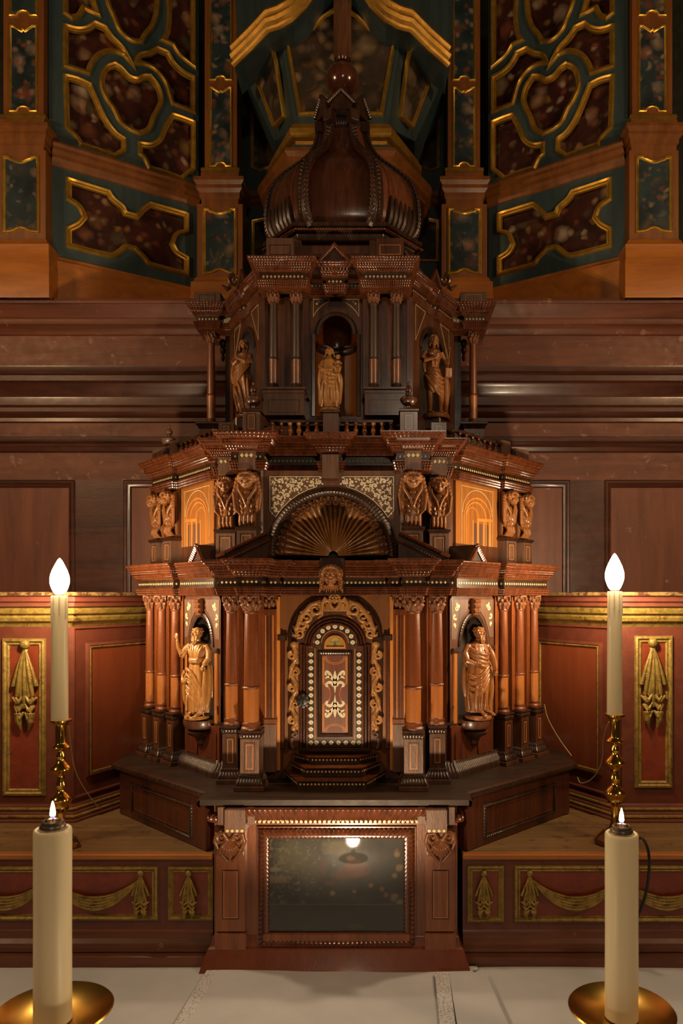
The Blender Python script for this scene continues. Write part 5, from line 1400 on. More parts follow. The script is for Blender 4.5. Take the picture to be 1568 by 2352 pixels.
# mascaron at the foot of the shell
def mask():
    m = MB(); childhead(m, (0, -.013, .001), .0215)
    for s in (-1, 1):
        for k in range(8):
            z_ = .016-.0056*k; m.tube([(s*.015, -.008, z_), (s*(.021+.002*sin(k*2)), -.011, z_-.003), (s*.0235, -.007, z_-.010)], [.0035, .0035, .0016], 6)
    for k in range(7): m.tube([(-.012+.004*k, -.014, -.018), (-.014+.0046*k, -.014, -.030-.003*(k % 2))], [.0028, .0012], 6)
    m.box(-.018, .018, -.004, .004, -.02, .02)
    return m
MSK = bake(mask(), 'carved_mask', CARVE, .0008, 1)
place('carved_mask', MSK, TBN, T(-.0035, 1.715, .046) @ Matrix.Scale(1.12, 4))
tp(MB().box(-.030, .026, 1.715, 1.79, .004, .090, bev=.002), 'mask_console', EBON)
# ---- balustrade on the middle storey
BZ0, BZ1 = .394, .438
RP = [(-.150+OM, 1.838), (-.024+OM, 1.838)]
BAL = MB().lathe([(.0065, 0), (.0065, .003), (.0040, .005), (.0035, .008), (.0052, .011), (.0068, .016), (.0060, .021), (.0035, .026), (.0033, .029), (.0055, .031), (.0058, .034), (.0065, .0345), (.0065, .037)], 10).mesh('baluster', DRUM, 50)
BALR = BAL.copy(); BALR.materials[0] = RED
for s in (-1, 1):
    xs = sorted((OM+s*.152, OM+s*.022))
    tp(MB().box(xs[0], xs[1], 1.832, 1.846, BZ0+.037, BZ1, bev=.001), 'balustrade_rail', EBON)
    tp(MB().box(xs[0], xs[1], 1.832, 1.846, BZ0-.001, BZ0+.001), 'balustrade_foot', EBON)
    for k in range(6):
        place('baluster', BAL if (k+s) % 3 else BALR, TBN, T(OM+s*(.037+k*.0222), 1.839, BZ0))
    # side balustrade along the canted bay
    a_, b_ = (OM-.475, 2.135), (OM-.315, 1.935); Fb = fr(*a_, *b_); Lb = math.hypot(b_[0]-a_[0], b_[1]-a_[1])/2
    g = MB(Fb).box(-Lb, Lb, BZ0+.037, BZ1, -.008, .006)
    if s > 0: g.mirror(OM)
    tp(g, 'balustrade_rail', EBON)
    for k in range(8):
        u = -Lb+.02+k*(2*Lb-.04)/7; p = Fb @ Vector((u, BZ0, 0)); place('baluster', BALR, TBN, T(p.x if s < 0 else 2*OM-p.x, p.y, BZ0))
tp(MB().box(OM-.019, OM+.019, 1.806, 1.85, .394, .449, bev=.0015), 'centre_post', GREYW)
tp(MB().box(OM-.022, OM+.022, 1.800, 1.855, .449, .455, bev=.001), 'centre_post_cap', EBON)
URN = MB().lathe([(.010, 0), (.012, .004), (.006, .008), (.006, .012), (.016, .018), (.021, .026), (.021, .031), (.014, .036), (.006, .039), (.005, .046), (.008, .049), (.008, .056), (.005, .060), (.003, .066), (.004, .070), (0, .074)], 16).mesh('urn_finial', GREYW, 40)
URN2 = URN.copy(); URN2.materials[0] = DRUM if 0 else DARK
for s in (-1, 1):
    b = tp(MB().box(OM+s*.190-.021, OM+s*.190+.021, 1.786, 1.84, .394, .447, bev=.0015), 'balustrade_post', GREYW if s < 0 else DARK)
    inlay_rects(fr(OM+s*.190-.02, 1.7858, OM+s*.190+.02, 1.7858), 0, .402, .440, .010, b, (EBON, INL), .003)
    tp(MB().box(OM+s*.190-.024, OM+s*.190+.024, 1.783, 1.843, .447, .453, bev=.001), 'post_cap', EBON, b)
    place('urn_finial', URN2, TBN, T(OM+s*.190, 1.812, .453))
    b = tp(MB().box(OM+s*.268-.019, OM+s*.268+.019, 1.866, 1.92, .394, .440, bev=.0015), 'balustrade_post', GREYW)
    inlay_rects(fr(OM+s*.268-.02, 1.8658, OM+s*.268+.02, 1.8658), 0, .402, .432, .009, b, (EBON, INL), .003)
    g = MB(T(OM+s*.500, 2.17, 0) @ Matrix.Rotation(-.8*s, 4, 'Z')).box(-.034, .034, -.022, .04, .394, .428, bev=.001); tp(g, 'outer_post', GREYW)
    g = MB(T(OM+s*.462, 2.13, 0) @ Matrix.Rotation(-.8*s, 4, 'Z')).box(-.014, .014, -.014, .03, .394, .448, bev=.001); tp(g, 'outer_post', GREYW)
place('urn_finial', URN, TBN, T(OM-.500, 2.165, .428) @ Matrix.Diagonal((1.12, 1.12, 1.0, 1)))

# ================= top storey
OT = -.012
def TO(l): return [(x+OT, y) for x, y in l]
TP_ = TO([(-.432, 2.36), (-.432, 2.212), (-.366, 2.212), (-.366, 2.235), (-.330, 2.215), (-.290, 2.150), (-.290, 2.110), (-.250, 2.050), (-.232, 2.050), (-.200, 1.998), (-.194, 1.998), (-.194, 1.918), (-.072, 1.918), (-.072, 1.975), (-.024, 1.975), (-.024, 1.948)])
TP_ = TO([(-.432, 2.36), (-.432, 2.212), (-.366, 2.212), (-.366, 2.228), (-.332, 2.220), (-.282, 2.130), (-.268, 2.122), (-.248, 2.086), (-.248, 2.074), (-.205, 2.000), (-.194, 2.000), (-.194, 1.918), (-.072, 1.918), (-.072, 1.975), (-.024, 1.975), (-.024, 1.948)])
entab(lr(TP_, OT), .800, .820, .838, .872, .026, half=False, pitch=.0056, dsz=.0036)
tp(MB().prism(lr(TO([(-.42, 2.36), (-.42, 2.22), (-.33, 2.24), (-.21, 2.02), (-.18, 1.94)]), OT), .845, .8715), 'storey_top', EBON)
for s in (-1, 1):
    for x in (.102, .162): column(OT+s*x, 1.950, .545, .802, .0118, 0)
    column(OT+s*.398, 2.250, .545-.022, .802, .0125, 1); 
    # pedestals
    b = tp(MB().box(OT+s*.132-.053, OT+s*.132+.053, 1.928, 2.00, .472, .530, bev=.001), 'column_pedestal', GREYW if s < 0 else DARK)
    for u in (-.018, .018):
        if s > 0 or 1: MB(fr(OT+s*.132-.02, 1.9278, OT+s*.132+.02, 1.9278)).sweep(rect(-.040, .040, .480, .512), [(0, -.0002), (0, .0005), (.001, .0005), (.001, -.0002)], True).build('inlay_line', EBON, b); break
    tp(MB().sweep([(OT+s*.132-.053, 2.0), (OT+s*.132-.053, 1.928), (OT+s*.132+.053, 1.928), (OT+s*.132+.053, 2.0)], [(-.05, .545), (.004, .545), (.004, .540), (.001, .537), (.001, .530)]), 'pedestal_cap', GREYW if s < 0 else DARK, b)
    g = tp(MB().box(OT+s*.398-.030, OT+s*.398+.030, 2.225, 2.32, .396, .505, bev=.001), 'column_pedestal', DARK)
    inlay_rects(fr(OT+s*.398-.02, 2.2248, OT+s*.398+.02, 2.2248), 0, .42, .49, .016, g, (EBON, INL), .004)
    tp(MB().sweep([(OT+s*.398-.03, 2.32), (OT+s*.398-.03, 2.225), (OT+s*.398+.03, 2.225), (OT+s*.398+.03, 2.32)], [(-.05, .523), (.010, .523), (.010, .518), (.004, .512, .0012), (.001, .505)], pitch=.006), 'pedestal_cap', EBON, g)
    # flat half pilaster behind the free column, toothed edge
    g = MB()
    g.box(OT+s*.356-.010, OT+s*.356+.010, 2.30, 2.36, .47, .81)
    tp(g, 'rear_pilaster', EBON)
    g = MB(); xx = OT+s*.370
    for k in range(3): g.ell((xx+s*.006, 2.31, .79-.022*k), (.012-.003*k, .012, .013))
    tp(g, 'scroll_bracket', EBON)
    # small inlaid block on top of the outer corner
    b = tp(MB().box(OT+s*.398-.042, OT+s*.398+.036, 2.215, 2.31, .872, .912, bev=.001), 'corner_block', GREYW)
    MB(fr(OT+s*.398-.02, 2.2148, OT+s*.398+.02, 2.2148)).sweep(rect(-.026, .020, .882, .902), [(0, -.0002), (0, .0006), (.0014, .0006), (.0014, -.0002)], True).build('inlay_line', INL if s > 0 else EBON, b)
walls(TO([(-.34, 2.40), (-.34, 2.245), (-.325, 2.225)]), .46, .805, DARK, cx=OT)
walls(TO([(-.212, 2.020), (-.20, 1.998), (-.068, 1.998)]), .46, .805, DARK, cx=OT)
NT0, NT1 = TO([(-.325, 2.232), (-.212, 2.020)])
for s in (1, -1):
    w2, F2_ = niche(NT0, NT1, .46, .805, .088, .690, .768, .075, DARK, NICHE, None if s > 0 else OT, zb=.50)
    for e in (-1, 1):
        g = MB(F2_).sweep([(e*.116, .80), (e*.116, .70), (e*.05, .80)][:: e], [(0, .0002), (0, .001), (.0016, .001), (.0016, .0002)], True)
        if s < 0: g.mirror(OT)
        tp(g, 'inlay_line', IVYEL, w2)
    g = MB(F2_).box(-.05, .05, .472, .500, -.02, .045, bev=.003)
    if s < 0: g.mirror(OT)
    tp(g, 'niche_sill', DARK, w2)
# pilaster edges between
for s in (-1, 1):
    for (x, D) in ((.130, 1.990), (.080, 1.985), (.198, 1.990)):
        tp(MB().box(OT+s*x-.008, OT+s*x+.008, D-.008, D+.02, .53, .802), 'pilaster_strip', DARK)
# central niche
wc, FC = niche((OT-.068+.0, 1.992), (OT+.068, 1.992), .46, .805, .056, .705, .765, .085, DARK, RED, None, zb=.485)
tp(MB(FC).sweep([(.056, .485), (.056, .705)][::1], [(0, 0), (0, .004), (.008, .005), (.010, 0)]), 'niche_jamb', DARK, wc); tp(MB(FC).sweep([(-.056, .705), (-.056, .485)], [(0, 0), (0, .004), (.008, .005), (.010, 0)]), 'niche_jamb', DARK, wc)
# half-round lining of the niche with its dark upper rim
g = MB(FC @ Matrix(((1, 0, 0, 0), (0, 0, 1, 0), (0, -1, 0, 0), (0, 0, 0, 1))))
g.lathe([(.0545, .486), (.0545, .668)], 20, None, 0, PI); tp(g, 'niche_lining', BRWN, wc)
g = MB(FC @ Matrix(((1, 0, 0, 0), (0, 0, 1, 0), (0, -1, 0, 0), (0, 0, 0, 1))))
g.lathe([(.053, .664), (.050, .668), (.049, .678), (.051, .682), (.0535, .686), (.053, .690)], 20, None, 0, PI); tp(g, 'niche_rim', EBON, wc)
for s in (-1, 1):
    tri = [(s*.062, .800), (s*.062, .752), (s*.052, .768), (s*.038, .782), (s*.020, .793), (s*.016, .800)]
    tp(MB(FC).sweep(ccw(tri), [(0, .0002), (0, .0012), (-.0016, .0012), (-.0016, .0002)], True), 'inlay_line', IVYEL, wc)
    g = MB(FC @ T(0, 0, .0008)); g.ell((s*.052, .788, 0), (.0032, .0032, .0008)); g.ell((s*.046, .793, 0), (.002, .002, .0006)); tp(g, 'ivory_dot', IVYEL, wc)
# pediment in the middle of the cornice
gf = fr(OT-.5, 1.930, OT+.5, 1.930)
gb = tp(MB(gf).prism([(-.038, .872), (.038, .872), (0, .912)], -.05, 0), 'small_pediment', EBON)
tp(MB(gf).sweep([(.040, .868), (.0, .912), (-.040, .868)], [(-.002, -.004), (-.002, .005), (.002, .007, .0016), (.006, .006, .0016), (.008, -.003)], False, pitch=.006), 'raking_moulding', RIPP, gb)
for s in (-1, 1):
    F5 = fr(OT-.302, 2.16, OT-.230, 2.04) 
    g = MB(F5).prism([(-.03, .872), (.03, .872), (0, .912)], -.04, .012)
    if s > 0: g.mirror(OT)
    gb = tp(g, 'small_pediment', EBON)
    g = MB(F5).sweep([(.032, .868), (0, .914), (-.032, .868)], [(0, .006), (0, .014), (.003, .016, .0016), (.007, .014, .0016), (.008, .006)], False, pitch=.006)
    if s > 0: g.mirror(OT)
    tp(g, 'raking_moulding', RIPP, gb)
# bead row under attic
# attic
AT = TO([(-.190, 2.30), (-.175, 2.03), (-.175, 1.965), (-.090, 1.965), (-.090, 1.985)])
walls(lr(AT, OT), .872, .952, DARK, half=False)
for s in (-1, 1):
    b = tp(MB().box(OT+s*.145-.036, OT+s*.145+.036, 1.950, 2.02, .888, .945, bev=.001), 'attic_block', GREYW if s < 0 else DARK)
    MB(fr(OT+s*.145-.02, 1.9498, OT+s*.145+.02, 1.9498)).sweep(rect(-.026, .026, .902, .925), [(0, -.0002), (0, .0006), (.0016, .0006), (.0016, -.0002)], True).build('inlay_line', EBON if s < 0 else INL, b)
    # sloping roof wing and scroll
    g = MB(); pts = [(OT+s*.185, 2.03, .955), (OT+s*.185, 2.25, .955), (OT+s*.330, 2.26, .880), (OT+s*.262, 2.08, .880)]
    g.add([Vector(p) for p in pts]+[Vector(p)+Vector((0, 0, -.012)) for p in pts], [[0, 1, 2, 3], [7, 6, 5, 4], [0, 3, 7, 4], [3, 2, 6, 7], [2, 1, 5, 6], [1, 0, 4, 5]]); tp(g, 'sloping_roof', EBON)
    g = MB(fr(OT+s*.300-.5, 2.12, OT+s*.300+.5, 2.12)); q = spiral(0, .905, .018, 1.3, PI/2, -s, 18)
    g.tube([(a, b, 0) for a, b in q], [.0062-.003*i/18 for i in range(19)], 8); g.tube([(s*.012, .888, 0), (s*.020, .880, 0), (s*.036, .892, 0)], [.006, .006, .002], 8); tp(g, 'scroll', EBON)
# balusters behind the little pediments
for k in range(10):
    u = -.066+k*.0147
    if abs(u) > .03: place('baluster', BALR, TBN, T(OT+u, 1.985, .872) @ Matrix.Scale(.9, 4))
tp(MB().box(OT-.105, OT+.105, 1.975, 2.0, .905, .915), 'attic_rail', EBON)
# ================= dome
DC = (OT+.013, 2.06); RH = .203; YK = .6; HA = (180, 235, 305, 360, 415, 485)
def hexa(r): return [(DC[0]+r*cos(math.radians(a)), DC[1]+r*YK*sin(math.radians(a))) for a in HA]
tp(MB().sweep(hexa(RH-.008), [(-.05, .945), (0, .945), (.004, .952), (.004, .960, .002), (.010, .966, .002), (.012, .972), (.020, .976), (.020, .984), (-.05, .986)], True, pitch=.007), 'dome_cornice', EBON)
tp(MB().sweep(hexa(RH-.004), [(.016, .9615), (.0195, .9625), (.0195, .9655), (.016, .9665)], True), 'dome_red_line', RED)
DP = [(.86, .984), (.93, .992), (.98, 1.010), (1.0, 1.035), (1.0, 1.065), (.985, 1.095), (.95, 1.122), (.88, 1.147), (.77, 1.169), (.63, 1.189), (.50, 1.207), (.395, 1.226), (.33, 1.248), (.29, 1.275), (.27, 1.300)]
DOMEW = wood('dark dome veneer', (.038, .012, .006), (.085, .028, .012), .24, .7)
DOMEL = wood('red brown dome veneer', (.10, .030, .012), (.20, .065, .024), .24, .6)
rr = RH*.99
for k in range(6):
    a0 = math.radians(HA[k]); a1 = math.radians(HA[(k+1) % 6]+(360 if k == 5 else 0)); a1 = a1 if a1 > a0 else a1+2*PI; vs = []; fs = []; nn = 8
    for (r, z) in DP:
        p0 = Vector((DC[0]+rr*r*cos(a0), DC[1]+rr*r*YK*sin(a0), z)); p1 = Vector((DC[0]+rr*r*cos(a1), DC[1]+rr*r*YK*sin(a1), z))
        mid_ = Vector((cos((a0+a1)/2), sin((a0+a1)/2), 0))
        for i in range(nn+1):
            t = i/nn; bul = .012*4*t*(1-t)*min(1, r*1.1); vs.append(p0.lerp(p1, t)+mid_*bul)
    for j in range(len(DP)-1):
        for i in range(nn): q = j*(nn+1)+i; fs.append([q, q+1, q+nn+2, q+nn+1])
    pn = tp(MB().add(vs, fs), 'dome_panel', DOMEW if k not in (2,) else DOMEL, None, 60)
    # red stringing near each edge
    for e in (1, nn-1):
        pts = [vs[j*(nn+1)+e]+Vector((cos((a0+a1)/2), sin((a0+a1)/2), 0))*.0008 for j in range(1, len(DP)-4)]
        tp(MB().tube(pts, .0018, 6), 'inlay_line', RED, pn)
    if k in (0, 2, 1):
        # gadroons low on the sides
        if k != 1:
            g = MB()
            for i in range(6):
                t = (i+.9)/7; pts = []
                for (r, z) in DP[1:5]:
                    p0 = Vector((DC[0]+rr*r*cos(a0), DC[1]+rr*r*YK*sin(a0), z)); p1 = Vector((DC[0]+rr*r*cos(a1), DC[1]+rr*r*YK*sin(a1), z)); pts.append(p0.lerp(p1, t)+Vector((cos((a0+a1)/2), sin((a0+a1)/2), 0))*.010)
                g.tube(pts, [.009, .010, .009, .004], 8)
            tp(g, 'gadroons', EBON, pn)
# ribs with leaf carving
def rib_mb(a):
    m = MB(); n = 34; c, s_ = cos(a), sin(a); P_ = []
    def at(t):
        f = t*(len(DP)-1); i = min(int(f), len(DP)-2); u = f-i
        r = DP[i][0]*(1-u)+DP[i+1][0]*u; z = DP[i][1]*(1-u)+DP[i+1][1]*u; return r*rr+.004, z
    pts = [at(i/n) for i in range(n+1)]
    m.tube([(r*c, r*s_, z) for r, z in pts], [.016-.007*i/n for i in range(n+1)], 8)
    tx, ty = -s_, c
    for i in range(1, n):
        r, z = pts[i]; w_ = .023-.011*i/n; r2, z2 = pts[min(i+1, n)]
        for e in (-1, 1):
            m.tube([(r*c, r*s_, z), ((r+.010)*c+tx*e*w_*.6, (r+.010)*s_+ty*e*w_*.6, z+.003), ((r2+.004)*c+tx*e*w_, (r2+.004)*s_+ty*e*w_, z2+.006)], [.004, .0052, .0018], 6)
        m.ell(((r+.010)*c, (r+.010)*s_, z), .0045-.001*i/n)
    m.ell(((pts[1][0]+.004)*c, (pts[1][0]+.004)*s_, pts[0][1]+.012), (.016, .016, .018))
    for e in (-1, 1):
        q = spiral(0, 0, .014, 1.2, PI/2, e, 12); m.tube([((pts[1][0]+.012)*c+tx*(e*.010+x_), (pts[1][0]+.012)*s_+ty*(e*.010+x_), pts[0][1]+.014+z_) for x_, z_ in q], .004, 6)
    return m
RIBM = None
for k in (0, 1, 2, 3, 4, 5):
    a = math.radians(HA[k])
    if k in (4, 5) and 0: continue
    if RIBM is None: RIBM = bake(rib_mb(0), 'carved_rib', EBON, .0016, 0)
    place('carved_rib', RIBM, TBN, T(DC[0], DC[1], 0) @ Matrix.Diagonal((1, YK, 1, 1)) @ Matrix.Rotation(a, 4, 'Z'))
# neck block of small gables
tp(MB().sweep(hexa(.052), [(-.03, 1.2840), (0, 1.2840), (.004, 1.2920, .0015), (.008, 1.3020), (.008, 1.3140), (-.03, 1.3140)], True, pitch=.006), 'neck_moulding', EBON)
for k in range(6):
    a0 = math.radians(180+60*k); a1 = a0+PI/3; r = .074; p0 = (DC[0]+r*cos(a0), DC[1]+r*sin(a0)); p1 = (DC[0]+r*cos(a1), DC[1]+r*sin(a1))
    Fk = fr(*p0, *p1)
    gb = tp(MB(Fk).prism([(-.030, 1.3160), (.030, 1.3160), (.030, 1.3300), (0, 1.3600), (-.030, 1.3300)], -.03, 0), 'neck_gable', EBON)
    tp(MB(Fk).sweep([(.034, 1.3280), (0, 1.3620), (-.034, 1.3280)], [(0, -.004), (0, .004), (.003, .007, .0015), (.008, .006, .0015), (.010, -.002)], False, pitch=.006), 'raking_moulding', EBON, gb)
    tp(MB(T(DC[0]+.070*cos(a0), DC[1]+.070*sin(a0), 0) @ Matrix.Rotation(a0, 4, 'Z')).box(-.020, .006, -.013, .013, 1.2860, 1.3160, bev=.002), 'neck_block', EBON)
tp(MB().lathe([(.050, 1.3300), (.046, 1.3540), (.026, 1.3720), (.020, 1.3800), (.024, 1.3840), (.020, 1.3890)], 24, T(DC[0], DC[1], 0)), 'neck', EBON)
BALLW = wood('polished red ball', (.045, .012, .006), (.10, .028, .012), .14, .9, bmp=.05)
tp(MB().lathe([(0.012, 1.3840)]+[(.0465*sin(math.radians(t)), 1.4340-.047*cos(math.radians(t))) for t in range(20, 165, 9)]+[(.022, 1.4820), (.018, 1.4860), (.020, 1.4920), (.014, 1.4960)], 32, T(DC[0], DC[1], 0)), 'finial_ball', BALLW)

# ---- crucifix standing on the ball
CRZ = 1.4935
cr = thing('crucifix', 'wooden crucifix with a pale figure, standing on the ball above the dome', 'crucifix', (DC[0], DC[1], CRZ))
MB().box(DC[0]-.024, DC[0]+.024, DC[1]-.011, DC[1]+.011, CRZ, 2.16, bev=.002).build('upright', wood('cross wood', (.06, .024, .012), (.13, .055, .024), .35, .3), cr)
MB().box(DC[0]-.17, DC[0]+.17, DC[1]-.013, DC[1]+.013, 2.00, 2.045, bev=.002).build('crossbar', bpy.data.materials['cross wood'], cr)
def corpus():
    m = MB(); z = 0
    for s in (-1, 1):
        m.tube([(s*.016, -.012, .175), (s*.014, -.024, .110), (s*.005, -.014, .045), (s*.003, -.016, .018)], [.016, .012, .0085, .006], 10)
        m.tube([(s*.003, -.016, .020), (s*.004, -.026, .006), (s*.003, -.029, -.004)], [.006, .0055, .004], 8)
        m.tube([(s*.022, -.010, .300), (s*.075, -.012, .335), (s*.140, -.010, .372)], [.010, .0075, .005], 8)
        for k in range(4): m.tube([(s*.138, -.010, .370), (s*(.150+.002*k), -.014, .374-.004*k), (s*.148, -.019, .372-.004*k)], [.002, .0018, .0015], 6)
        m.tube([(s*.138, -.012, .372), (s*.140, -.016, .384)], [.002, .0016], 6)
    m.tube([(0, -.010, .165), (0, -.012, .190), (0, -.014, .235), (0, -.012, .290), (0, -.010, .305)], [.022, .021, .018, .026, .018], 12)
    m.tube([(0, -.010, .30), (.004, -.014, .335)], [.010, .008], 8); m.ell((.006, -.020, .352), (.014, .016, .019)); m.ell((.007, -.037, .349), (.002, .003, .004))
    for s in (-1, 1): m.ell((.006+s*.005, -.034, .354), (.002, .002, .0014))
    m.ell((.007, -.033, .336), (.009, .007, .011)); m.ell((.006, -.014, .360), (.017, .017, .016))
    for k in range(6): m.tube([(-.022, -.014, .178+.004*k), (0, -.036, .168+.006*k), (.024, -.014, .182+.004*k)], .005, 8)
    return m
CO = bake(corpus(), 'corpus', CORPUS, .0018, 1)
place('corpus', CO, cr, T(DC[0], DC[1]-.008, Z(56, 2.12)))
# ================================================================ carved figures
def hand(m, p, d, up, k=1.0, curl=.5):
    """palm with four fingers and a thumb at wrist p, pointing along d"""
    p = Vector(p); d = Vector(d).normalized(); up = Vector(up).normalized(); sd = d.cross(up).normalized()
    m.tube([p, p+d*.004*k, p+d*.009*k], [.0030*k, .0040*k, .0036*k], 8, None, .75)
    for i in range(4):
        o = sd*(i-1.5)*.0021*k; L = (.0085, .0098, .0092, .0074)[i]*k; b = p+d*.008*k+o
        m.tube([b, b+d*L*.5-up*L*.1*curl, b+d*L*.8-up*L*.6*curl], [.0012*k, .0011*k, .0009*k], 6)
    m.tube([p+d*.003*k-sd*.003*k, p+d*.007*k-sd*.0062*k-up*.002*k, p+d*.0105*k-sd*.006*k-up*.003*k], [.0015*k, .0013*k, .001*k], 6)
def face(m, c, r, yaw=0.0, beard=0, hair='short', tilt=0.0):
    """head of radius r (half height) at c; faces -y, turned by yaw"""
    R = Matrix.Translation(c) @ Matrix.Rotation(yaw, 4, 'Z') @ Matrix.Rotation(tilt, 4, 'Y') @ Matrix.Scale(r, 4)
    E = lambda p, q, rot=None: m.ell(p, q, R, rot, 10, 8)
    Tb = lambda p, q: m.tube(p, q, 8, R)
    m.ell((0, .06, .10), (.74, .86, .90), R, None, 16, 12); E((0, -.30, -.38), (.54, .46, .56)); E((0, -.68, -.78), (.24, .2, .2))
    Tb([(0, -.78, .22), (0, -.95, -.02), (0, -1.02, -.14)], [.085, .11, .15]); E((0, -.93, -.17), (.19, .13, .09))
    E((0, -.84, -.42), (.22, .09, .055)); E((0, -.82, -.53), (.18, .10, .07))
    for s in (-1, 1):
        E((s*.29, -.68, .12), (.15, .11, .08)); Tb([(s*.08, -.82, .27), (s*.28, -.78, .34), (s*.46, -.62, .27)], [.05, .075, .05]); E((s*.42, -.58, -.16), (.24, .24, .22)); E((s*.76, .02, .0), (.10, .18, .25))
    if beard:
        L0 = .5 if beard == 1 else .85
        E((0, -.66, -.50-L0*.45), (.44, .30, .30+L0*.5)); E((0, -.5, -.55), (.55, .40, .35))
        for k in range(-4, 5):
            L = (.75 if beard == 1 else 1.35)*(1-.07*abs(k))
            w_ = .12*sin(k*1.7); Tb([(k*.145, -.62+.05*abs(k), -.48+.045*abs(k)), (k*.13+w_, -.86+.07*abs(k), -.48-L*.45), (k*.10-w_*.6, -.72+.05*abs(k), -.48-L)], [.13, .16, .07])
        for s in (-1, 1): Tb([(s*.04, -.92, -.33), (s*.26, -.84, -.42), (s*.36, -.72, -.62)], [.06, .08, .05]); Tb([(s*.66, -.28, .15), (s*.62, -.40, -.3), (s*.5, -.55, -.6)], [.1, .15, .15])
    if hair == 'short':
        for k in range(30):
            a = 2*PI*k/15+.2*(k//15); e = .25 if k < 15 else .62
            if sin(a) < -.55 and e < .5: continue
            E((.80*cos(a)*cos(e), .10+.86*sin(a)*cos(e), .18+.82*sin(e)), (.20, .20, .17))
        if beard == 0 or beard == 1: E((0, .1, .55), (.62, .72, .5))
    elif hair == 'long':
        E((0, .18, .32), (.84, .86, .78))
        for k in range(-5, 6):
            a = k*.42+PI/2; x, y = .84*cos(a), .15+.80*sin(a)
            Tb([(x*.8, y*.8, .75), (x, y, .1), (x*1.05, y*1.05, -.7), (x*.95, y*1.1, -1.35)], [.16, .20, .20, .12])
        for s in (-1, 1): Tb([(s*.1, -.55, .85), (s*.5, -.55, .62), (s*.78, -.25, .1), (s*.80, -.05, -.6)], [.10, .14, .16, .14])
    elif hair == 'veil':
        E((0, .20, .28), (.90, .92, .88))
        for s in (-1, 1):
            for j in range(3): Tb([(s*.15, -.38+.2*j, 1.02), (s*.74, -.32+.22*j, .55), (s*.92, .05+.2*j, -.2), (s*(1.1+.12*j), .1+.2*j, -1.3)], [.11, .15, .17, .2])
def robe(m, secs, folds, seed, amp=.10):
    """lofted drapery: secs = (z, rx, ry, cx, cy); deep folds run down it"""
    rnd = random.Random(seed); n = 48; vs = []; fs = []; ph = [rnd.uniform(0, 6.28) for _ in range(4)]; L = []
    for i in range(len(secs)-1):
        for j in range(4):
            t = j/4; t2 = t*t*(3-2*t); L.append([secs[i][k]*(1-t2 if k else 1-t)+secs[i+1][k]*(t2 if k else t) for k in range(5)])
    L.append(list(secs[-1])); z0 = L[0][0]; z1 = L[-1][0]
    for (z, rx, ry, cx_, cy_) in L:
        u = (z-z0)/(z1-z0); a_ = amp*(1-u*.75)
        for k in range(n):
            q = 2*PI*k/n
            f = 1+a_*(.55*sin(folds*q+ph[0]+2.6*u)+.35*sin((folds*2-1)*q+ph[1]-3.2*u)+.28*sin(3*q+ph[2]+4*u))
            vs.append((cx_+rx*f*cos(q), cy_+ry*f*sin(q), z))
    for j in range(len(L)-1):
        for k in range(n): k2 = (k+1) % n; fs.append([j*n+k, j*n+k2, (j+1)*n+k2, (j+1)*n+k])
    fs.append(list(range(n))[::-1]); fs.append([(len(L)-1)*n+k for k in range(n)])
    m.add(vs, fs)
def sweeps(m, lines, r=.0022):
    for pts, k in lines: 
        q = chaikin([(p[0], p[1]) for p in pts], 2, False); zq = chaikin([(p[2], 0) for p in pts], 2, False)
        n = len(q); m.tube([(q[i][0], q[i][1]*.92, zq[i][0]) for i in range(n)], [r*k*1.18*(.5+.7*sin(PI*i/(n-1))) for i in range(n)], 8)
def foot(m, p, yaw, k=1.0):
    R = Matrix.Translation(p) @ Matrix.Rotation(yaw, 4, 'Z') @ Matrix.Scale(k, 4)
    m.tube([(0, .008, .010), (0, .002, .009), (0, -.010, .005), (0, -.017, .0035)], [.0052, .0055, .0052, .0040], 8, R, .8)
    for i in range(5): m.tube([((i-2)*.0020, -.016, .0028), ((i-2)*.0022, -.0225+.001*abs(i-1), .0020)], [.0015, .0012], 6, R)
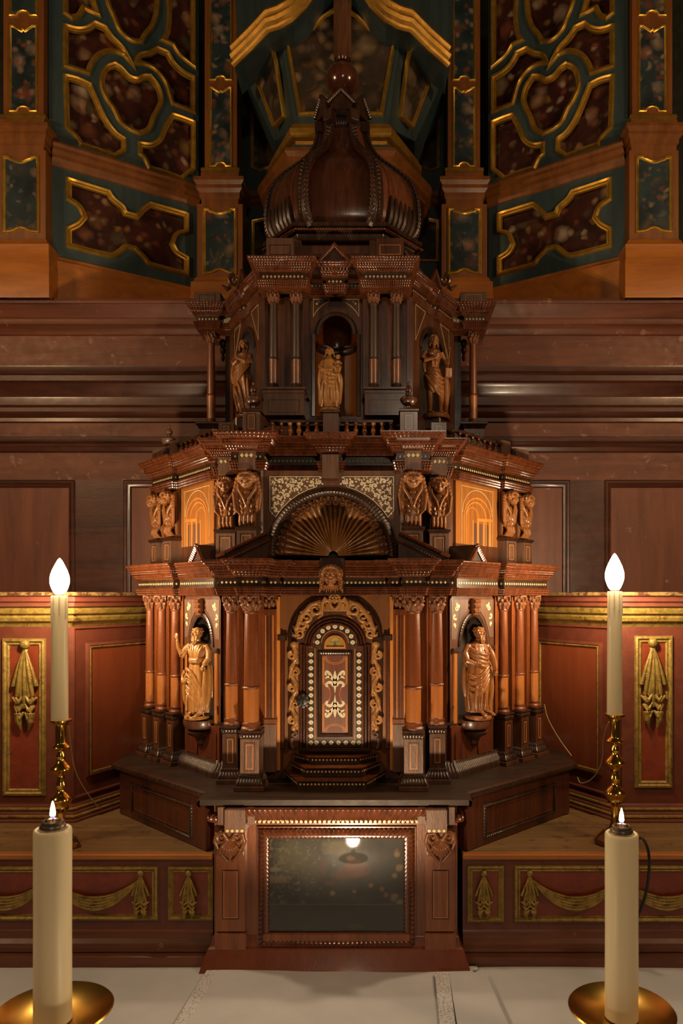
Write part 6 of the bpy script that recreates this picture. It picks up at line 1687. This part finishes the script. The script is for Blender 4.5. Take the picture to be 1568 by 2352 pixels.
def bearded_preacher():
    m = MB(); H = .234
    robe(m, [(.012, .030, .024, .002, 0), (.05, .032, .025, .002, 0), (.09, .029, .023, .001, 0), (.125, .024, .019, 0, 0), (.140, .021, .017, 0, 0), (.150, .023, .018, 0, 0), (.172, .027, .019, 0, .001), (.186, .024, .016, 0, .002), (.192, .010, .010, 0, 0)], 7, 3, .13)
    # sash and mantle swept over the left hip
    for k in range(3): m.tube([(-.024, -.004, .143+.003*k), (-.010, -.021, .140+.003*k), (.010, -.021, .141+.003*k), (.024, -.004, .145+.003*k)], .0028, 8)
    sweeps(m, [([(-.033, -.004, .122-.012*k), (-.022, -.021, .124-.015*k), (-.002, -.026, .114-.017*k), (.016, -.022, .084-.014*k), (.026, -.013, .060-.014*k)], 1.5-.08*k) for k in range(5)])
    sweeps(m, [([(-.036, -.008, .118), (-.044, -.004, .100), (-.036, -.014, .085), (-.020, -.026, .095)], 1.8), ([(-.030, -.010, .110), (-.036, -.012, .070), (-.030, -.014, .030)], 1.6)])
    sweeps(m, [([(x, -.018, .055), (x+.002, -.024, .035), (x+.001, -.022, .013)], 1.1) for x in (-.022, -.013, -.004, .006, .015, .024)])
    sweeps(m, [([(x, -.014, .183), (x*.7, -.021, .165), (x*.4, -.019, .146)], 1.0) for x in (-.020, -.012, -.004, .005, .013, .021)])
    m.tube([(0, .002, .186), (0, -.004, .200)], [.008, .0075], 10)
    face(m, (.001, -.006, .2125), .0165, -.35, 2, 'short')
    # raised right arm (picture left), bare forearm
    m.tube([(-.022, 0, .182), (-.034, -.006, .170), (-.040, -.012, .160)], [.009, .0095, .0090], 10); m.tube([(-.040, -.012, .160), (-.047, -.017, .176), (-.050, -.019, .196)], [.0085, .0060, .0042], 10)
    sweeps(m, [([(-.030, -.010, .178), (-.040, -.018, .162), (-.046, -.014, .152)], 1.3), ([(-.026, -.008, .172), (-.034, -.018, .154), (-.042, -.008, .148)], 1.2)])
    hand(m, (-.050, -.019, .197), (-.1, -.15, 1), (0, -1, 0), 1.1, .4)
    # left arm down holding the mantle
    m.tube([(.023, 0, .182), (.034, -.002, .165), (.036, -.008, .148), (.030, -.020, .135)], [.009, .0095, .0085, .006], 10)
    sweeps(m, [([(.030, -.008, .172), (.040, -.010, .155), (.036, -.016, .140)], 1.3), ([(.036, -.010, .135), (.042, -.010, .105), (.040, -.012, .060), (.034, -.014, .020)], 2.4), ([(.040, -.002, .135), (.046, -.004, .095), (.044, -.004, .050)], 2.2), ([(.030, -.018, .128), (.034, -.022, .100), (.030, -.022, .07), (.032, -.020, .02)], 2.0)])
    hand(m, (.030, -.020, .135), (-.3, -.5, -1), (0, -1, .3), 1.1, .8)
    foot(m, (-.014, -.014, .002), .3, 1.15); foot(m, (.016, -.012, .002), -.25, 1.15)
    m.lathe([(.034, -.006), (.036, -.001), (.034, .004)], 20)
    return m
def bearded_pilgrim():
    m = MB()
    robe(m, [(.012, .029, .024, 0, 0), (.05, .031, .026, 0, 0), (.09, .033, .028, 0, 0), (.13, .031, .026, 0, 0), (.160, .028, .023, 0, 0), (.182, .026, .018, -.001, .002), (.192, .011, .010, 0, 0)], 8, 11, .14)
    sweeps(m, [([(-.030, -.004, .178-.008*k), (-.016, -.024, .168-.010*k), (.006, -.029, .158-.010*k), (.026, -.016, .160-.012*k)], 1.6) for k in range(4)])
    sweeps(m, [([(.032, -.010, .140-.010*k), (.012, -.030, .118-.014*k), (-.014, -.031, .100-.016*k), (-.032, -.014, .110-.014*k)], 1.5) for k in range(4)])
    sweeps(m, [([(-.028, -.014, .105), (-.034, -.016, .06), (-.028, -.016, .016)], 1.6), ([(-.014, -.028, .085), (-.018, -.030, .05), (-.014, -.028, .015)], 1.5), ([(0, -.030, .075), (-.003, -.033, .04), (0, -.028, .014)], 1.4), ([(.014, -.026, .085), (.010, -.030, .05), (.012, -.026, .016)], 1.4), ([(.030, -.014, .12), (.036, -.014, .07), (.026, -.018, .025)], 1.9)])
    m.tube([(0, .002, .186), (.002, -.003, .200)], [.008, .0075], 10)
    face(m, (.003, -.004, .2130), .0168, .70, 2, 'short')
    m.tube([(-.024, 0, .182), (-.036, -.004, .162), (-.034, -.014, .142), (-.016, -.026, .136)], [.009, .010, .009, .006], 10)
    m.tube([(.023, 0, .180), (.036, -.004, .160), (.040, -.012, .140), (.040, -.022, .120)], [.009, .0095, .0085, .006], 10)
    sweeps(m, [([(.034, -.010, .165), (.044, -.012, .145), (.040, -.014, .125)], 1.4), ([(-.034, -.010, .168), (-.044, -.008, .145), (-.034, -.018, .128)], 1.5), ([(-.036, 0, .14), (-.040, -.004, .10), (-.036, -.006, .05)], 2.4)])
    hand(m, (-.015, -.027, .136), (1, -.2, .1), (0, -1, 0), 1.1, .7); hand(m, (.040, -.023, .119), (-.1, -.3, -1), (0, -1, 0), 1.1, .8)
    m.tube([(.024, -.026, .172), (.034, -.028, .150), (.040, -.028, .118)], [.0022, .0022, .0022], 8); m.ell((.022, -.027, .176), (.004, .0025, .005))
    foot(m, (.004, -.018, .002), .1, 1.15); foot(m, (.024, -.006, .003), .6, 1.15)
    m.lathe([(.036, -.007), (.038, -.001), (.035, .004)], 20)
    return m
def robed_woman():
    m = MB()
    robe(m, [(.006, .020, .018, .010, 0), (.03, .021, .020, .008, 0), (.07, .023, .021, .003, 0), (.10, .024, .020, -.002, 0), (.125, .020, .017, -.003, 0), (.150, .021, .016, 0, 0), (.168, .020, .014, .002, 0), (.176, .008, .008, .003, 0)], 7, 21, .15)
    sweeps(m, [([(.022, -.006, .155-.006*k), (.004, -.022, .140-.010*k), (-.016, -.020, .120-.014*k), (-.024, -.006, .100-.012*k)], 1.5) for k in range(4)])
    sweeps(m, [([(-.022, -.010, .10), (-.014, -.024, .07), (.000, -.022, .035), (.014, -.018, .006)], 1.5), ([(-.010, -.022, .10), (.004, -.024, .06), (.012, -.020, .01)], 1.4), ([(.018, -.014, .10), (.024, -.016, .05), (.024, -.012, .01)], 1.5), ([(-.026, -.004, .10), (-.022, -.008, .05), (-.008, -.014, .01)], 1.8)])
    m.tube([(.002, 0, .170), (.003, -.003, .184)], [.006, .0055], 10); face(m, (.003, -.004, .194), .0135, .5, 0, 'long', .1)
    m.tube([(-.020, 0, .165), (-.028, -.006, .148), (-.020, -.018, .140), (-.006, -.024, .148)], [.007, .0075, .006, .0045], 10)
    m.tube([(.020, 0, .165), (.026, -.008, .148), (.014, -.020, .144), (.000, -.024, .150)], [.007, .0075, .006, .0045], 10)
    hand(m, (-.006, -.024, .148), (1, -.1, .4), (0, -1, 0), .9, .5); hand(m, (.000, -.025, .151), (-1, -.1, .5), (0, -1, 0), .9, .5)
    sweeps(m, [([(-.026, 0, .150), (-.032, -.004, .12), (-.028, -.006, .09)], 2.2)])
    foot(m, (.006, -.014, 0), .2, .95); foot(m, (.020, -.010, 0), .5, .95); m.lathe([(.028, -.008), (.030, -.003), (.028, .002)], 18, T(.010, 0, 0))
    return m
def half_draped_man():
    m = MB()
    # bare legs, torso
    m.tube([(-.010, 0, .105), (-.012, -.008, .060), (-.010, -.004, .030), (-.009, 0, .008)], [.0115, .0085, .0072, .0045], 12)
    m.tube([(.012, 0, .105), (.018, -.008, .062), (.020, .000, .030), (.021, .002, .008)], [.0120, .0088, .0072, .0045], 12)
    for p in ((-.012, -.013, .061), (.018, -.014, .063)): m.ell(p, (.0055, .004, .006))
    m.tube([(0, 0, .100), (-.001, -.001, .118), (0, 0, .135), (.001, -.001, .155), (.001, 0, .168), (.001, .001, .176)], [.0195, .0175, .0165, .0205, .0190, .0090], 14, None, .72)
    for s in (-1, 1): m.ell((s*.0085, -.012, .158), (.0085, .005, .0065)); m.ell((s*.005, -.0125, .135), (.005, .003, .009))
    m.tube([(.001, 0, .172), (.001, -.003, .186)], [.0065, .0058], 10); face(m, (.000, -.004, .197), .0140, -.1, 1, 'long')
    # arms
    m.tube([(-.020, 0, .167), (-.030, .001, .148), (-.026, -.012, .140), (-.006, -.020, .145)], [.0072, .0065, .0058, .0040], 10)
    hand(m, (-.006, -.020, .145), (1, -.1, .2), (0, -1, 0), .95, .4)
    m.tube([(.021, 0, .167), (.032, .002, .148), (.036, -.006, .130), (.036, -.014, .118)], [.0072, .0065, .0055, .0040], 10); hand(m, (.036, -.014, .118), (0, -.6, -1), (0, -1, 0), .95, .7)
    m.box(.026, .044, -.024, -.012, .098, .122)
    m.tube([(.040, -.004, .118), (.044, -.002, .17), (.047, 0, .185)], .0020, 8)
    # drapery round the hips, falling at the side
    robe(m, [(.062, .019, .016, .003, 0), (.080, .024, .019, .001, 0), (.100, .025, .019, 0, 0), (.118, .022, .016, 0, 0), (.124, .018, .014, 0, 0)], 7, 31, .14)
    sweeps(m, [([(-.024, -.004, .122-.007*k), (-.008, -.024, .112-.010*k), (.012, -.022, .098-.012*k), (.026, -.006, .098-.010*k)], 1.6) for k in range(5)])
    sweeps(m, [([(.026, -.006, .120), (.034, -.006, .09), (.036, -.004, .05), (.034, -.002, .012)], 2.8), ([(.030, .004, .125), (.040, .002, .09), (.042, .002, .05)], 2.4), ([(-.024, -.008, .104), (-.016, -.022, .084), (.0, -.024, .066), (.012, -.018, .056)], 1.7), ([(-.020, -.010, .092), (-.014, -.020, .070), (-.004, -.020, .055)], 1.5), ([(-.022, .004, .16), (-.027, -.002, .13), (-.024, -.008, .11)], 1.8)])
    m.ell((0, .003, .160), (.020, .010, .014))
    foot(m, (-.009, -.002, .001), .25, 1.0); foot(m, (.023, .000, .001), -.45, 1.0)
    m.tube([(.032, .006, .0), (.036, .006, .05)], [.010, .006], 10); m.lathe([(.036, -.010), (.037, -.004), (.034, .003)], 18, T(.008, 0, 0))
    return m
def madonna():
    m = MB()
    robe(m, [(.008, .0215, .018, 0, 0), (.03, .0195, .017, 0, 0), (.060, .0205, .017, 0, 0), (.090, .0215, .017, 0, 0), (.108, .0195, .0155, 0, 0), (.125, .017, .0135, 0, 0), (.132, .007, .007, 0, 0)], 7, 41, .15)
    sweeps(m, [([(-.019, -.006, .095-.006*k), (-.008, -.019, .080-.008*k), (.008, -.019, .078-.010*k), (.019, -.006, .086-.009*k)], 1.25) for k in range(3)])
    sweeps(m, [([(x, -.016, .072), (x*1.15+.002*sin(x*400), -.020, .04), (x*1.25, -.017, .008)], 1.15) for x in (-.017, -.010, -.003, .004, .011, .017)])
    m.tube([(0, .001, .128), (0, -.002, .138)], [.0052, .0048], 10); face(m, (0, -.003, .1455), .0105, -.05, 0, 'veil')
    m.tube([(-.016, 0, .123), (-.023, -.004, .108), (-.018, -.014, .098), (-.003, -.019, .098)], [.006, .0066, .0055, .0036], 10)
    m.tube([(.016, 0, .123), (.024, -.004, .108), (.022, -.014, .098), (.014, -.018, .096)], [.006, .0066, .0055, .0036], 10)
    hand(m, (-.003, -.019, .098), (1, -.1, 0), (0, -1, 0), .8, .4); hand(m, (.014, -.018, .096), (.4, -.6, .4), (0, 0, 1), .75, .7)
    # child on her arm
    m.tube([(.020, -.012, .100), (.021, -.012, .112), (.021, -.012, .122)], [.0068, .0062, .0052], 10); face(m, (.0205, -.013, .1305), .0065, -.5, 0, 'short')
    for s in (-1, 1):
        m.tube([(.020+s*.004, -.014, .103), (.020+s*.005, -.022, .101), (.020+s*.005, -.022, .092)], [.0040, .0036, .0024], 8)
        m.tube([(.021+s*.005, -.013, .119), (.021+s*.008, -.018, .113), (.021+s*.004, -.022, .114)], [.0027, .0024, .0018], 8)
    sweeps(m, [([(-.022, -.002, .11), (-.025, -.004, .08), (-.022, -.006, .05), (-.024, -.004, .012)], 2.0), ([(.022, -.006, .095), (.027, -.008, .08), (.026, -.008, .055), (.024, -.006, .015)], 2.2)])
    for s in (-1, 1): m.ell((s*.010, -.019, .008), (.0045, .006, .003))
    m.lathe([(.024, -.003), (.026, .001), (.023, .006)], 20)
    return m
def figure(name, fn, m, loc, k, rot, label, vox=.0009):
    me = bake(fn(), name, m, vox, 1); o = bpy.data.objects.new(name, me); COL.objects.link(o)
    o.location = Vector(loc)+Vector((0, 0, EYE)); o.scale = (k, k, k); o.rotation_euler.z = rot; o['label'] = label; o['category'] = 'statuette'
    OFF[o.name] = Vector(loc); return o
nb = -.54
p = FN @ Vector((0, 0, .010))
figure('saint_statuette', bearded_preacher, HONEY, (p.x, p.y, -.301), .98, -.35, 'carved bearded saint raising one hand, in the lower niche beside the door')
figure('saint_statuette', bearded_pilgrim, CARVE, (-p.x+.004, p.y, -.300), .98, .30, 'carved long-bearded saint in heavy robes looking aside, lower niche, hand at his hip')
p2 = F2_ @ Vector((0, 0, .005))
figure('female_statuette', robed_woman, CARVE, (p2.x+.004, p2.y-.03, .509), 1.04, -.30, 'carved woman in flowing robes, hands at her breast, in the upper storey niche')
figure('draped_man_statuette', half_draped_man, CARVE, (2*OT-p2.x-.006, p2.y-.03, .511), 1.08, .25, 'carved bare-chested man draped round the hips, in the upper storey niche')
figure('madonna_statuette', madonna, HONEY, (X(757, 1.83), 1.832, .458), 1.0, .05, 'golden carved Madonna holding the child, standing before the central upper niche')

# ================================================================ electric candles on brass candlesticks
def candlestick(px_, D, lab, zt):
    x = X(px_, D); t = thing('brass_candlestick', lab, 'candlestick', (x, D, GT), 'tall brass candlesticks on the steps')
    S = T(x, D, 0)
    pr = [(.0, zt-.001), (.021, zt-.001), (.0235, zt+.001), (.0235, zt-.003), (.018, zt-.006), (.0155, zt-.010)][::-1]
    MB(S).lathe([(0, zt-.012), (.0155, zt-.010), (.018, zt-.006), (.0235, zt-.003), (.0240, zt+.001), (.021, zt-.001), (.0, zt-.001)], 28).build('drip_pan', BRASS, t)
    MB(S).lathe([(.0135, zt-.008), (.0125, zt-.012), (.0125, zt-.052), (.0140, zt-.055), (.018, zt-.058), (.0205, zt-.062), (.018, zt-.066), (.009, zt-.070)], 24).build('socket', BRASS, t)
    k = zt-.066
    MB(S).lathe([(.009, k), (.007, k-.006), (.0095, k-.012), (.011, k-.018), (.0085, k-.024), (.0105, k-.030), (.016, k-.036), (.0225, k-.042), (.0245, k-.047), (.021, k-.052), (.014, k-.058), (.0085, k-.062), (.0075, k-.070), (.0105, k-.078), (.0125, k-.084), (.0105, k-.090), (.0080, k-.095), (.0095, k-.100), (.017, k-.106), (.0235, k-.112), (.0255, k-.117), (.0235, k-.122), (.0180, k-.130), (.0165, k-.137), (.0175, k-.140), (.0120, k-.144), (.0095, k-.150), (.0085, k-.170), (.0105, k-.190), (.0140, k-.200), (.016, k-.203)], 28).build('turned_stem', BRASS, t)
    zb_ = k-.200
    tri = [(.052*cos(math.radians(a)), .052*sin(math.radians(a))) for a in (90, 210, 330)]
    tri = []
    for a in (90, 210, 330):
        for e in (-14, 14): tri.append((.054*cos(math.radians(a+e)), .054*sin(math.radians(a+e))))
    tt = [(a*.30, b*.30) for a, b in tri]
    MB(S).prism(tri, zb_-.022, zb_, None, tt).build('three_sided_foot', wood('bronze foot', (.12, .045, .015), (.24, .10, .03), .22, .4, 'n', metal=.7) if 'bronze foot' not in bpy.data.materials else bpy.data.materials['bronze foot'], t)
    MB(S).prism([(a*1.02, b*1.02) for a, b in tri], zb_-.030, zb_-.021).build('foot_rim', bpy.data.materials['bronze foot'], t)
    for a in (90, 210, 330):
        MB(S).lathe([(.003, GT), (.009, GT+.004), (.010, GT+.009), (.006, zb_-.030+.001)], 12, T(.044*cos(math.radians(a)), .044*sin(math.radians(a)), 0)).build('ball_foot', BRASS, t)
    return t
def ecandle(px_, D, z0, z1, r, lab, bulb_h):
    x = X(px_, D); t = thing('electric_candle', lab, 'electric candle', (x, D, z0), 'lit electric candles')
    S = T(x, D, 0)
    MB(S).lathe([(0, z0), (r*1.08, z0), (r*1.08, z0+.01), (r, z1-.003), (r*.96, z1), (r*.55, z1), (r*.5, z1-.003), (0, z1-.003)], 28).build('candle_sleeve', SLEEVE, t)
    for (a, L) in ((-1.9, .040), (-1.2, .045), (-2.6, .062), (-.4, .055)):
        MB(S).tube([(r*cos(a), r*sin(a), z1-.001), (r*1.02*cos(a), r*1.02*sin(a), z1-L*.6), (r*cos(a), r*sin(a), z1-L)], [.0016, .0018, .0026], 8).build('drip', SLEEVE, t)
    MB(S).lathe([(.009, z1-.003), (.0095, z1+.004), (.008, z1+.006)], 16).build('bulb_cap', BRASS, t)
    h = bulb_h; prof = [(.0095, 0), (.013, .05), (.0175, .16), (.0208, .28), (.0218, .38), (.0207, .50), (.0172, .64), (.0118, .78), (.0066, .90), (.0030, .97), (.0, 1.0)]
    MB(S).lathe([(a, z1+.003+b*h) for a, b in prof], 24).build('bulb', BULB, t, 60)
    return t
zl = Z(1654, 1.72); zr2 = Z(1641, 1.74)
candlestick(140, 1.72, 'tall brass candlestick left of the tabernacle, holding the candle with a low scratch', zl)
candlestick(1412, 1.74, 'tall brass candlestick right of the tabernacle, near the black cable', zr2)
for o in bpy.data.objects:
    if o.get('category') == 'candlestick': pass
ecandle(137, 1.72, zl, Z(1368, 1.72), .0178, 'lit electric candle with a scratch low on its sleeve, left of the tabernacle', .084)
ecandle(1411, 1.74, zr2, Z(1358, 1.74), .0165, 'lit electric candle with a glaring bulb, right of the tabernacle', .086)

# ================================================================ oil candles on brass dishes in front
def dish_stick(px_, D, z, lab):
    x = X(px_, D); t = thing('brass_dish_candlestick', lab, 'candlestick', (x, D, TB+.005), 'broad brass candle dishes'); S = T(x, D, 0)
    MB(S).lathe([(0, z-.006), (.030, z-.007), (.060, z-.002), (.084, z+.010), (.089, z+.014), (.087, z+.016), (.080, z+.012), (.058, z+.003), (.032, z-.001), (0, z)], 48).build('dish', BRASSD, t)
    b = TB+.005
    MB(S).lathe([(.070, b), (.072, b+.006), (.055, b+.012), (.022, b+.020), (.012, b+.035), (.014, b+.060), (.020, b+.075), (.012, b+.095), (.010, b+.12), (.016, z-.008), (.030, z-.006)], 32).build('foot_and_stem', BRASSD, t)
    return t
def oilcandle(px_, D, z0, z1, r, lab):
    x = X(px_, D); t = thing('oil_candle', lab, 'candle', (x, D, z0), 'large white candles on brass dishes'); S = T(x, D, 0)
    MB(S).lathe([(0, z0), (r, z0), (r*1.0, z0+.02), (r*.985, (z0+z1)/2), (r, z1-.006), (r*.97, z1-.0015), (r*.90, z1), (r*.78, z1-.001), (r*.72, z1-.006), (0, z1-.008)], 36).build('wax_sleeve', WAX, t, 50)
    MB(S).lathe([(r*.70, z1-.008), (r*.72, z1+.001), (r*.66, z1+.006), (r*.60, z1+.007), (r*.58, z1+.011), (r*.48, z1+.013), (r*.44, z1+.011), (r*.50, z1+.007), (r*.52, z1+.001)], 28).build('metal_cup', CHROME, t)
    MB(S).lathe([(r*.44, z1+.004), (r*.46, z1+.012), (r*.36, z1+.0145), (r*.34, z1+.013)], 24).build('glass_collar', GLASS, t)
    MB(S).tube([(0, 0, z1+.004), (.0004, 0, z1+.016)], .0014, 8).build('wick', IRON, t)
    MB(S).lathe([(.0008, z1+.0145), (.0030, z1+.0165), (.0034, z1+.0195)], 12).build('flame_base', FLAMEB, t)
    MB(S).lathe([(.0034, z1+.0195), (.0038, z1+.0225), (.0034, z1+.028), (.0022, z1+.034), (.0010, z1+.039), (0, z1+.042)], 14).build('flame', FLAME, t, 60)
    return t
D1, D2_ = 1.14, 1.265
dish_stick(121, D1, Z(2344, D1), 'broad brass candle dish under the wider white candle, left')
dish_stick(1427, D2_, Z(2336, D2_), 'broad brass candle dish under the slimmer white candle, right')
oilcandle(121, D1, Z(2344, D1)+.001, Z(1902, D1), .0278, 'lit white oil candle, the one whose base hides the left red swag')
oilcandle(1427, D2_, Z(2336, D2_)+.001, Z(1912, D2_), .0278, 'lit white oil candle with the black cable behind it, right')
# ================================================================ cables and a small lamp on the altar
def cable(name, pts, r, m, lab):
    P_ = [Vector((X(a, D), D, Z(b, D))) for a, b, D in pts]; q = chaikin([(v.x, v.y) for v in P_], 2, False); z_ = chaikin([(v.z, 0) for v in P_], 2, False)
    o = MB().tube([(q[i][0], q[i][1], z_[i][0]) for i in range(len(q))], r, 8).build(name, m); o['label'] = lab; o['category'] = 'cable'; return o
cable('black_cable', [(1440, 1938, 1.70), (1462, 1925, 1.66), (1478, 1925, 1.645), (1491, 1960, 1.635), (1490, 2010, 1.635), (1482, 2060, 1.635), (1464, 2105, 1.635), (1450, 2150, 1.632), (1448, 2232, 1.62)], .0032, CABLE, 'black cable hanging over the edge of the altar step beside the candle')
cable('thin_wire', [(1250, 1618, 2.04), (1256, 1650, 2.05), (1285, 1700, 2.04), (1312, 1736, 2.02)], .0013, WIRE, 'thin pale wire running down beside the outermost columns of the tabernacle')
cable('thin_wire', [(1398, 1658, 1.78), (1384, 1690, 1.80), (1384, 1750, 1.84), (1362, 1790, 1.88), (1332, 1802, 1.92), (1326, 1785, 1.94)], .0013, WIRE, 'thin pale wire looping behind the brass candlestick with the glaring bulb')
cable('thin_wire', [(158, 1668, 1.76), (163, 1720, 1.78), (172, 1775, 1.80), (205, 1830, 1.84), (230, 1858, 1.88)], .0013, WIRE, 'thin pale wire slanting down the dark canted panel beside the candlestick')
al = thing('altar_reading_lamp', 'small lamp standing on the altar cloth facing the tabernacle', 'lamp', (.02, .96, TB+.005))
MB(T(.02, .96, 0)).lathe([(.045, TB+.005), (.045, TB+.012), (.008, TB+.016), (.006, TB+.040), (.012, TB+.042), (.012, TB+.050)], 20).build('base', IRON, al)
MB(T(.02, .96, 0)).lathe([(.010, TB+.050), (.018, TB+.060), (.020, TB+.072), (.012, TB+.084), (0, TB+.088)], 20).build('bulb', emissive('altar lamp bulb', (1, .74, .46), 60), al)
lamp('altar_lamp_light', 'SPOT', (.02, .99, TB+.075), ALTAR_LAMP_W, (1.0, .70, .42), .018, (.0, 1.80, .10), math.radians(80))
